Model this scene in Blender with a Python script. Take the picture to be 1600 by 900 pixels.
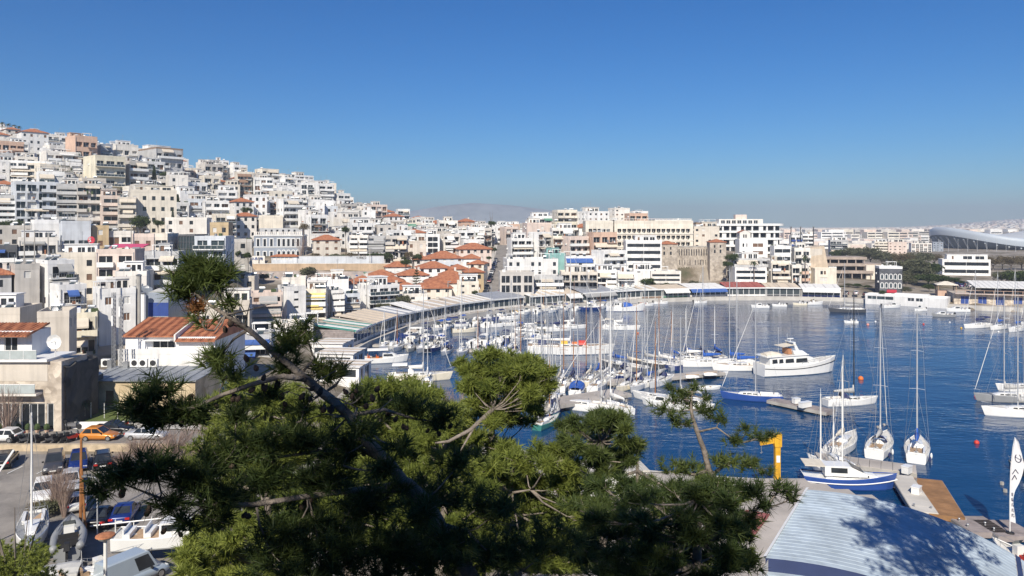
import bpy, math, random
import numpy as np
from math import sin, cos, pi, radians, sqrt, atan2, tan
random.seed(7); RNG = np.random.default_rng(11)
S = bpy.context.scene
for o in list(bpy.data.objects): bpy.data.objects.remove(o)
COL = S.collection
# ------------------------------------------------------------- camera, sky, sun, exposure
F, H, HZ = 1150.0, 27.0, 355.0          # focal length in photo pixels, eye height above the water, horizon row
cd = bpy.data.cameras.new('camera'); cam = bpy.data.objects.new('camera', cd); COL.objects.link(cam)
cam.location = (0, 0, H); cam.rotation_euler = (pi/2, 0, 0)
cd.sensor_width = 36; cd.lens = 36*F/1600; cd.shift_y = -(450-HZ)/1600
cd.clip_start = .1; cd.clip_end = 60000
S.camera = cam
SUN_EL, SUN_LEFT = radians(38), radians(12)     # elevation; how far left of straight behind the camera
sdir = (-sin(SUN_LEFT)*cos(SUN_EL), -cos(SUN_LEFT)*cos(SUN_EL), sin(SUN_EL))
W = bpy.data.worlds.new('World'); S.world = W; W.use_nodes = True
nt = W.node_tree; bg = nt.nodes['Background']
sky = nt.nodes.new('ShaderNodeTexSky'); sky.sky_type = 'NISHITA'; sky.sun_disc = False
sky.sun_elevation = SUN_EL; sky.sun_rotation = pi + SUN_LEFT
sky.altitude = 0; sky.air_density = 1.0; sky.dust_density = 0.1; sky.ozone_density = 5.0
hs = nt.nodes.new('ShaderNodeHueSaturation'); hs.inputs['Saturation'].default_value = 1.3; nt.links.new(sky.outputs[0], hs.inputs['Color'])
tn = nt.nodes.new('ShaderNodeVectorMath'); tn.operation = 'MULTIPLY'; tn.inputs[1].default_value = (.42, .69, .89)     # the deep blue of this camera's sky, evenly over the whole dome
nt.links.new(hs.outputs[0], tn.inputs[0]); nt.links.new(tn.outputs[0], bg.inputs[0]); bg.inputs[1].default_value = 0.085
sl = bpy.data.lights.new('sun', 'SUN'); sl.energy = 5.0; sl.angle = radians(.5); sl.color = (1, .92, .79)
so = bpy.data.objects.new('sun', sl); COL.objects.link(so)
from mathutils import Vector
so.rotation_euler = Vector(sdir).to_track_quat('Z', 'Y').to_euler(); so.location = (-60, -60, 90)
S.view_settings.view_transform = 'Standard'; S.view_settings.look = 'None'
S.view_settings.exposure = 0.36; S.view_settings.gamma = 1; S.view_settings.use_curve_mapping = False
try:
 S.cycles.volume_bounces = 1; S.cycles.max_bounces = 6; S.cycles.transparent_max_bounces = 8
except Exception: pass
def P(px, py, Y): return ((px-800)/F*Y, Y, H-(py-HZ)/F*Y)
def PX(p): return 800+F*p[0]/max(p[1], .1)
def PY(p): return HZ-F*(p[2]-H)/max(p[1], .1)
def WY(py, z=0): return (H-z)*F/(py-HZ)          # distance of a point of the level z seen at row py
# ------------------------------------------------------------- materials
MATS = {}
def nodes(name):
 m = bpy.data.materials.new(name); m.use_nodes = True; t = m.node_tree
 return m, t, t.nodes['Principled BSDF']
def mat(name, col, rough=.7, amt=.12, scale=1.5, metal=0, streak=0, bump=0, bscale=20, rnd=0, spec=None, coat=0):
 if name in MATS: return MATS[name]
 m, t, b = nodes(name); N = t.nodes.new; L = t.links.new
 b.inputs['Roughness'].default_value = rough; b.inputs['Metallic'].default_value = metal
 if spec is not None: b.inputs['Specular IOR Level'].default_value = spec
 if coat: b.inputs['Coat Weight'].default_value = coat
 tc = N('ShaderNodeTexCoord')
 no = N('ShaderNodeTexNoise'); no.inputs['Scale'].default_value = scale; no.inputs['Detail'].default_value = 5
 L(tc.outputs['Object'], no.inputs['Vector'])
 mp = N('ShaderNodeMapRange'); mp.inputs[1].default_value = .3; mp.inputs[2].default_value = .7
 mp.inputs[3].default_value = 1-amt; mp.inputs[4].default_value = 1+amt*.5
 L(no.outputs[0], mp.inputs[0])
 fac = mp.outputs[0]
 def mul(a, bb):
  n = N('ShaderNodeMath'); n.operation = 'MULTIPLY'; L(a, n.inputs[0])
  if isinstance(bb, (int, float)): n.inputs[1].default_value = bb
  else: L(bb, n.inputs[1])
  return n.outputs[0]
 if streak:
  ma = N('ShaderNodeMapping'); ma.inputs['Scale'].default_value = (1.6, 1.6, .12); L(tc.outputs['Object'], ma.inputs[0])
  n2 = N('ShaderNodeTexNoise'); n2.inputs['Scale'].default_value = 1.0; n2.inputs['Detail'].default_value = 4
  L(ma.outputs[0], n2.inputs['Vector'])
  m2 = N('ShaderNodeMapRange'); m2.inputs[1].default_value = .45; m2.inputs[2].default_value = .75
  m2.inputs[3].default_value = 1; m2.inputs[4].default_value = 1-streak
  L(n2.outputs[0], m2.inputs[0]); fac = mul(fac, m2.outputs[0])
 if rnd:
  oi = N('ShaderNodeObjectInfo'); m3 = N('ShaderNodeMapRange'); m3.inputs[3].default_value = 1-rnd; m3.inputs[4].default_value = 1+rnd*.35
  L(oi.outputs['Random'], m3.inputs[0]); fac = mul(fac, m3.outputs[0])
 mx = N('ShaderNodeVectorMath'); mx.operation = 'SCALE'; mx.inputs[0].default_value = col[:3]
 L(fac, mx.inputs['Scale']); L(mx.outputs[0], b.inputs['Base Color'])
 if bump:
  nb = N('ShaderNodeTexNoise'); nb.inputs['Scale'].default_value = bscale; nb.inputs['Detail'].default_value = 4
  L(tc.outputs['Object'], nb.inputs['Vector'])
  bp = N('ShaderNodeBump'); bp.inputs['Strength'].default_value = bump; bp.inputs['Distance'].default_value = .05
  L(nb.outputs[0], bp.inputs['Height']); L(bp.outputs[0], b.inputs['Normal'])
 MATS[name] = m; return m
WALLS = dict(white=(.84, .83, .81), offwhite=(.79, .75, .69), cream=(.75, .69, .59), beige=(.66, .60, .52), taupe=(.55, .52, .48),
    grey=(.50, .50, .50), pink=(.70, .58, .51), salmon=(.64, .44, .33), ochre=(.56, .43, .26), paleblue=(.62, .65, .69),
    yellow=(.77, .71, .56), brown=(.30, .21, .15), slate=(.105, .11, .12), blue=(.03, .07, .28), teal=(.25, .45, .43), greyblue=(.30, .34, .40))
for k, c in WALLS.items(): mat('wall_'+k, c, .85, .16, .3, streak=.19, bump=.15, bscale=6, rnd=.12)
def wm(k): return MATS['wall_'+k]
GLASS = mat('window_glass', (.035, .042, .05), .08, .5, .6, rnd=.3)
GLASS2 = mat('tinted_glass', (.05, .07, .08), .06, .3, .5)
SHUT = mat('shutter_pale', (.62, .61, .58), .6, .1, 3)
SHUTB = mat('shutter_brown', (.16, .09, .055), .6, .2, 3)
FRAME = mat('white_paint', (.78, .78, .76), .45, .06, 2)
CONC = mat('concrete', (.40, .38, .35), .9, .25, .6, streak=.15, bump=.3, bscale=8)
PALECONC = mat('pale_concrete', (.55, .52, .47), .9, .2, .4, bump=.2, bscale=8)
ROOFM = mat('roof_screed', (.46, .43, .40), .95, .3, .5, rnd=.2)
AWN = {'beige': mat('awning_beige', (.62, .55, .45), .85, .12, 1), 'white': mat('awning_white', (.76, .75, .72), .85, .08, 1),
  'grey': mat('awning_grey', (.35, .35, .34), .85, .12, 1), 'green': mat('awning_green', (.10, .25, .17), .85, .15, 1),
  'blue': mat('awning_blue', (.05, .12, .36), .8, .15, 1), 'red': mat('awning_red', (.50, .035, .06), .8, .15, 1),
  'yellow': mat('awning_yellow', (.72, .58, .22), .85, .1, 1), 'brown': mat('awning_brown', (.25, .16, .11), .85, .1, 1)}
STEEL = mat('grey_steel', (.36, .37, .38), .4, .12, 2, metal=.6)
ALU = mat('mast_aluminium', (.62, .63, .64), .35, .08, 2, metal=.35)
DARK = mat('black_rubber', (.02, .02, .022), .6, .2, 4)
WOOD = mat('varnished_wood', (.34, .15, .055), .4, .3, 3, streak=.2)
TEAK = mat('weathered_plank', (.36, .25, .17), .8, .3, 1.2, bump=.3)
GREYPLANK = mat('grey_plank', (.30, .26, .25), .85, .3, 1.2, bump=.3)
def tile_mat():
 m, t, b = nodes('terracotta_tiles'); N = t.nodes.new; L = t.links.new
 tc = N('ShaderNodeTexCoord'); w = N('ShaderNodeTexWave'); w.bands_direction = 'X'; w.inputs['Scale'].default_value = 1.3; w.inputs['Distortion'].default_value = .3
 L(tc.outputs['Object'], w.inputs[0]); n = N('ShaderNodeTexNoise'); n.inputs['Scale'].default_value = 1.1; n.inputs['Detail'].default_value = 6
 L(tc.outputs['Object'], n.inputs['Vector'])
 r = N('ShaderNodeValToRGB'); r.color_ramp.elements[0].color = (.33, .11, .055, 1); r.color_ramp.elements[1].color = (.56, .23, .11, 1)
 r.color_ramp.elements[0].position = .3; r.color_ramp.elements[1].position = .7
 L(n.outputs[0], r.inputs[0]); L(r.outputs[0], b.inputs['Base Color']); b.inputs['Roughness'].default_value = .85
 bp = N('ShaderNodeBump'); bp.inputs['Strength'].default_value = .8; bp.inputs['Distance'].default_value = .1
 L(w.outputs[1], bp.inputs['Height']); L(bp.outputs[0], b.inputs['Normal'])
 MATS['tiles'] = m; return m
TILES = tile_mat()
def stone_mat(name, c1, c2, scale):
 m, t, b = nodes(name); N = t.nodes.new; L = t.links.new
 tc = N('ShaderNodeTexCoord'); v = N('ShaderNodeTexVoronoi'); v.inputs['Scale'].default_value = scale
 L(tc.outputs['Object'], v.inputs['Vector']); n = N('ShaderNodeTexNoise'); n.inputs['Scale'].default_value = .5; n.inputs['Detail'].default_value = 7
 L(tc.outputs['Object'], n.inputs['Vector'])
 ad = N('ShaderNodeMath'); ad.operation = 'MULTIPLY_ADD'; L(v.outputs['Color'], ad.inputs[0]); ad.inputs[1].default_value = .45
 L(n.outputs[0], ad.inputs[2])
 r = N('ShaderNodeValToRGB'); r.color_ramp.elements[0].color = (*c1, 1); r.color_ramp.elements[1].color = (*c2, 1)
 r.color_ramp.elements[0].position = .42; r.color_ramp.elements[1].position = .95
 L(ad.outputs[0], r.inputs[0]); L(r.outputs[0], b.inputs['Base Color']); b.inputs['Roughness'].default_value = .95
 bp = N('ShaderNodeBump'); bp.inputs['Strength'].default_value = .7; bp.inputs['Distance'].default_value = .12
 L(v.outputs['Distance'], bp.inputs['Height']); L(bp.outputs[0], b.inputs['Normal'])
 MATS[name] = m; return m
STONE = stone_mat('rubble_stone', (.25, .215, .18), (.50, .44, .37), 1.1)
PALESTONE = stone_mat('pale_rubble_stone', (.30, .25, .20), (.66, .58, .48), 1.6)
YSTONE = stone_mat('old_yellow_masonry', (.34, .26, .16), (.66, .54, .36), .8)
DSTONE = stone_mat('dark_ashlar', (.055, .06, .07), (.13, .135, .15), .9)
# ------------------------------------------------------------- mesh helpers
class MB:
 def __init__(s): s.v = []; s.f = []; s.m = []
 def quad(s, a, b, c, d, m=0):
  i = len(s.v); s.v += [a, b, c, d]; s.f.append((i, i+1, i+2, i+3)); s.m.append(m)
 def tri(s, a, b, c, m=0):
  i = len(s.v); s.v += [a, b, c]; s.f.append((i, i+1, i+2)); s.m.append(m)
 def hexa(s, p, m=0):             # 8 points: bottom ring 0-3 counter-clockwise, top ring 4-7
  i = len(s.v); s.v += list(p)
  for f in ((3, 2, 1, 0), (4, 5, 6, 7), (0, 1, 5, 4), (1, 2, 6, 5), (2, 3, 7, 6), (3, 0, 4, 7)):
   s.f.append(tuple(i+k for k in f)); s.m.append(m)
 def box(s, x0, x1, y0, y1, z0, z1, m=0):
  s.hexa([(x0, y0, z0), (x1, y0, z0), (x1, y1, z0), (x0, y1, z0), (x0, y0, z1), (x1, y0, z1), (x1, y1, z1), (x0, y1, z1)], m)
 def beam(s, a, b, w, h=None, m=0):   # square bar from a to b
  h = h or w; A = Vector(a); B = Vector(b); d = (B-A).normalized()
  u = d.cross(Vector((0, 0, 1)));
  if u.length < .01: u = Vector((1, 0, 0))
  u.normalize(); n = u.cross(d)
  q = [(-1, -1), (1, -1), (1, 1), (-1, 1)]
  s.hexa([tuple(A+u*(i*w/2)+n*(j*h/2)) for i, j in q]+[tuple(B+u*(i*w/2)+n*(j*h/2)) for i, j in q], m)
 def tube(s, pts, rad, n=5, m=0, cap=True):
  pts = [Vector(p) for p in pts]; k = len(pts)
  if not isinstance(rad, (list, tuple)): rad = [rad]*k
  i0 = len(s.v); u = None
  for j, p in enumerate(pts):
   d = (pts[min(j+1, k-1)]-pts[max(j-1, 0)]).normalized()
   if u is None:
    u = d.cross(Vector((0, 0, 1)))
    if u.length < .05: u = d.cross(Vector((1, 0, 0)))
   u = (u-d*u.dot(d)).normalized(); w = d.cross(u)
   for q in range(n):
    a = 2*pi*q/n; s.v.append(tuple(p+(u*cos(a)+w*sin(a))*rad[j]))
  for j in range(k-1):
   for q in range(n):
    a = i0+j*n+q; b = i0+j*n+(q+1) % n
    s.f.append((a, b, b+n, a+n)); s.m.append(m)
  if cap and n > 2:
   s.f.append(tuple(i0+q for q in reversed(range(n)))); s.m.append(m)
   s.f.append(tuple(i0+(k-1)*n+q for q in range(n))); s.m.append(m)
 def lathe(s, prof, n=10, m=0, c=(0, 0, 0)):     # prof: (r, z) bottom to top
  i0 = len(s.v)
  for r, z in prof:
   for q in range(n):
    a = 2*pi*q/n; s.v.append((c[0]+r*cos(a), c[1]+r*sin(a), c[2]+z))
  for j in range(len(prof)-1):
   for q in range(n):
    a = i0+j*n+q; b = i0+j*n+(q+1) % n
    s.f.append((a, b, b+n, a+n)); s.m.append(m)
  s.f.append(tuple(i0+q for q in reversed(range(n)))); s.m.append(m)
  s.f.append(tuple(i0+(len(prof)-1)*n+q for q in range(n))); s.m.append(m)
 def ell(s, c, r, n=8, k=6, m=0):
  s.lathe([(max(.001, r[0]*sin(pi*j/k)), -r[2]*cos(pi*j/k)) for j in range(k+1)], n, m, c)
 def prism(s, poly, z0, z1, m=0):
  i = len(s.v); n = len(poly)
  s.v += [(x, y, z0) for x, y in poly]+[(x, y, z1) for x, y in poly]
  s.f.append(tuple(i+q for q in reversed(range(n)))); s.m.append(m)
  s.f.append(tuple(i+n+q for q in range(n))); s.m.append(m)
  for q in range(n):
   a = i+q; b = i+(q+1) % n; s.f.append((a, b, b+n, a+n)); s.m.append(m)
 def loft(s, secs, m=0, closed=False, cap0=False, cap1=False):
  i0 = len(s.v); n = len(secs[0])
  for q in secs: s.v += list(q)
  for j in range(len(secs)-1):
   for q in range(n if closed else n-1):
    a = i0+j*n+q; b = i0+j*n+(q+1) % n
    s.f.append((a, b, b+n, a+n)); s.m.append(m)
  if cap0: s.f.append(tuple(i0+q for q in reversed(range(n)))); s.m.append(m)
  if cap1: s.f.append(tuple(i0+(len(secs)-1)*n+q for q in range(n))); s.m.append(m)
 def mesh(s, name, mats, smooth=False):
  me = bpy.data.meshes.new(name); me.from_pydata(s.v, [], s.f)
  for q in (mats if isinstance(mats, (list, tuple)) else [mats]): me.materials.append(q)
  if any(s.m): me.polygons.foreach_set('material_index', s.m)
  if smooth: me.polygons.foreach_set('use_smooth', [True]*len(s.f))
  me.update(); return me
 def obj(s, name, mats, parent=None, loc=None, rz=0, smooth=False):
  if not s.f: return None
  return link(name, s.mesh(name, mats, smooth), parent, loc, rz)
def link(name, data, parent=None, loc=None, rz=0):
 o = bpy.data.objects.new(name, data); COL.objects.link(o)
 if parent is not None: o.parent = parent
 if loc is not None: o.location = loc
 if rz: o.rotation_euler = (0, 0, rz)
 return o
def tag(o, label=None, cat=None, group=None, kind=None):
 if label: o['label'] = label
 if cat: o['category'] = cat
 if group: o['group'] = group
 if kind: o['kind'] = kind
 return o
def thing(name, label, cat, loc, rz=0, group=None):
 o = link(name, None, None, loc, rz); o.empty_display_size = .2
 return tag(o, label, cat, group)
def stuff(o):
 if o is not None: o['kind'] = 'stuff'
 return o
def copy_tree(o, parent=None):
 c = o.copy(); COL.objects.link(c)
 if parent is not None: c.parent = parent
 for ch in o.children: copy_tree(ch, c)
 return c
# ------------------------------------------------------------- the land: heights by bearing (photo column) and distance
HB = [(60, 30), (40, 38), (38.5, 58), (36, 66), (30, 74), (22, 75.5), (5, 80), (-8, 96), (-20, 114), (-29, 135), (-33, 152), (-32, 165), (-27, 190),
  (-15, 214), (-6, 226), (4, 236), (20, 246), (45, 262), (75, 271), (100, 272), (120, 267), (135, 252), (152, 238), (175, 228), (200, 222), (300, 215), (300, 30)]
COLS = [
 (-400, [(70, 3), (100, 3.5), (130, 5), (160, 8), (200, 13), (240, 22), (280, 34), (330, 48), (380, 62), (430, 75), (480, 82), (560, 80), (760, 50)]),
 (0,    [(70, 2.6), (100, 3.5), (130, 5), (160, 8), (200, 13), (240, 22), (280, 33), (330, 47), (380, 61), (430, 73), (480, 79), (560, 76), (760, 40)]),
 (200,  [(70, 2.6), (100, 3.2), (130, 4.5), (170, 8), (186, 12), (200, 13), (240, 19), (280, 28), (330, 39), (380, 50), (430, 60), (480, 66), (560, 60), (760, 25)]),
 (370,  [(70, 2.4), (100, 2.6), (150, 4.5), (172, 9), (186, 13.4), (230, 14), (275, 15), (330, 27), (380, 38), (430, 49), (470, 56), (520, 52), (760, 20)]),
 (402,  [(70, 2.4), (100, 2.5), (150, 3.5), (190, 5.5), (230, 7), (262, 8.2), (272, 9), (278, 14.5), (330, 24), (380, 34), (430, 44), (470, 52), (520, 50), (760, 20)]),
 (490,  [(70, 2), (150, 2.5), (190, 4), (230, 6.5), (262, 8), (272, 9), (278, 14.5), (330, 21), (380, 30), (430, 40), (480, 48), (530, 45), (760, 15)]),
 (560,  [(70, 2), (150, 2), (200, 3), (230, 5), (262, 7.8), (272, 8.5), (278, 14), (330, 17), (380, 21), (430, 26), (490, 29), (560, 26), (760, 12)]),
 (640,  [(70, 2), (190, 2), (210, 2.5), (240, 4), (270, 8), (300, 12), (350, 15), (400, 18), (450, 21), (500, 24), (600, 20), (760, 10)]),
 (700,  [(70, 2), (215, 2), (240, 3), (270, 6), (300, 9.5), (350, 13), (400, 16), (450, 19), (500, 21), (600, 18), (760, 10)]),
 (780,  [(70, 2), (237, 2), (260, 3.5), (300, 8), (350, 12), (400, 16), (450, 18), (500, 19), (600, 16), (760, 9)]),
 (900,  [(70, 2), (250, 2), (270, 3), (300, 8), (330, 13), (360, 18), (400, 23), (450, 22), (600, 13), (760, 8)]),
 (1000, [(70, 2), (268, 2), (280, 3), (300, 7), (318, 12), (335, 17), (380, 23), (420, 21), (600, 10), (760, 7)]),
 (1090, [(70, 2), (275, 2), (295, 3.5), (306, 5), (312, 15), (335, 17), (380, 17), (450, 10), (600, 6), (760, 6)]),
 (1200, [(70, 2), (275, 2), (290, 4), (305, 8), (320, 12), (350, 14), (400, 12), (500, 5), (760, 5)]),
 (1300, [(70, 2), (268, 2), (300, 4), (330, 5), (400, 5.5), (760, 6)]),
 (1450, [(70, 2), (245, 2), (300, 3.5), (400, 5), (760, 6)]),
 (2600, [(70, 2), (235, 2), (300, 3.5), (400, 5), (760, 6)])]
CPX = np.array([c[0] for c in COLS], float)
def _near(Y): return np.interp(Y, [-60, -25, -10, 0, 4, 9, 16, 26, 36, 46, 52], [32, 30.5, 27.5, 24.8, 22.5, 18.5, 13.5, 8.2, 4.6, 2.6, 2.1])
def land(X, Y):
 if Y < 70:
  return float(_near(Y)) if Y < 52 else float(np.interp(Y, [52, 70], [2.1, 2.4 if X < -30 else 2.0]))
 px = 800+F*X/Y
 px = min(max(px, -399), 2599)
 i = int(np.searchsorted(CPX, px))-1; i = max(0, min(i, len(COLS)-2))
 t = (px-CPX[i])/(CPX[i+1]-CPX[i]); t = t*t*(3-2*t)*.5+t*.5
 a = np.interp(Y, [q[0] for q in COLS[i][1]], [q[1] for q in COLS[i][1]])
 b = np.interp(Y, [q[0] for q in COLS[i+1][1]], [q[1] for q in COLS[i+1][1]])
 return float(a*(1-t)+b*t)
def inpoly(x, y, poly):
 r = False; j = len(poly)-1
 for i in range(len(poly)):
  xi, yi = poly[i]; xj, yj = poly[j]
  if (yi > y) != (yj > y) and x < (xj-xi)*(y-yi)/(yj-yi)+xi: r = not r
  j = i
 return r
def edgedist(x, y, poly):
 best = 1e9
 for i in range(len(poly)):
  ax, ay = poly[i]; bx, by = poly[(i+1) % len(poly)]
  dx, dy = bx-ax, by-ay; t = max(0, min(1, ((x-ax)*dx+(y-ay)*dy)/(dx*dx+dy*dy)))
  best = min(best, math.hypot(x-ax-t*dx, y-ay-t*dy))
 return best
def gmat(name, ramp, scale, rough=.95, bump=.4, det=8):
 m, t, b = nodes(name); N = t.nodes.new; L = t.links.new
 tc = N('ShaderNodeTexCoord'); n = N('ShaderNodeTexNoise'); n.inputs['Scale'].default_value = scale; n.inputs['Detail'].default_value = det
 n.inputs['Roughness'].default_value = .65
 L(tc.outputs['Object'], n.inputs['Vector']); r = N('ShaderNodeValToRGB'); e = r.color_ramp.elements
 e[0].position, e[0].color = ramp[0][0], (*ramp[0][1], 1); e[1].position, e[1].color = ramp[-1][0], (*ramp[-1][1], 1)
 for p_, c in ramp[1:-1]: q = e.new(p_); q.color = (*c, 1)
 L(n.outputs[0], r.inputs[0]); L(r.outputs[0], b.inputs['Base Color']); b.inputs['Roughness'].default_value = rough
 if bump:
  n2 = N('ShaderNodeTexNoise'); n2.inputs['Scale'].default_value = scale*25; n2.inputs['Detail'].default_value = 4; L(tc.outputs['Object'], n2.inputs['Vector'])
  bp = N('ShaderNodeBump'); bp.inputs['Strength'].default_value = bump; bp.inputs['Distance'].default_value = .15
  L(n2.outputs[0], bp.inputs['Height']); L(bp.outputs[0], b.inputs['Normal'])
 MATS[name] = m; return m
GROUND = gmat('hillside_ground', [(.30, (.055, .065, .03)), (.45, (.16, .13, .09)), (.55, (.30, .26, .21)), (.70, (.40, .36, .31))], .06)
SLOPE = gmat('pine_litter_slope', [(.3, (.05, .06, .025)), (.5, (.15, .11, .07)), (.7, (.27, .22, .16))], .25)
ASPH = gmat('asphalt', [(.3, (.15, .14, .13)), (.5, (.24, .22, .20)), (.7, (.31, .285, .255))], .35, .95, .25)
FLAT = gmat('plain_ground', [(.3, (.08, .085, .05)), (.5, (.17, .14, .11)), (.7, (.30, .27, .24))], .008)
QUAY = mat('quay_concrete', (.44, .40, .36), .9, .3, .25, bump=.25, bscale=5)
gx = np.arange(-520, 641, 5.0); gy = np.concatenate([np.arange(-60, 120, 2.5), np.arange(120, 781, 5.0)])
verts = []; hb_bbox = (-45, 310, 20, 285)
for y in gy:
 for x in gx:
  z = land(x, y)
  if hb_bbox[0] < x < hb_bbox[1] and hb_bbox[2] < y < hb_bbox[3]:
   if inpoly(x, y, HB): z = -4.0
   elif edgedist(x, y, HB) < 7: z = min(z, 1.0)
  elif x >= 300 and 30 < y < 215: z = -4.0
  verts.append((float(x), float(y), z))
nx = len(gx); faces = []; fm = []
for j in range(len(gy)-1):
 for i in range(nx-1):
  a = j*nx+i; faces.append((a, a+1, a+1+nx, a+nx)); fm.append(1 if gy[j] < 52 else 0)
me = bpy.data.meshes.new('ground'); me.from_pydata(verts, [], faces); me.materials.append(GROUND); me.materials.append(SLOPE)
me.polygons.foreach_set('material_index', fm); me.polygons.foreach_set('use_smooth', [True]*len(faces)); me.update()
tag(link('ground', me), kind='structure')
b = MB()      # the plain from the hill to the horizon, round the near grid
for x0, x1, y0, y1 in ((-5700, 5700, 780, 5700), (-5700, -520, -400, 780), (640, 5700, 215, 780), (-520, 640, -400, -60)):
 z = 4.0 if y0 >= 0 else (3.0 if x1 <= -520 else 31)
 b.quad((x0, y0, z), (x1, y0, z), (x1, y1, z), (x0, y1, z))
tag(b.obj('plain', FLAT), kind='structure')
def water_mat():
 m, t, b = nodes('harbour_water'); N = t.nodes.new; L = t.links.new
 b.inputs['Base Color'].default_value = (.003, .040, .115, 1); b.inputs['Roughness'].default_value = .06; b.inputs['IOR'].default_value = 1.33
 tc = N('ShaderNodeTexCoord'); ma = N('ShaderNodeMapping'); ma.inputs['Scale'].default_value = (.5, 1.0, 1); ma.inputs['Rotation'].default_value = (0, 0, .35)
 L(tc.outputs['Object'], ma.inputs[0])
 n1 = N('ShaderNodeTexNoise'); n1.inputs['Scale'].default_value = 1.1; n1.inputs['Detail'].default_value = 3; L(ma.outputs[0], n1.inputs['Vector'])
 n2 = N('ShaderNodeTexNoise'); n2.inputs['Scale'].default_value = .22; n2.inputs['Detail'].default_value = 2; L(ma.outputs[0], n2.inputs['Vector'])
 n3 = N('ShaderNodeTexNoise'); n3.inputs['Scale'].default_value = .045; n3.inputs['Detail'].default_value = 2; L(tc.outputs['Object'], n3.inputs['Vector'])
 ad = N('ShaderNodeMath'); ad.operation = 'MULTIPLY_ADD'; L(n2.outputs[0], ad.inputs[0]); ad.inputs[1].default_value = 2.2; L(n1.outputs[0], ad.inputs[2])
 mr = N('ShaderNodeMapRange'); mr.inputs[1].default_value = .4; mr.inputs[2].default_value = .6; mr.inputs[3].default_value = .3; mr.inputs[4].default_value = .75
 L(n3.outputs[0], mr.inputs[0])
 bp = N('ShaderNodeBump'); bp.inputs['Distance'].default_value = .16; L(mr.outputs[0], bp.inputs['Strength'])
 L(ad.outputs[0], bp.inputs['Height']); L(bp.outputs[0], b.inputs['Normal'])
 return m
b = MB(); b.quad((-60, 20, 0), (5700, 20, 0), (5700, 290, 0), (-60, 290, 0))
tag(b.obj('water', water_mat()), kind='structure')
def offset(poly, d):
 out = []; n = len(poly)
 for i in range(n):
  p0, p1, p2 = poly[i-1], poly[i], poly[(i+1) % n]
  def nrm(a, c):
   dx, dy = c[0]-a[0], c[1]-a[1]; l = math.hypot(dx, dy); return (dy/l, -dx/l)
  n1, n2 = nrm(p0, p1), nrm(p1, p2); mx, my = n1[0]+n2[0], n1[1]+n2[1]; k = 2/(mx*mx+my*my+1e-6)
  out.append((p1[0]-mx*d*k/1, p1[1]-my*d*k/1))
 return out
Q0 = HB[:-2]; inner = HB
out9 = offset(HB, 9.5); out04 = offset(HB, .5)
if inpoly(*out9[12], HB): out9 = offset(HB, -9.5); out04 = offset(HB, -.5)
b = MB()
for i in range(1, len(HB)-3):
 a, c = HB[i], HB[i+1]; a4, c4 = out04[i], out04[i+1]; a9, c9 = out9[i], out9[i+1]
 b.quad((*a, -3), (*c, -3), (*c, 1.42), (*a, 1.42), 1)
 b.quad((*a, 1.42), (*c, 1.42), (*c4, 1.42), (*a4, 1.42), 1)
 b.quad((*a4, 1.36), (*c4, 1.36), (*c9, 1.36), (*a9, 1.36), 0)
 b.quad((*c9, 1.36), (*a9, 1.36), (*a9, 0), (*c9, 0), 1)
tag(b.obj('quay', [QUAY, PALECONC]), kind='structure')
def sheet(name, pts, z, m, kind='structure'):
 b = MB(); i = len(b.v); b.v = [(x, y, z) for x, y in pts]; b.f = [tuple(range(len(pts)))]; b.m = [0]
 return tag(b.obj(name, m), kind=kind)
b = MB(); n = 90
ridge = np.interp(np.linspace(500, 1100, n), [500, 560, 640, 690, 740, 800, 850, 900, 1000, 1100, 1200, 1300], [344, 338, 330, 322, 317, 321, 327, 333, 339, 346, 352, 362])
secs = []
for k, (D, s) in enumerate(((3900, .0), (4100, .45), (4350, .8), (4600, 1.0), (5000, .3))):
 row = []
 for i in range(n):
  px = 500+600*i/(n-1); zt = H+(HZ-ridge[i])/F*4600
  z = 2+max(0, zt-2)*s*(1+.10*sin(i*.9+k*2)*(s < .95)+.05*sin(i*2.3+k)*(s < .95))
  row.append(((px-800)/F*4600, D, z))
 secs.append(row)
b.loft(secs); tag(b.obj('mountain', gmat('haze_tinted_mountain', [(.35, (.20, .24, .25)), (.65, (.36, .40, .42))], .004, bump=0), smooth=True), kind='structure')  # distance haze is painted into the mountain's pale blue-grey colour
def farhill(px, Y): return 4+max(0, min(1, (Y-2200)/2600))*np.interp(px, [1180, 1300, 1420, 1500, 1560, 1620, 1800], [0, 1, 6, 26, 50, 62, 70])
b = MB(); secs = []
for Y in (1200, 2200, 2900, 3600, 4300, 4900, 5600):
 secs.append([((px-800)/F*Y, Y, farhill(px, min(Y, 4900))-(.5 if Y < 2300 else 0)+.6) for px in range(1100, 2000, 25)])
b.loft(secs); tag(b.obj('hills', FLAT), kind='structure')
b = MB(); r = random.Random(5)
for k in range(13000):
 Y = 700+4300*r.random()**.8; px = r.uniform(1120, 1660)
 if Y < 1000 and 1430 < px: continue
 X = (px-800)/F*Y; z = farhill(px, Y); w = r.uniform(8, 20); d = r.uniform(9, 16); h = r.choice((7, 9, 12, 14, 17, 20)) if Y > 900 else r.uniform(5, 10)
 mi = r.choice((0, 0, 1, 1, 2, 3, 3, 4))
 b.box(X-w/2, X+w/2, Y, Y+d, z-1, z+h, mi)
 for fl in range(int(h/3.4)):           # window bands of each storey, proud of the wall
  b.box(X-w*.42, X+w*.42, Y-.12, Y, z+fl*3.4+1, z+fl*3.4+2.4, 5) if Y < 2200 else None
tag(b.obj('far_city', [wm('white'), wm('offwhite'), wm('cream'), wm('pink'), wm('taupe'), GLASS]), 'pale far city of countless small blocks reaching to the horizon', 'city', kind='stuff')
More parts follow.
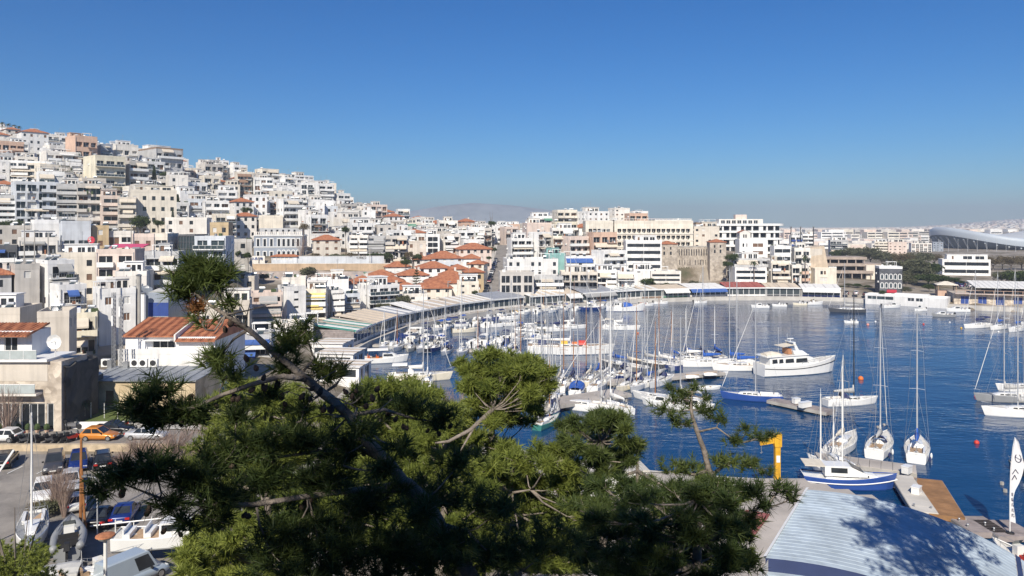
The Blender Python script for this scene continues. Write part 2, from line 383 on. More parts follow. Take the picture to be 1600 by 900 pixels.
# ------------------------------------------------------------- builders for buildings
WCACHE = {}
def window_mesh(w, h, kind, bars=1):
 key = ('w', round(w, 1), round(h, 1), kind, bars)
 if key not in WCACHE:
  b = MB(); t = .09; p = -.03; q = .05          # frame round a pane, in the plane y=0 facing -y, origin bottom left
  b.box(0, t, p, q, 0, h); b.box(w-t, w, p, q, 0, h); b.box(t, w-t, p, q, h-t, h); b.box(t, w-t, p, q, 0, t)
  for i in range(bars): x = w*(i+1)/(bars+1); b.box(x-.035, x+.035, p, q, t, h-t)
  pn = MB(); pn.quad((t, .03, t), (w-t, .03, t), (w-t, .03, h-t), (t, .03, h-t))
  WCACHE[key] = (b.mesh('window', FRAME), pn.mesh('pane', {0: GLASS, 1: SHUT, 2: SHUTB, 3: GLASS2}[kind]))
 return WCACHE[key]
def facade(mw, mg, O, u, n, Wd, Ht, rows, rec=.16, z00=-5, parent=None, near=False, yaw=0):
 """wall with recessed openings; rows = [(z0, z1, [(a, b, kind), ...]), ...] from the bottom up"""
 def p(a, z, d=0): return (O[0]+u[0]*a-n[0]*d, O[1]+u[1]*a-n[1]*d, O[2]+z)
 zc = z00
 for z0, z1, ops in rows:
  if not ops: continue
  if z0 > zc: mw.quad(p(0, zc), p(Wd, zc), p(Wd, z0), p(0, z0))
  ac = 0
  for a, c, kind in sorted(ops):
   if a > ac: mw.quad(p(ac, z0), p(a, z0), p(a, z1), p(ac, z1))
   r = rec
   mw.quad(p(a, z0), p(c, z0), p(c, z0, r), p(a, z0, r)); mw.quad(p(a, z1, r), p(c, z1, r), p(c, z1), p(a, z1))
   mw.quad(p(a, z0), p(a, z0, r), p(a, z1, r), p(a, z1)); mw.quad(p(c, z0, r), p(c, z0), p(c, z1), p(c, z1, r))
   if near:
    wmesh, pane = window_mesh(c-a, z1-z0, kind, 0 if c-a < 1 else (1 if c-a < 2.2 else 2))
    rz = atan2(u[1], u[0]); o = link('window', wmesh, parent, p(a, z0, r-.04), rz); link('pane', pane, o)
   else:
    mg.quad(p(a, z0, r), p(c, z0, r), p(c, z1, r), p(a, z1, r), kind)
    if c-a > 1.3:
     m_ = (a+c)/2; q = r-.05
     mg.quad(p(m_-.06, z0, q), p(m_+.06, z0, q), p(m_+.06, z1, q), p(m_-.06, z1, q), 4)
   ac = c
  if ac < Wd: mw.quad(p(ac, z0), p(Wd, z0), p(Wd, z1), p(ac, z1))
  zc = z1
 if zc < Ht: mw.quad(p(0, zc), p(Wd, zc), p(Wd, Ht), p(0, Ht))
CLUT1 = mat('planter_green', (.06, .09, .03), .8, .4, 3); CLUT2 = mat('terracotta_pot', (.40, .17, .09), .85, .2, 2)
GM = [GLASS, SHUT, SHUTB, GLASS2, FRAME]
def hip(b, w, d, z, rise, over=.5, m=0, ridge=None, along='x', c=(0, 0)):
 X, Y = w/2+over, d/2+over; e = [(-X, -Y, z), (X, -Y, z), (X, Y, z), (-X, Y, z)]
 if along == 'x': k = max(0, X-Y) if ridge is None else ridge; r = [(-k, 0, z+rise), (k, 0, z+rise)]
 else: k = max(0, Y-X) if ridge is None else ridge; r = [(0, -k, z+rise), (0, k, z+rise)]
 f = lambda q: (q[0]+c[0], q[1]+c[1], q[2])
 e = [f(q) for q in e]; r = [f(q) for q in r]
 if along == 'x':
  b.quad(e[0], e[1], r[1], r[0], m); b.quad(e[2], e[3], r[0], r[1], m); b.tri(e[1], e[2], r[1], m); b.tri(e[3], e[0], r[0], m)
 else:
  b.quad(e[1], e[2], r[1], r[0], m); b.quad(e[3], e[0], r[0], r[1], m); b.tri(e[0], e[1], r[0], m); b.tri(e[2], e[3], r[1], m)
 b.quad(e[3], e[2], e[1], e[0], m)
 for i in range(4):
  a, c2 = e[i], e[(i+1) % 4]; b.quad((a[0], a[1], a[2]-.18), (c2[0], c2[1], c2[2]-.18), c2, a, m)
BCACHE = {}
def balcony_mesh(w, kind, dep=1.3):
 key = (round(w, 1), kind, round(dep, 1))
 if key not in BCACHE:
  b = MB(); b.box(-w/2, w/2, -dep, 0, -.18, 0, 0)
  if kind == 'solid':
   b.box(-w/2, w/2, -dep, -dep+.12, 0, .95, 0); b.box(-w/2, -w/2+.12, -dep+.12, 0, 0, .95, 0); b.box(w/2-.12, w/2, -dep+.12, 0, 0, .95, 0)
  else:
   k = 1 if kind == 'rail' else 2
   for z in (.0, .93): b.box(-w/2, w/2, -dep, -dep+.07, z, z+.07, 1)
   n = max(2, int(w/(.45 if kind == 'rail' else 1.3)))
   for i in range(n+1): x = -w/2+.03+(w-.06)*i/n; b.box(x-.025, x+.025, -dep+.01, -dep+.06, .07, .93, 1)
   for x in (-w/2, w/2-.06): b.box(x, x+.06, -dep+.07, 0, .88, .95, 1)
   if kind == 'glass': b.quad((-w/2, -dep+.03, .07), (w/2, -dep+.03, .07), (w/2, -dep+.03, .93), (-w/2, -dep+.03, .93), 2)
  BCACHE[key] = b
 return BCACHE[key]
def awning_mesh(w, out, drop):
 b = MB(); n = max(1, int(w/2.2))
 for i in range(n):
  x0 = -w/2+w*i/n; x1 = -w/2+w*(i+1)/n-.05
  b.hexa([(x0, -out, -drop), (x1, -out, -drop), (x1, 0, 0), (x0, 0, 0), (x0, -out, -drop+.05), (x1, -out, -drop+.05), (x1, 0, .05), (x0, 0, .05)])
  b.box(x0, x1, -out-.02, -out, -drop-.25, -drop+.03)
 return b
def heater_mb():
 b = MB(); b.hexa([(-.5, -.9, .3), (.5, -.9, .3), (.5, .5, 1.1), (-.5, .5, 1.1), (-.5, -.94, .38), (.5, -.94, .38), (.5, .46, 1.18), (-.5, .46, 1.18)], 0)
 b.tube([(-.65, .6, 1.35), (.65, .6, 1.35)], .27, 7, 1)
 for x in (-.45, .45): b.box(x-.03, x+.03, .4, .46, 0, 1.1, 1); b.box(x-.03, x+.03, -.85, -.8, 0, .3, 1)
 return b
HEATER = heater_mb().mesh('solar_heater', [GLASS2, ALU])
def antenna_mesh(h=3):
 b = MB(); b.tube([(0, 0, 0), (0, 0, h)], .035, 4)
 for k in range(4): b.tube([(-.5+.06*k, 0, h-.15-.22*k), (.5-.06*k, 0, h-.15-.22*k)], .02, 3)
 return b.mesh('antenna', STEEL)
ANTENNA = antenna_mesh()
_b = MB(); _b.tube([(0, 0, 0), (0, 0, 1)], .05, 5); _b.lathe([(.02, 0), (.28, .05), (.45, .17)], 10, 0, (0, 0, 0))
def dish():
 b = MB(); b.tube([(0, 0, 0), (0, 0, .9)], .04, 4)
 secs = []
 for r, y in ((.02, 0), (.25, -.04), (.45, -.14)): secs.append([(r*cos(a), y, .9+r*sin(a)) for a in [2*pi*k/10 for k in range(10)]])
 b.loft(secs, 0, True, True); b.tube([(0, -.02, .9), (0, -.45, .9)], .02, 3)
 return b.mesh('satellite_dish', FRAME)
DISH = dish()
def acbox():
 b = MB(); b.box(-.45, .45, -.18, .18, .05, .75); b.lathe([(.27, 0), (.27, .01)], 8, 1, (0, 0, 0))
 return b
FOOT = []         # occupied ground: (x, y, radius)
LM = []           # named landmarks for the labels: (phrase, px, py)
def solve(x0, x1, Y, yaw, ratio, dfix=None):
 """centre and size of a box of the given yaw whose outline spans photo columns x0..x1 at distance Y"""
 w = (x1-x0)/F*Y*.8; cx = (x0+x1)/2; X = (cx-800)/F*Y
 for _ in range(8):
  d = dfix or max(7, w*ratio); c, s = cos(yaw), sin(yaw); p = []
  for a in (-1, 1):
   for e in (-1, 1):
    lx, ly = a*w/2, e*d/2; p.append(800+F*(X+lx*c-ly*s)/(Y+lx*s+ly*c))
  lo, hi = min(p), max(p)
  w *= max(.6, min(1.6, 1+((x1-x0)/(hi-lo)-1)*1.3)); w = max(w, 2.5); X += ((x0+x1)/2-(lo+hi)/2)/F*Y
 return X, w, d
def house(label, x0, x1, ytop, Y, wall='white', style='balc', yaw=35, ratio=.85, floors=None, name='apartment_building', group=None, near=None, seed=None,
   cover=.95, parapet=True, pent=.5, heaters=2, awn=.35, awncol='beige', roof=None, side='some', bal='solid', w=None, d=None, X=None, h=None,
   lm=None, short=None, ground=None, trim=None, extra=None, winkind=None, dep=1.3, balmat=None, cat='building'):
 r = random.Random(seed if seed is not None else int(x0*7+ytop*13+Y))
 ya = radians(yaw)
 if w is None: X, w, d = solve(x0, x1, Y, ya, ratio, d)
 zg = land(X, Y) if ground is None else ground
 if h is None:
  yf = Y-d/2*cos(ya)*.6
  h = H-(ytop-HZ)/F*yf-zg-(.6 if parapet else 0)
  if style == 'hip': h -= .17*min(w, d)
 h = max(3, h)
 if floors is None: floors = max(1, int(round(h/3.15)))
 fh = h/floors
 if near is None: near = Y < 150
 root = thing(name, label, cat, (X, Y, zg), ya, group)
 FOOT.append((X, Y, max(w, d)*.55)); LM_px = (800+F*X/Y, HZ-F*(zg+h*.6-H)/Y)
 if short: LM.append((short, *LM_px))
 wl = MB(); wg = MB()
 balc = style == 'balc'
 rows = []
 for k in range(floors):
  z = k*fh; ops = []
  if style in ('balc', 'wide'):
   n = max(1, int(w/3.0)); bw = w/n
   for i in range(n):
    ow = bw*(r.uniform(.62, .9) if balc else .72); c = bw*(i+.5)
    kd = winkind if winkind is not None else (0 if r.random() < .68 else (1 if r.random() < .7 else 2))
    ops.append((c-ow/2, c+ow/2, kd))
   rows.append((z+.08, z+min(2.35, fh*.78), ops))
  elif style == 'strip':
   rows.append((z+fh*.32, z+fh*.78, [(w*.04, w*.96, 0)]))
  elif style == 'blank':
   rows.append((z+1, z+2, []))
  else:
   n = max(1, int(w/2.7)); bw = w/n
   for i in range(n):
    if style == 'sparse' and r.random() < .4: continue
    ow = min(bw*.5, 1.15); c = bw*(i+.5); ops.append((c-ow/2, c+ow/2, winkind if winkind is not None else (0 if r.random() < .6 else r.choice((1, 2)))))
   rows.append((z+.95, z+min(2.4, fh*.8), ops))
 facade(wl, wg, (-w/2, -d/2, 0), (1, 0), (0, -1), w, h, rows, parent=root, near=near, rec=r.choice((.3, .9, 1.2)) if balc else .16)
 for sx in (-1, 1):
  rows = []
  for k in range(floors):
   ops = []; z = k*fh
   if side != 'blank' and (side == 'full' or r.random() < .55):
    n = max(1, int(d/3.2)); bw = d/n
    for i in range(n):
     if side == 'full' or r.random() < .55: c = bw*(i+.5); ops.append((c-.5, c+.5, 0 if r.random() < .6 else r.choice((1, 1, 2))))
   rows.append((z+1, z+min(2.3, fh*.8), ops))
  if sx < 0: facade(wl, wg, (-w/2, d/2, 0), (0, -1), (-1, 0), d, h, rows, parent=root, near=near)
  else: facade(wl, wg, (w/2, -d/2, 0), (0, 1), (1, 0), d, h, rows, parent=root, near=near)
 facade(wl, wg, (w/2, d/2, 0), (-1, 0), (0, 1), w, h, [])
 wl.obj('wall', wm(wall) if wall in WALLS else MATS[wall], root)
 if wg.f: stuff(wg.obj('windows', GM, root))
 bmat = balmat or (wm(wall) if wall in WALLS else FRAME)
 if balc:
  bwid = w*cover; off = (w-bwid)/2*r.choice((-1, 1))
  bmesh_ = balcony_mesh(bwid, bal, dep).mesh('balcony', [bmat if r.random() < .6 else FRAME, STEEL if bal == 'rail' else FRAME, GLASS2])
  mode = r.choice(('full', 'full', 'split', 'left', 'mixed'))
  if mode != 'full' and w > 6:
   hw = bwid*r.uniform(.38, .46); hm = balcony_mesh(hw, bal, dep).mesh('balcony', [bmat if r.random() < .6 else FRAME, STEEL if bal == 'rail' else FRAME, GLASS2])
  else: mode = 'full'
  sd = r.choice((-1, 1))
  for k in range(1, floors):
   if mode == 'full' or (mode == 'mixed' and k % 2): link('balcony', bmesh_, root, (off, -d/2, k*fh))
   else:
    for s_ in ((-1, 1) if mode == 'split' else (sd,)): link('balcony', hm, root, (off+s_*(bwid-hw)/2, -d/2, k*fh))
  for k in range(floors):
   if r.random() < awn:
    aw = bwid*r.choice((.45, .6, .95)); am = awning_mesh(aw, dep+.15, r.choice((.5, .9, 1.4))).mesh('awning', AWN[awncol])
    link('awning', am, root, (off+(bwid-aw)/2*r.uniform(-1, 1), -d/2, (k+1)*fh-.25))
 if style == 'hip' or roof == 'hip':
  b = MB(); hip(b, w, d, h, .18*min(w, d)+.4, .55, 0, along='x' if w >= d else 'y'); b.obj('roof', TILES, root)
  if r.random() < .6:
   b = MB(); b.box(-.35, .35, -.3, .3, 0, 1.5); b.box(-.42, .42, -.37, .37, 1.5, 1.65); b.obj('chimney', wm('offwhite'), root, (w*.22, d*.12, h+.10*min(w, d)))
 else:
  b = MB(); b.quad((-w/2+.1, -d/2+.1, h-.01), (w/2-.1, -d/2+.1, h-.01), (w/2-.1, d/2-.1, h-.01), (-w/2+.1, d/2-.1, h-.01)); b.obj('roof', ROOFM, root)
  if parapet:
   b = MB(); t = .18; ph = r.uniform(.5, .95); e = .03
   b.box(-w/2-e, w/2+e, -d/2-e, -d/2+t, h-.25, h+ph); b.box(-w/2-e, w/2+e, d/2-t, d/2+e, h-.25, h+ph)
   b.box(-w/2-e, -w/2+t, -d/2+t, d/2-t, h-.25, h+ph); b.box(w/2-t, w/2+e, -d/2+t, d/2-t, h-.25, h+ph)
   b.obj('parapet', (trim or (wm(wall) if wall in WALLS else FRAME)), root)
  if r.random() < pent and w > 5:
   pw, pd, ph = w*r.choice((.3, .45, .6, .85)), d*r.uniform(.3, .55), r.uniform(2.3, 2.9); cx = r.uniform(-1, 1)*(w-pw)*.42; cy = (d-pd)*.4
   b = MB(); g = MB()
   facade(b, g, (cx-pw/2, cy-pd/2, h), (1, 0), (0, -1), pw, ph, [(.1, 2, [(pw*.12, pw*.12+.8, 2)]+([(pw*.4, pw*.4+pw*.22, 0), (pw*.7, pw*.92, 0)] if pw > 3.4 else []))], z00=-.2)
   facade(b, g, (cx-pw/2, cy+pd/2, h), (0, -1), (-1, 0), pd, ph, [], z00=-.2); facade(b, g, (cx+pw/2, cy-pd/2, h), (0, 1), (1, 0), pd, ph, [], z00=-.2)
   facade(b, g, (cx+pw/2, cy+pd/2, h), (-1, 0), (0, 1), pw, ph, [], z00=-.2)
   b.box(cx-pw/2-.2, cx+pw/2+.2, cy-pd/2-.25, cy+pd/2+.1, h+ph, h+ph+.18)
   q = b.obj('stair_head', wm(r.choice(('white', 'offwhite', wall if wall in WALLS else 'white'))), root); stuff(g.obj('openings', GM, q))
   if r.random() < .5: link('antenna', ANTENNA, q, (cx, cy, h+ph+.18))
  for k in range(heaters):
   if r.random() < .75: link('solar_heater', HEATER, root, (r.uniform(-.4, .4)*w, r.uniform(-.35, .1)*d, h), radians(-yaw)+r.uniform(-.2, .2))
  if r.random() < .35: link('antenna', ANTENNA, root, (r.uniform(-.4, .4)*w, r.uniform(-.3, .4)*d, h))
  if r.random() < .25: link('satellite_dish', DISH, root, (r.uniform(-.4, .4)*w, -d*.3, h))
 if Y < 430:
  c = MB()
  if balc:
   for k in range(floors):
    for q in range(r.randint(1, 3)):
     x = r.uniform(-.45, .45)*w*cover; y = -d/2-dep+.35; s = r.uniform(.15, .35); z = k*fh+(.0 if k else -.0)
     c.box(x-s, x+s, y-.18, y+.18, z+.02, z+r.uniform(.5, 1.3), r.randint(0, 3))
   for sx in (-1, 1):
    if r.random() < .5: x = sx*(w/2-.25); c.box(x-.06, x+.06, -d/2-.14, -d/2-.02, 0, h, 2)
  for k in range(r.randint(2, 5)):
   x = r.uniform(-.45, .45)*w; y = r.uniform(-.45, .3)*d; s = r.uniform(.3, .8); z = h if style != 'hip' else h-3
   if style == 'hip': break
   t_ = r.random()
   if t_ < .35: c.box(x-s, x+s, y-.4, y+.4, z, z+r.uniform(.5, 1.2), r.randint(0, 2))
   elif t_ < .6: c.tube([(x, y, z), (x, y, z+1.1)], s*.7, 7, r.choice((0, 2)))
   elif t_ < .8 and w > 6:
    pw = r.uniform(1.2, 2)
    for a, e in ((-1, -1), (1, -1), (1, 1), (-1, 1)): c.box(x+a*pw-.06, x+a*pw+.06, y+e*1.2-.06, y+e*1.2+.06, z, z+2.2, 0)
    for q in range(5): c.box(x-pw-.2, x+pw+.2, y-1.2+q*.6-.08, y-1.2+q*.6+.08, z+2.2, z+2.3, 0)
   else: c.tube([(x, y, z), (x, y, z+r.uniform(1.5, 3.5))], .05, 4, 2)
  for sx in (-1, 1):
   for q in range(r.randint(0, 2)):
    y = r.uniform(-.4, .4)*d; z = r.uniform(.3, .9)*h; x = sx*(w/2+.2); c.box(x-.2, x+.2, y-.4, y+.4, z, z+.6, 0)
   if r.random() < .5: y = r.uniform(-.4, .4)*d; x = sx*(w/2+.06); c.box(x-.05, x+.05, y-.06, y+.06, 0, h, 2)
  stuff(c.obj('clutter', [FRAME, CLUT1, STEEL, CLUT2], root))
 if extra: extra(root, w, d, h, fh, r)
 return root, w, d, h
# ------------------------------------------------------------- landmark buildings, from the photograph
def balc_extra(root, w, d, h, fh, r): pass
TOWN = [
 ('long beige block with a flat roof behind the red tiled terrace house', -60, 66, 482, 124, dict(wall='beige', style='sparse', yaw=8, short='long beige block', pent=.9, name='house')),
 ('beige house with a dark shaded right flank beside the lattice mast', 58, 120, 486, 118, dict(wall='beige', style='blank', yaw=22, short='beige house by the mast', name='house')),
 ('cream narrow house with a yellow wall, left of the lattice mast', 112, 152, 488, 132, dict(wall='yellow', style='balc', yaw=30, name='house', short='narrow cream house')),
 ('white house with a big closed shutter, behind the lattice mast', 145, 212, 452, 140, dict(wall='white', style='sparse', yaw=38, name='house', short='white house behind the mast')),
 ('grey and violet rendered house above the left end of the red roof', 190, 238, 452, 150, dict(wall='greyblue', style='plain', yaw=35, name='house', short='grey violet house')),
 ('dark small house with a red tiled roof at the left edge of the picture', -20, 18, 418, 150, dict(wall='grey', style='hip', yaw=35, name='house', short='dark tiled house at the edge')),
 ('grey rendered terrace house beside the tiled house at the left edge', 15, 62, 414, 152, dict(wall='taupe', style='sparse', yaw=42, name='house', short='grey terrace house')),
 ('white tall house with a bright blank left wall and dark roof terrace', 56, 116, 406, 155, dict(wall='white', style='balc', yaw=50, name='house', bal='rail', awn=.9, awncol='grey', short='white tall house')),
 ('white low terrace house in front of the tall white house', 78, 135, 446, 146, dict(wall='white', style='balc', yaw=45, bal='rail', name='house', awn=.7, awncol='blue', short='white low terrace house')),
 ('cream long low house with planted roof terrace below the pink canopy', 88, 158, 396, 178, dict(wall='cream', style='sparse', yaw=20, name='house', short='cream long low house')),
 ('pale pink house with two deep loggias below the pink canopy', 150, 226, 390, 172, dict(wall='pink', style='balc', yaw=10, dep=.9, winkind=0, name='house', awn=0, short='pink loggia house')),
 ('white small house with a red lean-to roof above the white house by the mast', 180, 240, 425, 158, dict(wall='offwhite', style='sparse', yaw=15, name='house', short='white house with red lean-to')),
 ('grey house with a pale fabric awning left of the pine top', 226, 290, 394, 168, dict(wall='grey', style='balc', yaw=12, awn=1, awncol='beige', name='house', short='grey house with awning')),
 ('pale house with teal window panels at the foot of the hillside', 92, 142, 345, 205, dict(wall='paleblue', style='wide', yaw=38, winkind=3, floors=2, name='house', short='teal windowed house', balmat=FRAME)),
 ('white house with a big blank bright wall beside the teal windowed house', 48, 96, 345, 208, dict(wall='white', style='blank', yaw=40, name='house', short='white blank house')),
 ('grey old house with a dark roof terrace at the left edge of the street', -12, 56, 352, 212, dict(wall='taupe', style='sparse', yaw=35, name='house', short='grey old house')),
 ('dark shuttered shop house behind street poles at the left edge', -30, 30, 385, 190, dict(wall='slate', style='balc', yaw=30, awncol='blue', awn=.8, name='house', short='dark shop house')),
 ('white corner house with a grey canopy behind street poles', 28, 92, 372, 196, dict(wall='offwhite', style='balc', yaw=35, awncol='grey', awn=.9, name='house', short='white corner house')),
 ('orange ochre house beside the teal windowed house', 140, 170, 352, 210, dict(wall='ochre', style='plain', yaw=35, name='house', short='orange ochre house')),
 ('pale terrace house behind the red and white round sign', 168, 210, 362, 214, dict(wall='offwhite', style='balc', yaw=25, name='house', short='terrace house behind the round sign')),
 ('pink two storey house left of the glazed office building', 205, 245, 366, 205, dict(wall='pink', style='plain', yaw=20, winkind=2, name='house', short='pink two storey house')),
 ('beige banded half of the modern office block with one dark strip window', 242, 279, 366, 188, dict(wall='cream', style='strip', yaw=3, floors=3, name='office_building', heaters=0, pent=0, awn=0, short='beige office block')),
 ('glazed modern block with white balconies left of the brown villa', 304, 366, 368, 186, dict(wall='paleblue', style='balc', yaw=4, floors=4, bal='glass', winkind=3, heaters=0, awn=0, name='office_building', cover=.98, short='glazed balcony block')),
 ('brown stone villa with flat roof between glazed block and grey mansion', 364, 394, 374, 205, dict(wall='taupe', style='plain', yaw=22, name='villa', heaters=0, short='brown stone villa')),
 ('ochre small house with ornate cornice above the brown stone villa', 328, 364, 348, 232, dict(wall='ochre', style='plain', yaw=10, name='house', heaters=0, short='ochre cornice house')),
 ('dark balconied block at the left edge with pale balcony bands', -25, 30, 306, 258, dict(wall='grey', style='balc', yaw=38, awn=.4, floors=5, short='dark balconied block')),
 ('tall block with a bare beige side wall and pale blue balconied front', 17, 92, 284, 264, dict(wall='paleblue', style='balc', yaw=40, awn=.05, floors=5, ratio=1.0, side='blank', short='pale blue balconied block')),
 ('grey block with wide lowered awnings right of the pale blue block', 88, 124, 288, 266, dict(wall='grey', style='balc', yaw=30, awn=1, awncol='grey', floors=5, side='blank', short='grey awning block')),
 ('slim grey block with rounded balconies and brown top floor', 120, 160, 288, 268, dict(wall='taupe', style='balc', yaw=30, awn=.5, floors=5, short='slim grey block')),
 ('pinkish narrow block with dark windows left of the cream classical block', 156, 188, 305, 266, dict(wall='pink', style='balc', yaw=35, awn=.5, awncol='grey', floors=4, short='pinkish narrow block')),
 ('beige block with closed pale shutters beside round green trees', 184, 214, 308, 262, dict(wall='beige', style='balc', yaw=25, winkind=1, floors=4, short='beige shuttered block')),
 ('cream classical block with regular windows behind round green trees', 203, 276, 298, 272, dict(wall='cream', style='plain', yaw=28, floors=4, side='full', short='cream classical block')),
 ('cream low long house on the terrace right of the round trees', 258, 330, 340, 262, dict(wall='offwhite', style='sparse', yaw=15, name='house', short='cream low long house')),
 ('large block with a blank pale yellow wall and an ochre stripe', 130, 196, 244, 312, dict(wall='yellow', style='balc', yaw=48, floors=5, ratio=1.2, side='blank', bal='glass', short='pale yellow blank block',)),
 ('grey beige block with dark balconies right of the pale yellow block', 190, 232, 252, 322, dict(wall='taupe', style='balc', yaw=48, floors=5, side='blank', ratio=1.1, short='grey beige block')),
 ('salmon block with a huge blank wall and loaded balconies near the skyline', 102, 152, 214, 352, dict(wall='salmon', style='balc', yaw=50, floors=5, ratio=1.3, side='blank', bal='rail', short='salmon block')),
 ('white block with a red tiled roof standing on the skyline at left', 26, 76, 200, 405, dict(wall='white', style='hip', yaw=45, floors=4, side='blank', bal='rail', short='white red roofed block')),
 ('white and cream skyline block right of the salmon block', 172, 216, 226, 372, dict(wall='offwhite', style='balc', yaw=45, floors=4, side='blank', short='white cream skyline block')),
 ('long pale lilac grey block with a dark red roof edge on the skyline', 216, 286, 232, 385, dict(wall='grey', style='balc', yaw=50, floors=4, ratio=1.5, side='blank', trim=wm('brown'), short='lilac grey skyline block')),
 ('blue tinted block with dark glass beside the salmon block', 150, 176, 226, 362, dict(wall='greyblue', style='balc', yaw=45, floors=4, bal='glass', short='blue tinted block')),
 ('white stepped terrace block with striped awnings at upper left', 62, 126, 238, 345, dict(wall='offwhite', style='balc', yaw=45, floors=4, awn=1, awncol='white', short='white stepped terrace block')),
 ('white wide terrace block with lowered awnings above the pale blue block', 14, 88, 252, 325, dict(wall='white', style='balc', yaw=25, floors=4, awn=1, awncol='beige', short='white wide terrace block')),
 ('brick red and grey small block at the left edge near the skyline', -15, 38, 222, 372, dict(wall='salmon', style='balc', yaw=45, floors=3, short='brick red grey block')),
 ('orange pink house with a round red arch standing on the skyline', 492, 518, 296, 470, dict(wall='salmon', style='sparse', yaw=15, floors=3, name='house', short='orange pink skyline house')),
 ('white cubic block with a plain lit wall right of the skyline pink house', 562, 588, 320, 455, dict(wall='white', style='sparse', yaw=40, floors=3, side='blank', short='white cubic block')),
 ('white tall skyline block with blue grey right side, left of the pink house', 448, 490, 274, 462, dict(wall='white', style='balc', yaw=45, floors=5, short='white tall skyline block')),
 ('cream large skyline block with a dark roof pavilion', 398, 436, 264, 456, dict(wall='cream', style='balc', yaw=45, floors=4, short='cream large skyline block')),
 ('cream blank gable house above the grey mansion', 404, 442, 337, 330, dict(wall='cream', style='blank', yaw=20, floors=3, side='blank', name='house', short='cream blank gable house')),
 ('brown neoclassical house with a red hipped roof right of the bare tree', 488, 532, 366, 284, dict(wall='beige', style='hip', yaw=18, floors=3, winkind=2, name='villa', short='brown neoclassical house')),
 ('grey balconied block with long white balcony bands behind the park trees', 546, 576, 368, 292, dict(wall='offwhite', style='balc', yaw=10, floors=4, awn=.2, short='white banded block')),
 ('grey balconied block with lowered grey blinds behind the park trees', 574, 602, 368, 294, dict(wall='grey', style='balc', yaw=10, floors=4, awn=1, awncol='grey', short='grey blinds block')),
 ('dark balconied block with beige awnings behind the park trees', 600, 636, 369, 296, dict(wall='taupe', style='balc', yaw=10, floors=4, awn=.6, short='dark balconied park block')),
 ('beige classical house with a stone pediment and tall pilasters', 634, 666, 376, 298, dict(wall='beige', style='plain', yaw=10, floors=3, name='villa', heaters=0, short='beige pediment house')),
 ('white block with dark square windows right of the pediment house', 664, 687, 366, 312, dict(wall='white', style='wide', yaw=10, floors=5, winkind=0, short='dark window block')),
 ('white block with angled awnings and a beige flank above the dormer hotel', 685, 720, 366, 318, dict(wall='offwhite', style='balc', yaw=25, floors=5, awn=.8, awncol='white', short='angled awning block')),
 ('wide peach coloured block on the crest at the head of the street', 702, 754, 356, 400, dict(wall='pink', style='sparse', yaw=10, floors=4, short='wide peach block')),
 ('peach house with a red tiled roof standing on the crest', 714, 742, 341, 425, dict(wall='salmon', style='hip', yaw=25, floors=3, name='house', short='red roofed crest house')),
 ('large pale house with a red hipped roof at the top of the red roofed quarter', 711, 768, 379, 312, dict(wall='pink', style='hip', yaw=12, floors=3, name='house', short='large pale hipped house', side='full')),
 ('pale hotel with a red roof and a row of dormers', 662, 724, 392, 290, dict(wall='paleblue', style='hip', yaw=10, floors=3, name='hotel', cat='building', short='dormer hotel', side='full')),
 ('small house with a red roof left of the dormer hotel', 644, 672, 398, 284, dict(wall='offwhite', style='hip', yaw=15, floors=2, name='house', short='small house left of dormer hotel')),
 ('white house with a wide red hipped roof below the dormer hotel', 650, 704, 408, 272, dict(wall='white', style='hip', yaw=12, floors=2, name='house', short='white house below dormer hotel')),
 ('cream house with a red hipped roof in the middle of the quarter', 698, 732, 412, 270, dict(wall='cream', style='hip', yaw=12, floors=2, name='house', short='cream mid quarter house')),
 ('gabled cream house with a red roof beside the rising street', 732, 762, 405, 276, dict(wall='cream', style='hip', yaw=-10, floors=3, name='house', short='gabled street house')),
 ('ochre house with a red hipped roof at the edge of the street', 724, 756, 417, 262, dict(wall='ochre', style='hip', yaw=10, floors=2, name='house', short='ochre street house')),
 ('white house with a long red hipped roof behind the araucaria', 620, 670, 420, 262, dict(wall='white', style='hip', yaw=15, floors=2, name='house', short='house behind the araucaria')),
 ('white house with a broad red hipped roof left of the araucaria', 571, 632, 428, 246, dict(wall='white', style='hip', yaw=12, floors=2, name='house', short='house left of the araucaria')),
 ('long white house with a red hipped roof right of the araucaria', 664, 742, 427, 250, dict(wall='offwhite', style='hip', yaw=8, floors=3, name='house', short='house right of the araucaria', side='full')),
 ('cream balconied house with a red hipped roof nearest the pavilions', 646, 706, 438, 236, dict(wall='cream', style='hip', yaw=10, floors=2, name='house', bal='rail', short='cream house nearest pavilions')),
 ('small white house with a low red roof above the white glazed villa', 612, 656, 441, 232, dict(wall='white', style='hip', yaw=10, floors=2, name='house', short='low roofed small house')),
 ('pale house with a red roof half hidden behind white quay houses', 550, 582, 430, 240, dict(wall='white', style='hip', yaw=10, floors=2, name='house', short='half hidden red roofed house')),
 ('white house with a small red tiled roof left of the broad red roof', 523, 556, 434, 226, dict(wall='white', style='hip', yaw=12, floors=1, name='house', short='small white tiled house')),
 ('small white house with a red roof between tan wall and dormer hotel', 600, 642, 410, 276, dict(wall='white', style='hip', yaw=14, floors=2, name='house', short='small house by the tan wall end')),
 ('cream house with a red roof tucked behind the broad red roof', 576, 616, 421, 258, dict(wall='cream', style='hip', yaw=12, floors=2, name='house', short='tucked cream house')),
 ('pale house with a red roof above the long white red roofed house', 686, 722, 421, 260, dict(wall='offwhite', style='hip', yaw=8, floors=2, name='house', short='pale upper red roofed house')),
 ('white gabled house with a red roof right of the dormer hotel', 722, 752, 396, 288, dict(wall='white', style='hip', yaw=8, floors=2, name='house', short='white house right of dormer hotel')),
 ('white house with a red roof lowest in front of the araucaria', 588, 632, 442, 226, dict(wall='white', style='hip', yaw=10, floors=2, name='house', short='lowest red roofed house')),
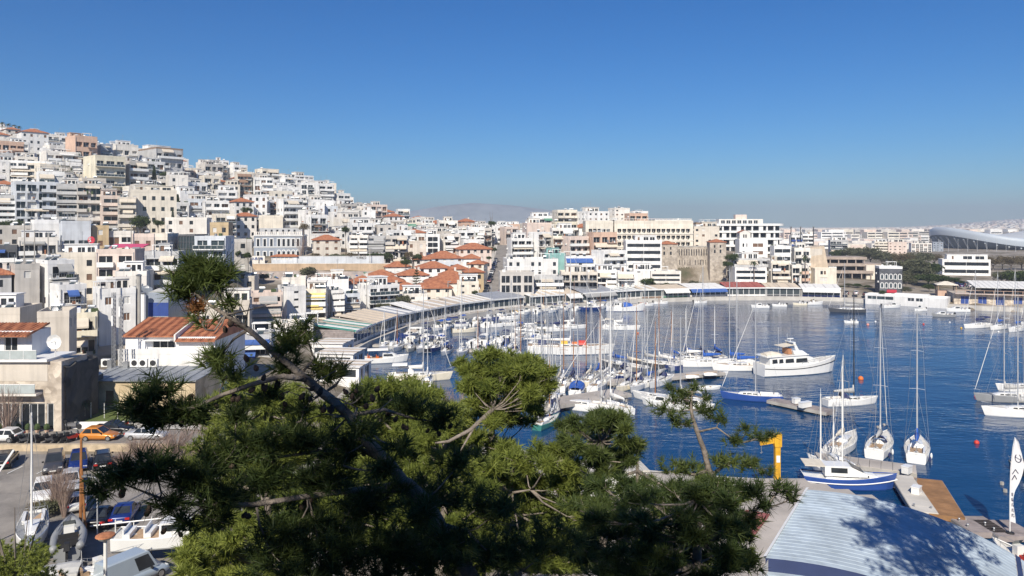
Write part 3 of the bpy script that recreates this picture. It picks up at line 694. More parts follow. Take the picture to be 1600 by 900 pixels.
 ('cream house with a crimson awning at the foot of the street', 714, 748, 440, 240, dict(wall='cream', style='plain', yaw=5, floors=3, name='house', short='crimson awning house')),
 ('pinkish house with a balustraded roof right of the pine top', 392, 442, 456, 172, dict(wall='pink', style='balc', yaw=20, floors=3, name='house', awn=.5, awncol='grey', short='pinkish balustraded house')),
 ('small ochre house with two dark windows right of the pine top', 384, 402, 432, 196, dict(wall='beige', style='plain', yaw=10, floors=2, name='house', short='small ochre house')),
 ('big white house with a plain bright left wall and small balcony', 434, 478, 448, 184, dict(wall='white', style='sparse', yaw=35, floors=4, name='house', side='blank', short='big white plain house')),
 ('white and cream block with yellow awnings in front of the pavilions', 476, 514, 452, 190, dict(wall='cream', style='balc', yaw=8, floors=4, awn=.9, awncol='yellow', short='yellow awning block')),
 ('slim white balconied block right of the yellow awnings', 510, 538, 452, 196, dict(wall='white', style='balc', yaw=25, floors=4, awn=.3, short='slim white balconied block')),
 ('pale blue trimmed white house with an open veranda', 534, 562, 458, 202, dict(wall='paleblue', style='balc', yaw=20, floors=3, name='house', bal='rail', short='veranda house')),
 ('white modern villa with a dark glass corner', 558, 624, 444, 212, dict(wall='white', style='balc', yaw=35, floors=3, name='villa', bal='glass', winkind=0, side='blank', heaters=1, awn=0, short='white glass corner villa')),
 ('cream low house with roof garden behind the white fabric pavilion', 620, 668, 458, 218, dict(wall='offwhite', style='sparse', yaw=12, floors=2, name='house', short='roof garden house')),
 ('white low house with roof railings left of the white plain house', 440, 480, 432, 212, dict(wall='offwhite', style='sparse', yaw=12, floors=2, name='house', short='roof railing house')),
 ('white flat roofed house behind the yellow awning block', 480, 545, 436, 214, dict(wall='white', style='sparse', yaw=12, floors=2, name='house', short='flat roofed white house')),
 ('white house with roof terrace half hidden behind the pine top', 262, 304, 452, 150, dict(wall='white', style='balc', yaw=25, name='house', short='white house behind the pine top')),
 ('low cream house right below the pine top', 300, 348, 478, 142, dict(wall='cream', style='sparse', yaw=18, name='house', short='low cream house by the pine top')),
 ('beige house with awnings between pine top and balustraded house', 342, 394, 470, 158, dict(wall='beige', style='balc', yaw=15, name='house', awn=.8, short='beige awning house')),
 ('grey house with blue shop awnings behind the bare pine trunk', 366, 430, 522, 138, dict(wall='grey', style='balc', yaw=12, name='house', floors=2, awn=1, awncol='blue', short='blue shop awning house')),
 ('low white house with a flat roof behind the bare pine trunk', 318, 376, 536, 124, dict(wall='white', style='sparse', yaw=10, name='house', floors=1, short='low white house behind the trunk')),
 ('pale low shop row facing the plank walled pavilion', 428, 492, 512, 158, dict(wall='offwhite', style='balc', yaw=12, name='house', floors=2, awn=.9, awncol='white', short='pale shop row')),
 ('grey framed building with three glazed storeys and an orange brick pillar', 779, 834, 424, 246, dict(wall='taupe', style='wide', yaw=4, floors=3, winkind=0, heaters=0, pent=0, name='commercial_building', short='orange pillar building')),
 ('grey two storey taverna building with a recessed dark upper floor', 832, 880, 432, 256, dict(wall='grey', style='balc', yaw=2, floors=3, dep=2, winkind=0, heaters=0, awn=.3, name='commercial_building', short='grey taverna building')),
 ('building with deep dark open terraces framed by a sloping wall', 874, 934, 424, 264, dict(wall='beige', style='balc', yaw=0, floors=3, dep=2.6, winkind=0, heaters=0, awn=0, bal='rail', name='commercial_building', short='deep dark terrace building')),
 ('white quay block with green planted balconies', 930, 964, 422, 272, dict(wall='white', style='balc', yaw=-2, floors=4, short='planted white quay block')),
 ('white quay block with dark french windows next to dark tree', 962, 992, 424, 274, dict(wall='white', style='balc', yaw=-2, floors=3, bal='rail', short='french window quay block')),
 ('white long low building with flat terraces above the orange pillar building', 786, 872, 404, 282, dict(wall='white', style='sparse', yaw=6, floors=3, short='white long low building')),
 ('building with a pale turquoise gable panel behind the white long building', 850, 884, 396, 292, dict(wall='teal', style='blank', yaw=2, floors=3, short='turquoise panel building')),
 ('white restaurant with a blue awning above the deep dark terraces', 880, 930, 400, 288, dict(wall='white', style='balc', yaw=2, floors=3, awncol='blue', awn=1, dep=2, winkind=0, short='blue awning restaurant')),
 ('white stepped apartment house right of the blue awning restaurant', 924, 978, 392, 292, dict(wall='white', style='balc', yaw=25, floors=4, short='white stepped apartment house')),
 ('large white restaurant with a covered glazed gallery below the hotel', 974, 1034, 376, 300, dict(wall='white', style='strip', yaw=-4, floors=5, heaters=0, pent=.9, short='white gallery restaurant')),
 ('salmon house with dark arcade right of the pink narrow house', 916, 964, 364, 312, dict(wall='salmon', style='balc', yaw=12, floors=4, bal='rail', awn=.4, short='salmon arcade house')),
 ('pale pink block with a blank wall and planted balconies', 876, 920, 370, 312, dict(wall='pink', style='balc', yaw=25, floors=4, side='blank', short='planted pink block')),
 ('slim white house with thin balconies left of the pale pink block', 826, 862, 362, 318, dict(wall='white', style='balc', yaw=35, floors=5, bal='rail', side='blank', short='slim white thin balcony house')),
 ('cream house with thin balconies between white and pink blocks', 858, 880, 368, 316, dict(wall='cream', style='balc', yaw=10, floors=4, bal='rail', short='cream thin balcony house')),
 ('white house with little roof garden at the right side of the street', 792, 832, 372, 316, dict(wall='white', style='balc', yaw=15, floors=4, short='white street side house')),
 ('pair of pink rendered blocks joined by a dark joint below the skyline', 816, 862, 348, 352, dict(wall='pink', style='sparse', yaw=12, floors=4, side='blank', short='pink rendered pair')),
 ('cream block with roof plants right of the pink rendered pair', 860, 902, 346, 350, dict(wall='yellow', style='balc', yaw=12, floors=4, short='cream roof plant block')),
 ('white cubist block with scattered windows on the right skyline', 902, 952, 330, 372, dict(wall='white', style='plain', yaw=25, floors=6, side='full', short='white cubist block')),
 ('tallest white block on the right skyline with a roof pergola', 950, 984, 325, 376, dict(wall='offwhite', style='sparse', yaw=20, floors=7, short='tallest right skyline block')),
 ('white villa with roof terraces on the skyline left of the cubist block', 856, 904, 337, 392, dict(wall='offwhite', style='balc', yaw=15, floors=4, short='roof terrace skyline villa')),
 ('pale low houses above the right half of the hotel roof', 1010, 1080, 343, 372, dict(wall='offwhite', style='sparse', yaw=5, floors=3, short='low house above the hotel')),
 ('white long low house with a dark red roof edge right of the hotel roof', 1078, 1122, 348, 372, dict(wall='white', style='sparse', yaw=5, floors=3, trim=wm('brown'), short='dark red edged house')),
 ('grey concrete house in shade between hotel and curved balcony block', 1082, 1124, 354, 345, dict(wall='beige', style='sparse', yaw=-10, floors=4, short='shaded concrete house')),
 ('restaurant on stilts with a white roof below the stone cliff', 1012, 1064, 424, 288, dict(wall='offwhite', style='strip', yaw=-3, floors=3, heaters=0, pent=0, awncol='white', name='restaurant', short='white roofed stilt restaurant')),
 ('white house with closed blinds right of the dark quay tree', 988, 1022, 420, 290, dict(wall='white', style='sparse', yaw=-5, floors=3, name='house', short='closed blinds house')),
 ('white restaurant with a dark grey roof and red lower awning', 1140, 1198, 418, 290, dict(wall='white', style='strip', yaw=-5, floors=3, heaters=0, pent=0, awncol='red', name='restaurant', short='dark grey roofed restaurant')),
 ('grey terrace house with a dark veranda below the white gable house', 1136, 1204, 403, 300, dict(wall='grey', style='balc', yaw=-5, floors=3, dep=2, winkind=0, heaters=0, name='house', short='dark veranda house')),
 ('pale green white building with a glazed top floor', 1203, 1236, 384, 300, dict(wall='white', style='strip', yaw=-6, floors=4, heaters=0, short='glazed top building')),
 ('pale green white house with one wide dark window', 1234, 1266, 388, 301, dict(wall='offwhite', style='balc', yaw=-6, floors=4, winkind=0, awn=.4, awncol='beige', short='wide dark window house')),
 ('cream balconied house above the striped quay restaurant', 1198, 1234, 408, 290, dict(wall='cream', style='balc', yaw=-6, floors=3, dep=1.6, awn=.7, short='cream balconied quay house')),
 ('cream house with a red balcony panel above the striped quay restaurant', 1230, 1264, 414, 289, dict(wall='offwhite', style='balc', yaw=-6, floors=3, balmat=wm('salmon'), short='red balcony house')),
 ('dark grey stone house with white arched windows near the far quay', 1367, 1410, 416, 272, dict(wall='dark_ashlar', style='blank', yaw=-14, floors=3, ratio=.9, heaters=0, pent=0, name='villa', side='blank', short='dark stone arched house')),
 ('white flat pavilion on thin columns among the trees on the right', 1466, 1548, 405, 350, dict(wall='white', style='strip', yaw=-16, floors=2, ratio=.35, heaters=0, pent=.8, name='pavilion_building', short='white column pavilion')),
 ('pink beige mid distance block beyond the trees', 1385, 1417, 378, 540, dict(wall='pink', style='sparse', yaw=-20, floors=5, side='blank', short='pink mid distance block')),
 ('cream mid distance block with a dark gap left of the pink one', 1366, 1388, 378, 545, dict(wall='cream', style='balc', yaw=-25, floors=5, short='cream mid distance block')),
 ('white modern block beyond the beige buttress', 1252, 1272, 366, 500, dict(wall='white', style='balc', yaw=-15, floors=6, short='white modern far block')),
 ('white and blue low block beyond the curved balconies', 1233, 1253, 368, 490, dict(wall='white', style='balc', yaw=-15, floors=5, balmat=wm('blue'), short='white and blue far block')),
 ('grey glazed far block beyond the concrete terraces', 1294, 1325, 375, 520, dict(wall='grey', style='balc', yaw=-15, floors=4, bal='glass', short='grey glazed far block')),
 ('white low far block left of the stadium', 1420, 1456, 380, 640, dict(wall='offwhite', style='wide', yaw=-20, floors=4, short='white low far block')),
 ('dark patterned far block beside the stadium rim', 1455, 1474, 378, 650, dict(wall='greyblue', style='plain', yaw=-20, floors=4, short='dark far block by stadium')),
]
for t in TOWN:
 house(*t[:5], **t[5])
def yawfield(px): return float(np.interp(px, [-100, 150, 450, 650, 800, 1000, 1300], [42, 42, 36, 24, 14, 6, -8]))
CW = {'white': 'white', 'offwhite': 'off-white', 'cream': 'cream', 'beige': 'beige', 'taupe': 'grey-brown', 'grey': 'grey', 'pink': 'pale pink', 'salmon': 'salmon',
  'ochre': 'ochre', 'paleblue': 'pale blue', 'yellow': 'pale yellow', 'greyblue': 'blue-grey'}
NUM = ['no', 'one', 'two', 'three', 'four', 'five', 'six', 'seven']
r = random.Random(21)
STREETX = lambda Y: float(np.interp(Y, [230, 245, 300, 350, 400], [-7.5, -7.0, -5.6, -4.6, -4.4]))
for px_, Y_, q_ in ((430, 293, 13), (412, 284, 6), (450, 284, 6), (430, 281, 8), (937, 343, 9), (980, 344, 10), (1022, 344, 12), (1062, 344, 10), (1080, 312, 9), (1045, 309, 6), (1123, 306, 6), (1175, 358, 18), (1140, 358, 9), (1212, 358, 9), (1178, 310, 8), (1280, 303, 7)): FOOT.append(((px_-800)/F*Y_, Y_, q_))
cand = []
for k in range(30000):
 Y = r.uniform(205, 500); px = r.uniform(-70, 1235)
 X = (px-800)/F*Y
 if px < 480 and Y < 258+(px > 250)*22: continue
 if 480 <= px < 800 and Y < 300: continue
 if px >= 640 and Y < 320: continue
 if px >= 940 and (Y < 345 or Y > 420): continue
 if px > 1130: continue
 if abs(X-STREETX(Y)) < 13 and Y < 410: continue
 if px < 500 and Y > 470: continue
 cand.append((X, Y, px))
fills = []
for X, Y, px in cand:
 rad = 4.1+r.random()*1.5
 if any((X-a)**2+(Y-c)**2 < (rad+q)**2 for a, c, q in FOOT): continue
 FOOT.append((X, Y, rad)); fills.append((X, Y, px, rad))
print('fills', len(fills)); fills = fills[:300]
used = set()
def where(px, py):
 """places for a label: near which named buildings it stands"""
 order = sorted(LM, key=lambda q: (q[1]-px)**2+((q[2]-py)*1.6)**2)[:9]
 out = []
 for s, a, c in order:
  dx, dy = px-a, py-c
  v = 'above' if dy < 0 else 'below'; hz = 'right of' if dx > 0 else 'left of'
  if abs(dx) < abs(dy)*.6: out.append(f'{v} the {s}')
  elif abs(dy) < abs(dx)*.35: out.append(f'just {hz} the {s}')
  else: out.append(f'{v} and {hz} the {s}')
 return out
FILLINFO = []
for X, Y, px, rad in sorted(fills, key=lambda q: q[1]):
 zg = land(X, Y); col = r.choices(['white', 'offwhite', 'cream', 'beige', 'taupe', 'grey', 'pink', 'salmon', 'paleblue', 'yellow'], [50, 20, 10, 5, 4, 5, 3, .8, 2, 1.5])[0]
 fl = r.choices([2, 3, 4, 5], [2, 5, 4, 1.2])[0]
 if Y > 440 and px < 500: fl = min(fl, 4)
 if px > 640 and Y > 380: fl = min(fl, 3)
 st = r.choices(['balc', 'plain', 'sparse', 'hip'], [7, 1.5, 1, .7])[0]
 ac = r.choices(['beige', 'white', 'grey', 'green', 'brown', 'blue'], [5, 4, 3, 1, 1, .5])[0]; aw = r.choice((0, .3, .3, .8)); bl = r.choice(('solid', 'solid', 'rail', 'glass'))
 w = rad*r.uniform(1.55, 2.1); d = rad*r.uniform(1.4, 1.9); hts = r.choice((0, 1, 2, 3)); pn = r.choice((0, 1, 1))
 f = fl*3.1
 py = HZ-F*(zg+f*.6-H)/Y
 feat = 'with a red tiled roof' if st == 'hip' else (f'with {ac} awnings' if aw > .5 and st == 'balc' else ('with glass balconies' if st == 'balc' and bl == 'glass' else ('with railed balconies' if bl == 'rail' and st == 'balc' else ('with solid balconies' if st == 'balc' else ('with few windows' if st == 'sparse' else 'with plain windows')))))
 place = where(px, py); lab = None
 for p_ in place:
  l = f'{CW[col]} {NUM[fl]} storey block {feat} {p_}'
  if l not in used and len(l.split()) <= 16: lab = l; break
 lab = lab or l; used.add(lab)
 house(lab, 0, 0, 0, Y, col, st, yaw=yawfield(px)+r.uniform(-9, 9), floors=fl, w=w, d=d, X=X, h=f, group='houses stacked up the hillside', seed=r.randint(0, 10**6),
   awn=aw, awncol=ac, bal=bl, heaters=hts, pent=pn, cover=r.choice((.6, .95, .95)), side=r.choice(('some', 'some', 'blank')), winkind=None)
# ------------------------------------------------------------- buildings with a shape of their own
def grid_rows(w, h, nx_, nz, gap=.12, z0=.2, kind=3):
 cw = w/nx_; ch = (h-z0)/nz
 return [(z0+k*ch+gap/2, z0+(k+1)*ch-gap/2, [(i*cw+gap/2, (i+1)*cw-gap/2, kind) for i in range(nx_)]) for k in range(nz)]
def walls4(root, w, d, h, m, front=(), left=(), right=(), near=False, name='wall', z00=-5, rec=.16, z=0, x=0, y=0):
 a = MB(); g = MB()
 facade(a, g, (x-w/2, y-d/2, z), (1, 0), (0, -1), w, h, front, rec, z00, root, near); facade(a, g, (x-w/2, y+d/2, z), (0, -1), (-1, 0), d, h, left, rec, z00, root, near)
 facade(a, g, (x+w/2, y-d/2, z), (0, 1), (1, 0), d, h, right, rec, z00, root, near); facade(a, g, (x+w/2, y+d/2, z), (-1, 0), (0, 1), w, h, [], rec, z00)
 a.quad((x-w/2, y-d/2, z+h), (x+w/2, y-d/2, z+h), (x+w/2, y+d/2, z+h), (x-w/2, y+d/2, z+h))
 o = a.obj(name, m, root)
 if g.f: stuff(g.obj('windows', GM, root))
 return o
def parapet(root, w, d, h, m, ph=.8, t=.2, e=.03, x=0, y=0):
 b = MB(); b.box(x-w/2-e, x+w/2+e, y-d/2-e, y-d/2+t, h-.2, h+ph); b.box(x-w/2-e, x+w/2+e, y+d/2-t, y+d/2+e, h-.2, h+ph)
 b.box(x-w/2-e, x-w/2+t, y-d/2+t, y+d/2-t, h-.2, h+ph); b.box(x+w/2-t, x+w/2+e, y-d/2+t, y+d/2-t, h-.2, h+ph); return b.obj('parapet', m, root)
def at(px0, px1, Y): return (px0-800)/F*Y, (px1-800)/F*Y
x0, x1 = at(-70, 96, 86); w = x1-x0; d = 5.2; zg = land((x0+x1)/2, 88)
t = thing('terrace_house', 'stone faced terrace house with glass balustrades and red tiled top room, at the left edge', 'house', ((x0+x1)/2, 86+d/2, zg))
LM.append(('stone faced terrace house', 30, 600)); FOOT.append(((x0+x1)/2, 90, 9))
walls4(t, w, d, 8.2, PALESTONE, [(.1, 3.3, [(w-8.0, w-4.9, 0), (w-4.7, w-1.9, 0), (w-1.7, w-.9, 0)])], near=True)
b = MB(); b.box(-w/2-.05, w/2-2.2, -d/2-1.2, -d/2, 4.4, 4.65); b.obj('balcony_slab', wm('offwhite'), t)
for k in range(5):
 b = MB(); xx = w/2-2.3-1.75*(k+1); b.box(xx, xx+1.68, -d/2-1.16, -d/2-1.1, 4.7, 5.7, 1); b.box(xx, xx+1.68, -d/2-1.19, -d/2-1.07, 5.7, 5.78, 0); b.box(xx-.04, xx, -d/2-1.19, -d/2-1.07, 4.65, 5.78)
 b.obj('glass_panel', [FRAME, mat('frosted_glass', (.42, .47, .47), .15, .1)], t)
b = MB(); b.box(-w/2, w/2-1.6, -d/2-.04, -d/2, 5.9, 8.2); b.obj('rendered_band', wm('beige'), t)
b = MB(); b.box(-w/2-.1, w/2-1.4, -d/2-.5, d/2, 8.2, 8.5); b.obj('terrace_slab', FRAME, t)
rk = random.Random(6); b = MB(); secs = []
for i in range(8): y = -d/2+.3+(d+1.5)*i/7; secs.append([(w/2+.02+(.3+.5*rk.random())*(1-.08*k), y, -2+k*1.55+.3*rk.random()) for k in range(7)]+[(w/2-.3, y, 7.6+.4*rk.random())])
b.loft(secs); b.obj('rock_face', stone_mat('shade_darkened_rock', (.03, .028, .026), (.095, .09, .082), .8), t)  # dark rock, its colour taken darker still to carry this side's shade
for k in range(6):
 b = MB(); xx = w/2-2.6-1.55*(k+1); b.box(xx, xx+1.48, -d/2-.42, -d/2-.36, 8.55, 9.5, 1); b.box(xx, xx+1.48, -d/2-.44, -d/2-.34, 9.5, 9.58, 0); b.box(xx-.05, xx, -d/2-.44, -d/2-.34, 8.5, 9.58)
 b.obj('glass_panel', [FRAME, MATS['frosted_glass']], t)
walls4(t, w-4.5, d-1.6, 3.0, wm('white'), [(.2, 2.3, [(w-10.2, w-8.4, 0), (w-7.8, w-6.2, 0)])], near=True, name='top_room', z00=0, z=8.5, x=-2.25, y=.8)
b = MB(); b.hexa([(-w/2, -d/2+.2, 11.0), (w/2-4.2, -d/2+.2, 11.0), (w/2-4.6, d/2, 11.9), (-w/2, d/2, 11.9)]+[(-w/2, -d/2+.2, 11.15), (w/2-4.2, -d/2+.2, 11.15), (w/2-4.6, d/2, 12.05), (-w/2, d/2, 12.05)]); rf = b.obj('roof', TILES, t)
b = MB()
for k in range(28): b.tube([(w/2-4.3-.42*k, -d/2+.12, 11.17), (w/2-4.65-.41*k, d/2, 12.07)], .07, 4)
stuff(b.obj('tile_ridge', TILES, rf))
link('satellite_dish', DISH, t, (w/2-1.2, -d/2+.8, 8.6)).scale = (2, 2, 2)
for k in range(7):
 b = MB(); b.lathe([(.18, 0), (.25, .35)], 6, 0); b.ell((0, 0, .65), (.35, .35, .45), 6, 5, 1)
 b.obj('potted_plant', [wm('salmon'), mat('shrub_leaf', (.045, .075, .02), .8, .3, 3)], t, (w/2-8+1.1*k, -d/2-.5, 0))
x0, x1 = at(128, 305, 95); w = x1-x0; d = 8; zg = 2.9
t = thing('masonry_building', 'old yellow masonry building with a grey standing seam metal roof', 'building', ((x0+x1)/2, 95+d/2, zg)); LM.append(('old masonry building', 215, 600))
walls4(t, w, d, 4.2, YSTONE, [(1.0, 3.0, [(3, 4.1, 2), (7.6, 8.7, 2)])])
for k in range(10):
 xa = -w/2-.3+(w+.6)*k/10; xb = -w/2-.3+(w+.6)*(k+1)/10-.05; b = MB()
 b.hexa([(xa, -d/2-.4, 4.25), (xb, -d/2-.4, 4.25), (xb, d/2, 4.6), (xa, d/2, 4.6), (xa, -d/2-.4, 4.35), (xb, -d/2-.4, 4.35), (xb, d/2, 4.7), (xa, d/2, 4.7)])
 b.hexa([(xb-.05, -d/2-.4, 4.35), (xb+.04, -d/2-.4, 4.35), (xb+.04, d/2, 4.7), (xb-.05, d/2, 4.7), (xb-.05, -d/2-.4, 4.42), (xb+.04, -d/2-.4, 4.42), (xb+.04, d/2, 4.77), (xb-.05, d/2, 4.77)])
 b.obj('roof_panel', mat('zinc_sheet', (.34, .36, .38), .5, .2, .7, metal=.35), t)
ACM = acbox().mesh('air_conditioner', [FRAME, DARK])
for k, px in enumerate((166, 211, 224, 240)):
 Y = 102.2; X = (px-800)/F*Y; o = link('air_conditioner', None, None, (X, Y, zg+4.66), 0)
 tag(o, ['white condenser unit at the foot of the lattice mast', 'first of three white condensers right of the lattice mast', 'middle one of three white condensers on the metal roof', 'white condenser nearest the red roofed house on the metal roof'][k], 'air conditioner', 'condensers on the metal roof')
 b = MB(); b.box(-.6, .6, -.25, .25, .08, 1.15); b.obj('case', FRAME, o)
 b = MB(); b.lathe([(.4, 0), (.4, .03)], 12); g = b.obj('fan_grille', DARK, o, (0, -.25, .62)); g.rotation_euler = (pi/2, 0, 0)
 b = MB(); b.box(-.5, -.4, -.3, .3, 0, .08); b.box(.4, .5, -.3, .3, 0, .08); b.obj('foot', STEEL, o)
t = thing('lattice_mast', 'grey lattice antenna mast with two parallel legs beside the red tiled roof', 'mast', ((184-800)/F*102, 102, zg+4.66)); LM.append(('lattice mast', 184, 510))
for xx in (-.55, .45):
 b = MB()
 for sx in (-.17, .17):
  for sy in (-.17, .17): b.beam((xx+sx, sy, 0), (xx+sx, sy, 10.4 if xx < 0 else 9.6), .07)
 for k in range(17):
  z = .3+k*.58; b.beam((xx-.17, -.17, z), (xx+.17, -.17, z+.5), .04); b.beam((xx+.17, .17, z), (xx-.17, .17, z+.5), .04); b.beam((xx+.17, -.17, z), (xx+.17, .17, z+.5), .04)
 b.obj('lattice_leg', STEEL, t)
b = MB(); b.box(-1.3, -.7, -.35, .35, 0, 1.1); b.box(.8, 1.5, -.3, .3, 0, .8); b.obj('equipment_box', STEEL, t)
for k, z in enumerate((9, 7.8, 6.5)):
 b = MB(); b.box(-.1, .1, -.45, -.3, z-.7, z+.7); b.obj('antenna_panel', FRAME, t, (-.55 if k != 1 else .45, 0, 0))
x0, x1 = at(196, 336, 107); w = x1-x0; d = 12; zg = 3
t = thing('red_roof_house', 'white house with a broad red tiled roof in two steps beside the lattice mast', 'house', ((x0+x1)/2, 107+d/2, zg)); LM.append(('red tiled house', 262, 520)); FOOT.append(((x0+x1)/2, 113, 9))
walls4(t, w, d, 8.0, wm('white'), [(4.2, 7.3, []), (6.4, 7.5, [(3.9, 7.2, 0)])], near=True)
xm = -w/2+w*.56
for xa, xb, ze, y0 in ((-w/2-.4, xm, 8.2, -d/2-.4), (xm+.25, w/2+.3, 7.6, -d/2-.9)):
 b = MB(); zr = 10.0 if xa < 0 and xb == xm else 9.7; ym = 1.5
 b.quad((xa, y0, ze), (xb, y0, ze), (xb, ym, zr), (xa, ym, zr)); b.quad((xa, ym, zr), (xb, ym, zr), (xb, d/2+.4, ze), (xa, d/2+.4, ze))
 b.quad((xa, y0, ze-.15), (xb, y0, ze-.15), (xb, y0, ze), (xa, y0, ze)); b.tri((xb, y0, ze), (xb, d/2+.4, ze), (xb, ym, zr)); b.tri((xa, d/2+.4, ze), (xa, y0, ze), (xa, ym, zr))
 o = b.obj('roof', TILES, t)
 rb = MB(); k = 0
 while xa+.1+.3*k < xb: q = xa+.1+.3*k; rb.tube([(q, y0, ze+.02), (q, ym, zr+.02)], .07, 4); k += 1
 stuff(rb.obj('tile_ridge', TILES, o))
b = MB(); b.hexa([(xm, -d/2-.6, 7.4), (xm+.25, -d/2-.6, 7.4), (xm+.25, 1.5, 7.4), (xm, 1.5, 7.4), (xm, -d/2-.6, 8.45), (xm+.25, -d/2-.6, 8.45), (xm+.25, 1.5, 10.25), (xm, 1.5, 10.25)]); b.obj('party_wall', wm('offwhite'), t)
b = MB(); b.box(-w/2+.3, w/2-.3, -d/2-2.6, -d/2-.01, -3, 6.0); b.box(-w/2+.3, w/2-.3, -d/2-2.64, -d/2-2.44, 6.0, 6.7); b.box(-w/2+5, -w/2+6.1, -d/2-2.66, -d/2-2.6, 4.7, 5.9); b.obj('front_wing', wm('white'), t)
b = MB(); b.box(-w/2+2.8, xm-.2, -d/2-1.3, -d/2-.02, 7.62, 7.75); b.obj('shutter_box', FRAME, t)
x0, x1 = at(232, 263, 138); w = x1-x0
t = thing('gable_wall_house', 'house with a gable painted blue below and grey above, behind the red tiled roof', 'house', ((x0+x1)/2, 142, land((x0+x1)/2, 142)), 0); LM.append(('blue and grey gable', 248, 475))
hh = H-(457-HZ)/F*138-land((x0+x1)/2, 142)
walls4(t, w, 8, hh, wm('greyblue')); b = MB(); b.box(-w/2-.03, w/2+.03, -4.05, -4, hh-4.4, hh-1.9); b.obj('blue_panel', wm('blue'), t)
b = MB(); b.tri((-w/2, -4, hh), (w/2, -4, hh), (0, -4, hh+.8)); b.quad((-w/2, -4, hh), (0, -4, hh+.8), (0, 4, hh+.8), (-w/2, 4, hh)); b.quad((0, -4, hh+.8), (w/2, -4, hh), (w/2, 4, hh), (0, 4, hh+.8)); b.obj('roof', wm('grey'), t)
for px, top, Y, lab in ((217, 428, 140, 'tall grey concrete chimney pipe left of the blue and grey gable'), (224, 456, 136, 'white vent pipe beside the blue and grey gable')):
 X = (px-800)/F*Y; t = thing('vent_pipe', lab, 'chimney', (X, Y, land(X, Y)), 0, 'vent pipes')
 hh = H-(top-HZ)/F*Y-land(X, Y); b = MB(); b.tube([(0, 0, 0), (0, 0, hh-.4)], .45, 8); b.obj('pipe', CONC if px == 217 else FRAME, t); b = MB(); b.lathe([(.5, hh-.4), (.6, hh-.2), (.15, hh)], 8); b.obj('cowl', STEEL, t)
x0, x1 = at(96, 134, 92); t = thing('lean_to_shed', 'lean-to shed with a pale sheet roof in the shade beside the terrace house', 'shed', ((x0+x1)/2, 93.5, 3))
b = MB(); b.box(-1.6, 1.5, 0, 2.5, 0, 4.9); b.obj('wall', wm('slate'), t); b = MB(); b.hexa([(-1.8, -1.4, 5.3), (1.9, -1.4, 4.8), (1.9, 2.6, 5.2), (-1.8, 2.6, 5.7), (-1.8, -1.4, 5.4), (1.9, -1.4, 4.9), (1.9, 2.6, 5.3), (-1.8, 2.6, 5.8)]); b.obj('roof', wm('grey'), t)
x0, x1 = at(172, 226, 180); z = H-(387-HZ)/F*180
t = thing('roof_canopy', 'long raspberry pink canopy over the roof terrace of the pink loggia house', 'canopy', ((x0+x1)/2, 181, z-1.2)); b = MB(); w = x1-x0
b.hexa([(-w/2, -1.5, 1.2), (w/2, -1.5, 1.2), (w/2, 1.5, 1.9), (-w/2, 1.5, 1.9), (-w/2, -1.5, 1.45), (w/2, -1.5, 1.45), (w/2, 1.5, 2.1), (-w/2, 1.5, 2.1)]); b.obj('fabric', mat('awning_pink', (.52, .07, .16), .85, .1), t)
b = MB()
for k in range(5): xx = -w/2+.2+(w-.4)*k/4; b.box(xx-.05, xx+.05, -1.4, -1.3, -4, 1.2)
b.obj('post', STEEL, t)
Y = 195; X = (143-800)/F*Y; z = H-(375-HZ)/F*Y; t = thing('round_sign', 'red round sign with white curved mark on a rooftop post', 'sign', (X, Y, z-2)); b = MB(); b.tube([(0, 0, -3), (0, 0, 1)], .09, 6); b.obj('post', STEEL, t)
b = MB(); b.lathe([(.95, 0), (.95, .15)], 20); o = b.obj('disc', AWN['red'], t, (0, 0, 2)); o.rotation_euler = (pi/2, 0, 0)
b = MB(); b.tube([(-.5+.0*k, -.0, 0) for k in (0,)]+[(-.35, -.12, .55), (.1, -.12, .5), (-.2, -.12, .05), (.1, -.12, -.35), (-.45, -.12, -.55)], .13, 5); b.obj('mark', FRAME, t, (-.1, -.1, 2))
x0, x1 = at(278.5, 304.5, 187); w = x1-x0; zg = land((x0+x1)/2, 190); hh = H-(368-HZ)/F*187-zg
t = thing('glass_office', 'dark blue glazed curtain wall block between beige office and white balconies', 'building', ((x0+x1)/2, 187+4, zg)); LM.append(('dark glazed block', 291, 385))
walls4(t, w, 8, hh, wm('slate'), grid_rows(w, hh, 6, 7)); parapet(t, w, 8, hh, wm('slate'), .3)
x0, x1 = at(394, 467, 286); w = x1-x0; d = 14; zg = 14.6; hh = H-(367-HZ)/F*286-zg; ya = radians(8)
t = thing('mansion', 'grey neoclassical mansion with white trimmed windows, arches and a roof balustrade', 'mansion', ((x0+x1)/2, 286+d/2, zg), ya); LM.append(('grey mansion', 430, 385)); FOOT.append(((x0+x1)/2, 293, 11))
ops = []; ups = []
bays = [1.6, 4.1, 6.6, 9.4, 11.2, 13.0, 14.8, 16.6]
fr = [(.1, 2.9, [(c-.5, c+.5, 0) for c in bays]), (hh*.5+.3, hh*.5+3.1, [(c-.45, c+.45, 0) for c in bays])]
walls4(t, w, d, hh, wm('greyblue'), fr, left=[(1, 3, [(2, 3, 0), (6, 7, 0), (10, 11, 0)]), (hh*.5+.5, hh*.5+2.9, [(2, 3, 0), (6, 7, 0), (10, 11, 0)])])
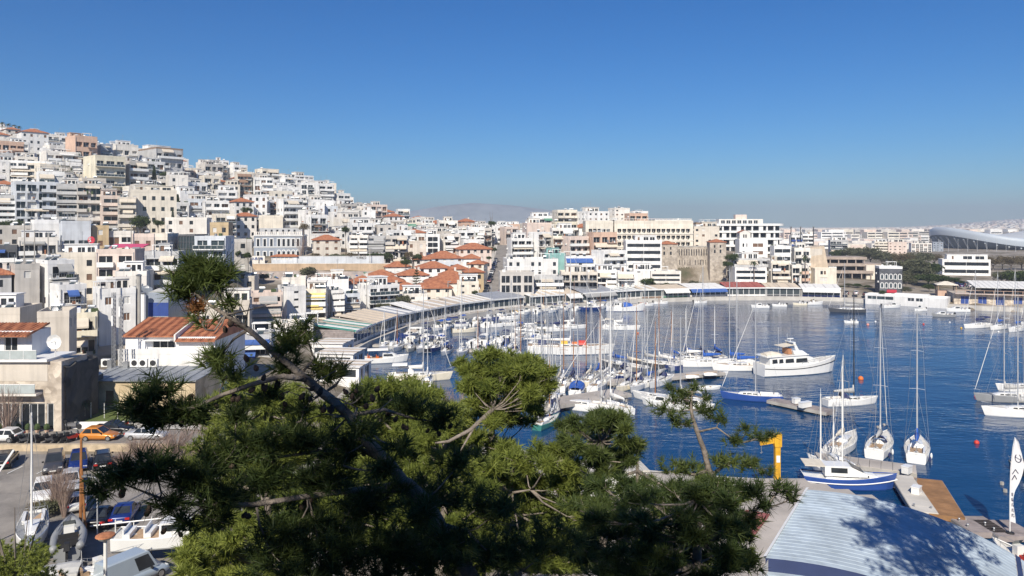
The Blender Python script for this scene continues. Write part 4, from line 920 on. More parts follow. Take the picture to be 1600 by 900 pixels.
for c in bays:
 for z0, z1 in ((.1, 2.9), (hh*.5+.3, hh*.5+3.1)):
  b = MB(); x = -w/2+c; b.box(x-.78, x-.5, -d/2-.1, -d/2+.05, z0, z1); b.box(x+.5, x+.78, -d/2-.1, -d/2+.05, z0, z1)
  if c > 9 and z0 < 1:
   for k in range(8):
    a0, a1 = pi*k/8, pi*(k+1)/8; b.hexa([(x+.5*cos(a0), -d/2-.1, z1+.5*sin(a0)), (x+.78*cos(a0), -d/2-.1, z1+.78*sin(a0)), (x+.78*cos(a0), -d/2+.05, z1+.78*sin(a0)), (x+.5*cos(a0), -d/2+.05, z1+.5*sin(a0)), (x+.5*cos(a1), -d/2-.1, z1+.5*sin(a1)), (x+.78*cos(a1), -d/2-.1, z1+.78*sin(a1)), (x+.78*cos(a1), -d/2+.05, z1+.78*sin(a1)), (x+.5*cos(a1), -d/2+.05, z1+.5*sin(a1))])
  else: b.box(x-.85, x+.85, -d/2-.14, -d/2+.05, z1, z1+.3)
  b.obj('window_surround', FRAME, t)
for z, e in ((hh-.5, .3), (hh*.5-.15, .15)):
 b = MB(); b.box(-w/2-e, w/2+e, -d/2-e, d/2+e, z, z+.3); b.obj('cornice', FRAME, t)
b = MB(); n = 26
for k in range(n): x = -w/2+w*(k+.5)/n; b.box(x-.14, x+.14, -d/2+.02, -d/2+.25, hh+.15, hh+1.0)
b.box(-w/2, w/2, -d/2, -d/2+.3, hh+1.0, hh+1.2); b.box(-w/2, w/2, -d/2, -d/2+.3, hh-.1, hh+.15)
for k in range(5): x = -w/2+.25+(w-.5)*k/4; b.box(x-.22, x+.22, -d/2-.03, -d/2+.33, hh-.1, hh+1.35)
b.obj('balustrade', wm('offwhite'), t)
walls4(t, w*.9, d*.5, 2.6, wm('grey'), [(.5, 2, [(2+2.2*k, 2.8+2.2*k, 0) for k in range(6)])], name='attic', z=hh, y=3, z00=0)
def longwall(name, label, pts, z0, z1, th, m, cat='wall', cap=None, mats=None):
 cx, cy = pts[0]; t = thing(name, label, cat, (cx, cy, z0))
 b = MB()
 for (ax, ay), (bx, by) in zip(pts[:-1], pts[1:]):
  l = math.hypot(bx-ax, by-ay); ux, uy = (bx-ax)/l, (by-ay)/l; nx_, ny = -uy*th/2, ux*th/2
  b.hexa([(ax-cx+nx_, ay-cy+ny, -2), (ax-cx-nx_, ay-cy-ny, -2), (bx-cx-nx_, by-cy-ny, -2), (bx-cx+nx_, by-cy+ny, -2)][::-1]+[(ax-cx+nx_, ay-cy+ny, z1-z0), (ax-cx-nx_, ay-cy-ny, z1-z0), (bx-cx-nx_, by-cy-ny, z1-z0), (bx-cx+nx_, by-cy+ny, z1-z0)][::-1])
 b.obj('wall', m, t)
 if cap:
  b = MB()
  for (ax, ay), (bx, by) in zip(pts[:-1], pts[1:]): b.beam((ax-cx, ay-cy, z1-z0+.08), (bx-cx, by-cy, z1-z0+.08), th+.2, .16)
  b.obj('coping', cap, t)
 return t
q = lambda px, Y: ((px-800)/F*Y, Y)
longwall('retaining_wall', 'long tan retaining wall below the grey mansion', [q(385, 273), q(470, 274), q(612, 275)], 10.2, 13.4, .6, mat('tan_render', (.50, .37, .25), .9, .2, .4, streak=.2), cap=wm('offwhite')); LM.append(('tan retaining wall', 520, 418))
gw = longwall('graffiti_wall', 'low wall covered in coloured graffiti below the tan wall', [q(398, 262), q(470, 263), q(605, 264)], 8.2, 11.2, .5, mat('graffiti_base', (.42, .36, .33), .9, .3, .6), cap=None); LM.append(('graffiti wall', 500, 432))
rr = random.Random(3); gcols = [AWN['blue'], AWN['red'], wm('teal'), FRAME, AWN['green'], wm('pink'), wm('paleblue')]
for k in range(46):
 x = rr.uniform(-91, -46); Y = 261.72+(x+91)*.02; b = MB(); z = rr.uniform(.3, 1.9); s = rr.uniform(.5, 1.1)
 pts = [(rr.uniform(-1, 1)*s, 0, z+rr.uniform(0, 1)*s) for _ in range(5)]; b.tube(pts, .12, 4); b.obj('paint_mark', gcols[k % 7], gw, (x-q(398, 262)[0], Y-262, 0))
x0, x1 = at(415, 456, 270); t = thing('kiosk', 'low kiosk with a red tiled roof on the tan wall before the mansion', 'kiosk', ((x0+x1)/2, 278, 14.5)); LM.append(('red roofed kiosk', 435, 410)); w = x1-x0
walls4(t, w, 3, 1.6, wm('paleblue'), [(.3, 1.3, [(k*1.6+.4, k*1.6+1.5, 1) for k in range(5)])], z00=-3); b = MB(); hip(b, w, 3, 1.6, .7, .5); b.obj('roof', TILES, t)
t = longwall('parapet_wall', 'pale parapet wall painted with blue letters behind the pine top', [q(386, 276.5), q(414, 276.8)], 14.5, 16.2, .4, wm('offwhite'))
for k in range(5):
 b = MB(); x = 1.2+k*1.0; b.tube([(x, -.28, .3), (x+.1, -.28, 1.1), (x+.55, -.28, .4 if k % 2 else 1.15), (x+.5, -.28, .3)], .13, 4); b.obj('paint_mark', AWN['blue'], t)
t = longwall('park_balustrade', 'long blue grey balustrade wall along the park edge above the tan wall', [q(458, 277), q(600, 278)], 14.5, 16.0, .4, wm('paleblue'), cap=wm('white'))
def hotel(px0, px1, Y, label, nbay, yaw):
 x0, x1 = at(px0, px1, Y); w = x1-x0; d = 13; zg = land((x0+x1)/2, Y+5); hh = H-(348.5-HZ)/F*Y-zg
 t = thing('hotel', label, 'hotel', ((x0+x1)/2, Y+d/2, zg), radians(yaw)); FOOT.append(((x0+x1)/2, Y+6, w*.5)); LM.append((label.split(' with')[0], (px0+px1)/2, 362))
 p = (w-2.4)/nbay; rows = []
 zs = [hh-4.6-3.05*k for k in range(4)][::-1]
 for z in zs: rows.append((z, z+1.95, [(1.2+p*i+p*.1, 1.2+p*(i+1)-p*.1, 0) for i in range(nbay)]))
 walls4(t, w, d, hh, wm('cream'), rows, rec=1.1, right=[(z, z+1.6, [(2, 3.2, 0), (6, 7.2, 0)]) for z in zs])
 for z in zs:
  for i in range(nbay):
   b = MB(); a = -w/2+1.2+p*i+p*.1; c = -w/2+1.2+p*(i+1)-p*.1
   b.tri((a, -d/2+.02, z), (a+.55, -d/2+.02, z), (a, -d/2+.02, z+.8)); b.tri((c-.55, -d/2+.02, z), (c, -d/2+.02, z), (c, -d/2+.02, z+.8))
   b.quad((a+.55, -d/2+.02, z), (a+.55, -d/2+1.05, z), (a, -d/2+1.05, z+.8), (a, -d/2+.02, z+.8)); b.quad((c-.55, -d/2+1.05, z), (c-.55, -d/2+.02, z), (c, -d/2+.02, z+.8), (c, -d/2+1.05, z+.8))
   b.obj('bay_sill', wm('cream'), t)
 for z in zs: b = MB(); b.box(-w/2-.15, w/2+.15, -d/2-.3, -d/2+.02, z-.45, z-.22); b.obj('ledge', wm('offwhite'), t)
 parapet(t, w, d, hh, wm('cream'), 1.1)
 b = MB(); n = int(w/1.6)
 for k in range(n): x = -w/2+.6+(w-1.2)*k/(n-1); b.box(x-.06, x+.06, -d/2+.5, -d/2+.62, hh, hh+1.9)
 b.box(-w/2+.5, w/2-.5, -d/2+.48, -d/2+.64, hh+1.9, hh+2.05); b.obj('roof_pergola', wm('offwhite'), t)
hotel(915, 958, 336, 'left hotel wing with two rows of dark bays behind the salmon arcade house', 5, 0)
hotel(960, 1083, 337, 'long cream hotel with rows of dark chamfered bays', 15, 0)
x0, x1 = at(1058, 1106, 309); w = x1-x0; zg = land((x0+x1)/2, 306); hh = H-(386-HZ)/F*309-zg
t = thing('stone_cliff_wall', 'tall grey brown stone retaining wall with rows of vertical slots below the hotel', 'wall', ((x0+x1)/2, 312, zg)); LM.append(('stone cliff wall', 1080, 415)); FOOT.append(((x0+x1)/2, 312, 8))
walls4(t, w, 6, hh, STONE, [(1, 4.5, [(.8+i*1.02, 1.15+i*1.02, 0) for i in range(12)]), (hh-7.5, hh-5.4, [(.9+i*1.1, 1.2+i*1.1, 0) for i in range(11)]), (hh-3.6, hh-.9, [(.7+i*1.04, 1.05+i*1.04, 0) for i in range(12)])])
for i in range(13): b = MB(); x = -w/2+.3+(w-.6)*i/12; b.box(x-.17, x+.17, -3.25, -2.9, -3, hh*.4 if i % 2 else hh-1.6); b.obj('rib', STONE, t)
b = MB(); b.box(-w/2, w/2, -3.1, -2.7, hh, hh+.5); b.obj('coping', CONC, t)
for px0, px1, yt, Y, lab in ((1031, 1060, 381, 305, 'stone house with a red roof strip at the left end of the stone cliff wall'), (1111, 1136, 378, 302, 'square stone tower with an orange red roof right of the stone cliff wall')):
 x0, x1 = at(px0, px1, Y); w = x1-x0; zg = land((x0+x1)/2, Y); hh = H-(yt-HZ)/F*Y-zg
 t = thing('stone_tower', lab, 'tower', ((x0+x1)/2, Y+4, zg), radians(-6), 'stone towers beside the cliff wall'); LM.append((lab.split(' with')[0]+(' by the cliff'), (px0+px1)/2, 400)); FOOT.append(((x0+x1)/2, Y+4, 5))
 walls4(t, w, 8, hh, STONE, [(hh-4.6, hh-3.2, [(w*.25, w*.25+.7, 0), (w*.6, w*.6+.7, 0)]), (hh-2.4, hh-1.3, [(w*.25, w*.25+.6, 0), (w*.6, w*.6+.6, 0)])])
 b = MB(); hip(b, w, 8, hh, 1.2, .3); b.obj('roof', TILES, t)
x0, x1 = at(1119, 1229, 352); w = x1-x0; d = 14; zg = land((x0+x1)/2, 358); hh = H-(352-HZ)/F*352-zg
t = thing('apartment_building', 'white apartment block with rounded balcony bands ending in a curve', 'building', ((x0+x1)/2, 352+d/2, zg), radians(-4)); LM.append(('curved balcony block', 1175, 362)); FOOT.append(((x0+x1)/2, 358, 17)); FOOT.append(((x0+x1)/2+9, 358, 10)); FOOT.append(((x0+x1)/2-10, 358, 10))
def rrect(w, d, rad, inset=0):
 X, Y = w/2-inset, d/2-inset; r_ = max(.3, rad-inset); p = [(-X, -Y)]
 for k in range(7): a = -pi/2+pi/2*k/6; p.append((X-r_+r_*cos(a), -Y+r_+r_*sin(a)))
 p += [(X, Y), (-X, Y)]; return p
b = MB(); b.prism(rrect(w, d, 5, 1.9), -4, hh); b.obj('glazed_core', GLASS, t)
nf = 4; fh = hh/nf
for k in range(nf+1):
 b = MB(); b.prism(rrect(w, d, 5), k*fh-.25, k*fh); b.obj('floor_slab', FRAME, t)
 if k:
  pass
 b = MB(); po, pi_ = rrect(w, d, 5, .02), rrect(w, d, 5, .2)
 for i in range(8): a, c, e, f_ = po[i], po[i+1], pi_[i+1], pi_[i]; b.hexa([(*a, k*fh), (*c, k*fh), (*e, k*fh), (*f_, k*fh), (*a, k*fh+.8), (*c, k*fh+.8), (*e, k*fh+.8), (*f_, k*fh+.8)])
 b.obj('balcony', FRAME, t)
for k in range(nf):
 for i in range(9):
  x = -w/2+.6+(w-6)*i/8; b = MB(); b.box(x-.35, x+(1.6 if (i+k) % 3 == 0 else .35), -d/2+.5, -d/2+2.1, k*fh, (k+1)*fh-.26); b.obj('partition', wm('white'), t)
walls4(t, w*.62, d*.5, 3.0, wm('offwhite'), [(.3, 2.4, [(1+2.6*i, 2.8+2.6*i, 0) for i in range(7)])], name='penthouse', z=hh, x=-w*.1, y=1, z00=0)
walls4(t, w*.16, d*.3, 2.2, wm('pink'), name='lift_house', z=hh+3.02, x=-w*.08, y=2, z00=0)
x0, x1 = at(1157, 1200, 306); w = x1-x0; zg = land((x0+x1)/2, 308); hh = H-(375-HZ)/F*306-zg
t = thing('gable_tower_house', 'white house with a gabled tower at its left corner below the curved balconies', 'house', ((x0+x1)/2, 306+4, zg), radians(-4)); LM.append(('white gable tower house', 1178, 380)); FOOT.append(((x0+x1)/2, 310, 7))
walls4(t, w, 8, hh, wm('white'), [(hh-6, hh-4.6, [(1.2, 2.1, 0), (5.4, 9.6, 2)]), (hh-2.9, hh-1.4, [(1.2, 1.9, 0), (2.8, 3.2, 0), (5.4, 9.6, 2)])]); parapet(t, w, 8, hh, wm('white'), .4)
walls4(t, 4.4, 5, 2.8, wm('offwhite'), [(.6, 2, [(1.4, 1.95, 0), (2.3, 2.85, 0)])], name='tower_wall', z=hh+.3, x=-w/2+2.3, y=-1.4, z00=-.3)
b = MB(); c = -w/2+2.3; z = hh+3.1; b.quad((c-2.5, -4.1, z), (c, -4.1, z+1.1), (c, 1.3, z+1.1), (c-2.5, 1.3, z)); b.quad((c, -4.1, z+1.1), (c+2.5, -4.1, z), (c+2.5, 1.3, z), (c, 1.3, z+1.1)); b.tri((c-2.5, -3.92, z), (c+2.5, -3.92, z), (c, -3.92, z+1.1), 1); b.obj('roof', [TILES, wm('offwhite')], t)
Y = 299; x0, x1 = at(1264, 1301, Y); zg = land((x0+x1)/2, Y); hh = H-(384-HZ)/F*Y-zg
t = thing('buttress_wall', 'tall beige blank building narrowing upwards at the right end of the far houses', 'building', ((x0+x1)/2, Y+4, zg)); LM.append(('beige tapering building', 1280, 410)); w = x1-x0
b = MB(); b.hexa([(-w/2, -4, -3), (w/2, -4, -3), (w/2, 4, -3), (-w/2, 4, -3), (-w/2, -3.5, hh-1), (w/2-3.2, -3.5, hh), (w/2-3.2, 4, hh), (-w/2, 4, hh-1)]); b.obj('wall', mat('sand_render', (.56, .46, .35), .9, .2, .5, streak=.25, bump=.3, bscale=3), t)
b = MB(); b.box(-w/2+.1, w/2-4, -3.6, -3.45, hh*.35, hh-1.2); b.obj('panel', wm('beige'), t)
walls4(t, w*.9, 4, 6, wm('cream'), [(1, 2.6, [(2, 5, 1)]), (3.8, 5.2, [(2.2, 3.2, 0), (3.6, 4.4, 2)])], name='annex', x=.3, y=-6); parapet(t, w*.9, 4, 6, wm('cream'), .4, x=.3, y=-6)
Y = 322; x0, x1 = at(1291, 1364, Y); w = x1-x0; zg = land((x0+x1)/2, Y); d = 16
t = thing('terrace_building', 'brown concrete building of stacked open terraces right of the beige tapering building', 'building', ((x0+x1)/2, Y+d/2, zg), radians(-8)); LM.append(('concrete terraces', 1328, 415)); FOOT.append(((x0+x1)/2, Y+6, 12))
for k, (z, xa, xb, y0) in enumerate(((9.0, -w/2, w/2-1, 3), (6.2, -w/2-.5, w/2+4, 0), (3.2, -w/2-.5, w/2, -2.5))):
 b = MB(); b.box(xa, xb, -d/2+y0, d/2, z-.9, z+.25); b.obj('floor_slab', mat('brown_concrete', (.40, .33, .28), .9, .25, .5, streak=.2), t)
 b = MB(); b.box(xa+.5, xb-1, -d/2+y0+2.5, d/2-.5, z-3.4, z-.9); b.obj('glazing', GLASS, t)
 for i in range(6): b = MB(); x = xa+.6+(xb-xa-1.5)*i/5; b.box(x-.2, x+.2, -d/2+y0+.4, -d/2+y0+.9, z-3.2, z-.9); b.obj('column', MATS['brown_concrete'], t)
b = MB(); b.box(w/2-2.6, w/2+2.2, -d/2-1.2, -d/2+4, -1, 5.9); b.obj('blank_block', wm('cream'), t)
b = MB(); b.box(-w/2+2, -w/2+5.2, -d/2-2.4, -d/2-2.1, 3.6, 5.2); b.obj('screen', FRAME, t)
vil = next(o for o in bpy.data.objects if o.get('label', '').startswith('dark grey stone house'))
vw = next(c for c in vil.children if c.name.startswith('wall')); bb = [v.co[:] for v in vw.data.vertices]; vx0 = min(v[0] for v in bb); vx1 = max(v[0] for v in bb); vy = min(v[1] for v in bb); vz = max(v[2] for v in bb)
for k, zc in enumerate((vz-3.4, vz-6.6)):
 for i in range(5):
  if k and i in (1, 2, 3): pass
  x = vx0+(vx1-vx0)*(i+.6)/5.2; b = MB(); b.quad((x-.38, vy-.03, zc-.7), (x+.38, vy-.03, zc-.7), (x+.38, vy-.03, zc+.7), (x-.38, vy-.03, zc+.7), 1)
  b.box(x-.6, x-.38, vy-.12, vy+.02, zc-.8, zc+.75); b.box(x+.38, x+.6, vy-.12, vy+.02, zc-.8, zc+.75); b.box(x-.38, x+.38, vy-.12, vy+.02, zc-.8, zc-.6)
  for q_ in range(6):
   a0, a1 = pi*q_/6, pi*(q_+1)/6; b.hexa([(x+.38*cos(a0), vy-.12, zc+.75+.38*sin(a0)), (x+.6*cos(a0), vy-.12, zc+.75+.6*sin(a0)), (x+.6*cos(a0), vy+.02, zc+.75+.6*sin(a0)), (x+.38*cos(a0), vy+.02, zc+.75+.38*sin(a0)), (x+.38*cos(a1), vy-.12, zc+.75+.38*sin(a1)), (x+.6*cos(a1), vy-.12, zc+.75+.6*sin(a1)), (x+.6*cos(a1), vy+.02, zc+.75+.6*sin(a1)), (x+.38*cos(a1), vy+.02, zc+.75+.38*sin(a1))])
  b.obj('arched_window', [FRAME, GLASS2], vil)
b = MB(); b.box(vx0+2.2, vx1-2.2, vy-1.3, vy, vz-8.9, vz-8.6); b.box(vx0+2.2, vx1-2.2, vy-1.3, vy-1.15, vz-8.6, vz-7.8); b.obj('balcony', AWN['red'], vil)
def along(p0, p1, d): l = math.hypot(p1[0]-p0[0], p1[1]-p0[1]); return l, atan2(p1[1]-p0[1], p1[0]-p0[0])
p0, p1 = (126.5, 262), (146, 246); l, a = along(p0, p1, 0)
t = thing('quay_restaurant', 'long low white quay building with bluish windows at the water edge', 'restaurant', ((p0[0]+p1[0])/2, (p0[1]+p1[1])/2, 1.4), a); LM.append(('long white quay building', 1430, 470))
walls4(t, l, 6, 1.9, wm('white'), [(.45, 1.5, [(.8, 3.6, 3), (3.8, 9, 3), (13.5, 15.4, 0), (16, 18, 0)])], z00=-1.5); parapet(t, l, 6, 1.9, wm('white'), .3)
b = MB(); b.box(-l/2+9, l/2-6, -1, 2, 1.9, 2.7); b.obj('roof_block', wm('white'), t)
p0, p1 = (148, 246.5), (206, 224); l, a = along(p0, p1, 0); d = 13
t = thing('yacht_club', 'stone boathouse with blue doors and a long white ribbed roof at right', 'boathouse', ((p0[0]+p1[0])/2-sin(a)*d/2, (p0[1]+p1[1])/2+cos(a)*d/2, 1.4), a); LM.append(('boathouse with blue doors', 1560, 470))
drs = [(2+5.0*k, 4.4+5.0*k, 0) for k in range(11)]
walls4(t, l, d, 3.4, PALESTONE, [(.05, 2.6, drs)], z00=-2)
for k in range(11):
 b = MB(); x = -l/2+2+5.0*k; b.box(x, x+1.16, -d/2+.05, -d/2+.12, .05, 2.6); b.box(x+1.24, x+2.4, -d/2+.05, -d/2+.12, .05, 2.6); b.obj('door', wm('blue'), t)
b = MB(); b.box(-l/2, l/2, -d/2-2.2, -d/2, 3.45, 3.65); b.obj('terrace_slab', wm('pink'), t)
for k in range(24): b = MB(); x = -l/2+.3+(l-.6)*k/23; b.box(x-.06, x+.06, -d/2-2.1, -d/2-1.98, 3.65, 4.7); b.obj('rail_post', wm('salmon'), t)
b = MB(); b.beam((-l/2, -d/2-2.04, 4.72), (l/2, -d/2-2.04, 4.72), .12); b.obj('handrail', wm('salmon'), t)
b = MB(); b.box(-l/2+8, l/2, -d/2+.6, d/2, 3.66, 5.6); b.obj('upper_glazing', GLASS, t)
n = 36
for k in range(n):
 xa = -l/2+6+(l-6)*k/n; xb = xa+(l-6)/n-.12; b = MB(); b.hexa([(xa, -d/2-1.5, 5.6), (xb, -d/2-1.5, 5.6), (xb, d/2, 7.0), (xa, d/2, 7.0), (xa, -d/2-1.5, 5.75), (xb, -d/2-1.5, 5.75), (xb, d/2, 7.15), (xa, d/2, 7.15)]); b.obj('roof_panel', AWN['white'], t)
p = q(1478, 262); t = thing('roofed_terrace', 'small square terrace with a tan pyramid roof beside the ribbed white roof', 'pavilion', (*p, 3.5), radians(-20)); b = MB(); hip(b, 6, 5, 3.2, 1.1, .4); b.obj('roof', wm('cream'), t)
for sx in (-1, 1):
 for sy in (-1, 1): b = MB(); b.box(sx*2.8-.12, sx*2.8+.12, sy*2.3-.12, sy*2.3+.12, -2, 3.2); b.obj('post', wm('brown'), t)
b = MB(); b.box(-3, 3, -2.5, 2.5, -2, 1.0); b.obj('base_wall', wm('salmon'), t)
Y0 = 735; cx = (1563-800)/F*Y0; R0 = 62
t = thing('stadium', 'huge grey blue oval stadium with a saddle shaped rim on raking struts', 'stadium', (cx, Y0, 5.5)); LM.append(('stadium', 1540, 378))
N = 72; secs = []
def rim(th): return 16+5.6*cos(2*(th-pi))
for k in range(N+1):
 th = 2*pi*k/N; zt = rim(th); row = []
 for rr_, dz in ((46, 0), (52, 0), (R0-3, zt-9.6), (R0-.6, zt-7.8), (R0, zt-3.8), (R0-.4, zt-1), (R0-2, zt), (R0-5, zt-.4)):
  row.append((rr_*cos(th), rr_*sin(th), dz if dz else (0 if rr_ == 46 else 2)))
 secs.append(row)
b = MB(); b.loft([s_[3:] for s_ in secs]); b.obj('rim', mat('stadium_panel', (.42, .47, .53), .5, .1, .05), t, smooth=True)
b = MB(); b.loft([s_[:4] for s_ in secs]); b.obj('bowl', mat('stadium_shade_concrete', (.10, .14, .20), .8, .2, .1), t, smooth=True)  # shade below the rim is put into the bowl's dark blue colour
b = MB(); rows = []
for q_ in range(8):
 f_ = q_/7; rows.append([((R0-5)*f_*cos(2*pi*k/N), (R0-5)*f_*sin(2*pi*k/N), 15.6-1.5*(1-f_)+(rim(2*pi*k/N)-16)*f_*f_) for k in range(N+1)])
b.loft(rows); b.obj('roof', mat('stadium_roof', (.55, .57, .58), .6, .1, .1), t, smooth=True)
for k in range(40):
 th = 2*pi*k/40; zt = rim(th); b = MB(); b.beam(((R0-2)*cos(th), (R0-2)*sin(th), zt-9.2), ((R0-12)*cos(th), (R0-12)*sin(th), -.5), 1.2, 1.6); b.obj('strut', mat('stadium_strut', (.40, .44, .48), .7, .1), t)
for k in range(9):
 Y = 640; px = 1467+k*15; p = q(px, Y); o = thing('flagpole', f'grey flagpole {["left end", "second", "third", "fourth", "fifth", "sixth", "seventh", "eighth", "right end"][k]} of the row before the stadium', 'flagpole', (*p, 5.5), 0, 'flagpoles before the stadium')
 b = MB(); b.tube([(0, 0, 0), (0, 0, 11)], [.16, .08], 5); b.obj('pole', ALU, o); b = MB(); b.ell((0, 0, 11.1), (.18, .18, .18), 5, 4); b.obj('finial', ALU, o)
sy = [238+5*k for k in range(36)]
def ribbon(name, off0, off1, m, dz):
 b = MB()
 for a, c in zip(sy[:-1], sy[1:]):
  xa, xc = STREETX(a), STREETX(c); za, zc = land(xa, a)+dz, land(xc, c)+dz
  b.quad((xa+off0, a, za), (xa+off1, a, za), (xc+off1, c, zc), (xc+off0, c, zc))
 return tag(b.obj(name, m), kind='structure')
ribbon('road', -3.6, 3.6, ASPH, .25); ribbon('pavement', -5.4, -3.6, PALECONC, .38); ribbon('pavement', 3.6, 5.0, PALECONC, .38)
# ------------------------------------------------------------- restaurants in glass pavilions along the quay
QL = [HB[i] for i in range(10, 23)]
def qoff(dist):
 o = offset(HB, dist); o = o if not inpoly(*o[12], HB) else offset(HB, -dist)
 return [o[i] for i in range(10, 23)]
QP = qoff(1.6)
def qpoint(px):
 for a, c in zip(QP[:-1], QP[1:]):
  pa, pc = PX((*a, 0)), PX((*c, 0))
  if pa <= px <= pc:
   t_ = (px-pa)/(pc-pa); lo, hi = 0, 1
   for _ in range(20):
    m_ = (lo+hi)/2; x_ = a[0]+(c[0]-a[0])*m_; y_ = a[1]+(c[1]-a[1])*m_
    if PX((x_, y_, 0)) < px: lo = m_
    else: hi = m_
   return (a[0]+(c[0]-a[0])*lo, a[1]+(c[1]-a[1])*lo)
 return QP[0] if px < 600 else QP[-1]
CLEAR = mat('pavilion_glass', (.07, .085, .09), .05, .3, .4, spec=.6)
def pavilion(px0, px1, label, roofs, h=3.3, rise=1.0, depth=8.5, awn=None, wallm=None, planks=False, flat=False):
 p0, p1 = qpoint(px0), qpoint(px1); l, a = along(p0, p1, 0); mx_, my = (p0[0]+p1[0])/2, (p0[1]+p1[1])/2
 t = thing('quay_pavilion', label, 'restaurant', (mx_-sin(a)*depth/2, my+cos(a)*depth/2, 1.36), a, 'restaurant pavilions along the quay')
 LM.append((label.split(' with')[0] if len(label.split(' with')[0].split()) > 2 else label, (px0+px1)/2, PY((mx_, my, 4))))
 n = max(3, int(l/2.0)); near = my < 215
 gl = MB(); fr_ = MB()
 for i in range(n):
  xa = -l/2+l*i/n; xb = -l/2+l*(i+1)/n
  b = MB() if near else gl
  b.box(xa+.1, xb-.1, -depth/2+.06, -depth/2+.1, .75, h-.25, 0)
  b.box(xa+.1, xb-.1, -depth/2+.02, -depth/2+.14, .68, .75, 1); b.box(xa+.1, xb-.1, -depth/2+.02, -depth/2+.14, .1, .66, 2)
  if near: b.obj('glass_panel', [CLEAR, FRAME, wallm or wm('offwhite')], t)
  pb = MB(); pb.box(xa-.09, xa+.09, -depth/2, -depth/2+.18, 0, h-.2); pb.obj('post', FRAME, t)
 pb = MB(); pb.box(l/2-.09, l/2+.09, -depth/2, -depth/2+.18, 0, h-.2); pb.obj('post', FRAME, t)
 if not near: stuff(gl.obj('glazing', [CLEAR, FRAME, wallm or wm('offwhite')], t))
 for sx in (-1, 1):
  m_ = max(2, int(depth/2.2)); b = MB()
  if planks and sx < 0:
   for k in range(9): pk = MB(); z = .05+k*.38; pk.box(-l/2-.14, -l/2-.04, -depth/2, depth/2, z, z+.35); pk.obj('plank', GREYPLANK, t)
   continue
  for i in range(m_):
   ya = -depth/2+depth*i/m_; yb = -depth/2+depth*(i+1)/m_
   b.box(sx*l/2-.03, sx*l/2+.03, ya+.2, yb-.1, .75, h-.2, 0); b.box(sx*l/2-.07, sx*l/2+.07, ya+.2, yb-.1, .05, .72, 1)
   b.box(sx*l/2-.08, sx*l/2+.08, ya-.0+.2-.17, ya+.18+.0, .05, h-.2, 1) if i else None
  b.obj('side_glazing', [CLEAR, FRAME], t)
 b = MB(); b.box(-l/2, l/2, depth/2-.2, depth/2, 0, h+rise-.2); b.obj('back_wall', wm('offwhite'), t)
 b = MB(); b.box(-l/2+.05, l/2-.05, -depth/2+.2, depth/2-.25, .02, .06); b.obj('floor', TEAK, t)
 b = MB()
 tr = random.Random(int(px0))
 for i in range(int(l/1.7)):
  for j in range(3):
   x = -l/2+1+(l-2)*i/max(1, int(l/1.7)-1); y = -depth/2+1.6+j*2.2
   b.box(x-.4, x+.4, y-.4, y+.4, .72, .76, 0); b.box(x-.05, x+.05, y-.05, y+.05, .06, .72, 1)
   for s_ in (-.62, .62): b.box(x+s_-.2, x+s_+.2, y-.2, y+.2, .45, .5, 1); b.box(x+s_*1.28-.03, x+s_*1.28+.03, y-.2, y+.2, .5, .95, 1)
 stuff(b.obj('tables_and_chairs', [FRAME, TEAK], t))
 ns = max(3, int(l/1.5))
 for i in range(ns):
  xa = -l/2-.25+(l+.5)*i/ns; xb = -l/2-.25+(l+.5)*(i+1)/ns-.08; m_ = roofs[i % len(roofs)]; b = MB(); z0, z1 = h-.15, h+rise
  dz = .07*(i % 2)
  b.hexa([(xa, -depth/2-.5, z0), (xb, -depth/2-.5, z0), (xb, depth/2+.1, z1), (xa, depth/2+.1, z1), (xa, -depth/2-.5, z0+.1+dz), (xb, -depth/2-.5, z0+.1+dz), (xb, depth/2+.1, z1+.1+dz), (xa, depth/2+.1, z1+.1+dz)])
  b.obj('roof_panel', m_, t)
 b = MB(); b.box(-l/2-.2, l/2+.2, -depth/2-.56, -depth/2-.5, h-.4, h+.05); b.obj('gutter', FRAME, t)
 if awn:
  am = awning_mesh(l*.98, 1.5, .9); am.obj('awning', AWN[awn], t, (0, -depth/2-.58, h-.35))
 return t
SLAT = mat('roof_slat_beige', (.55, .47, .38), .85, .15, .8); SLATG = mat('roof_slat_green', (.07, .30, .24), .7, .15, .8); SHEET = mat('roof_sheet_grey', (.36, .38, .42), .55, .15, .6, metal=.2); PALE = AWN['white']
FABR = mat('roof_fabric_cream', (.64, .54, .42), .9, .1, .5)
pavilion(553, 584, 'glass pavilion with green striped roof and plank end wall, nearest on the left quay', [SLATG, PALE, SLATG, SLAT], planks=True, depth=10)
pavilion(586, 621, 'glass pavilion with a cream fabric roof behind the green striped one', [FABR], rise=1.3, depth=9)
pavilion(623, 648, 'glass pavilion with grey and white striped roof before the white canvas one', [SHEET, PALE])
pavilion(650, 668, 'glass pavilion with a bright white canvas roof', [PALE], rise=1.6)
pavilion(670, 716, 'glass pavilion with a beige slatted roof right of the white canvas', [SLAT, SLAT, PALE])
pavilion(718, 770, 'long pavilion with a pale striped roof below the crimson awning house', [SLAT, PALE])
pavilion(772, 818, 'low pavilion with a plain grey sheet roof at the street foot', [SHEET], rise=1.2)
pavilion(828, 880, 'pavilion with a white sheet roof and dark glass, below the grey taverna', [PALE, FABR], wallm=wm('slate'))
pavilion(884, 906, 'small pavilion with drooping cream awnings', [FABR], awn='white')
pavilion(910, 960, 'pavilion with a long grey sloping awning roof', [SHEET], rise=1.7, awn='grey')
pavilion(962, 1001, 'pale glass conservatory pavilion with flat white roof', [PALE, mat('conservatory_glass', (.5, .55, .55), .1, .05)], rise=.5)
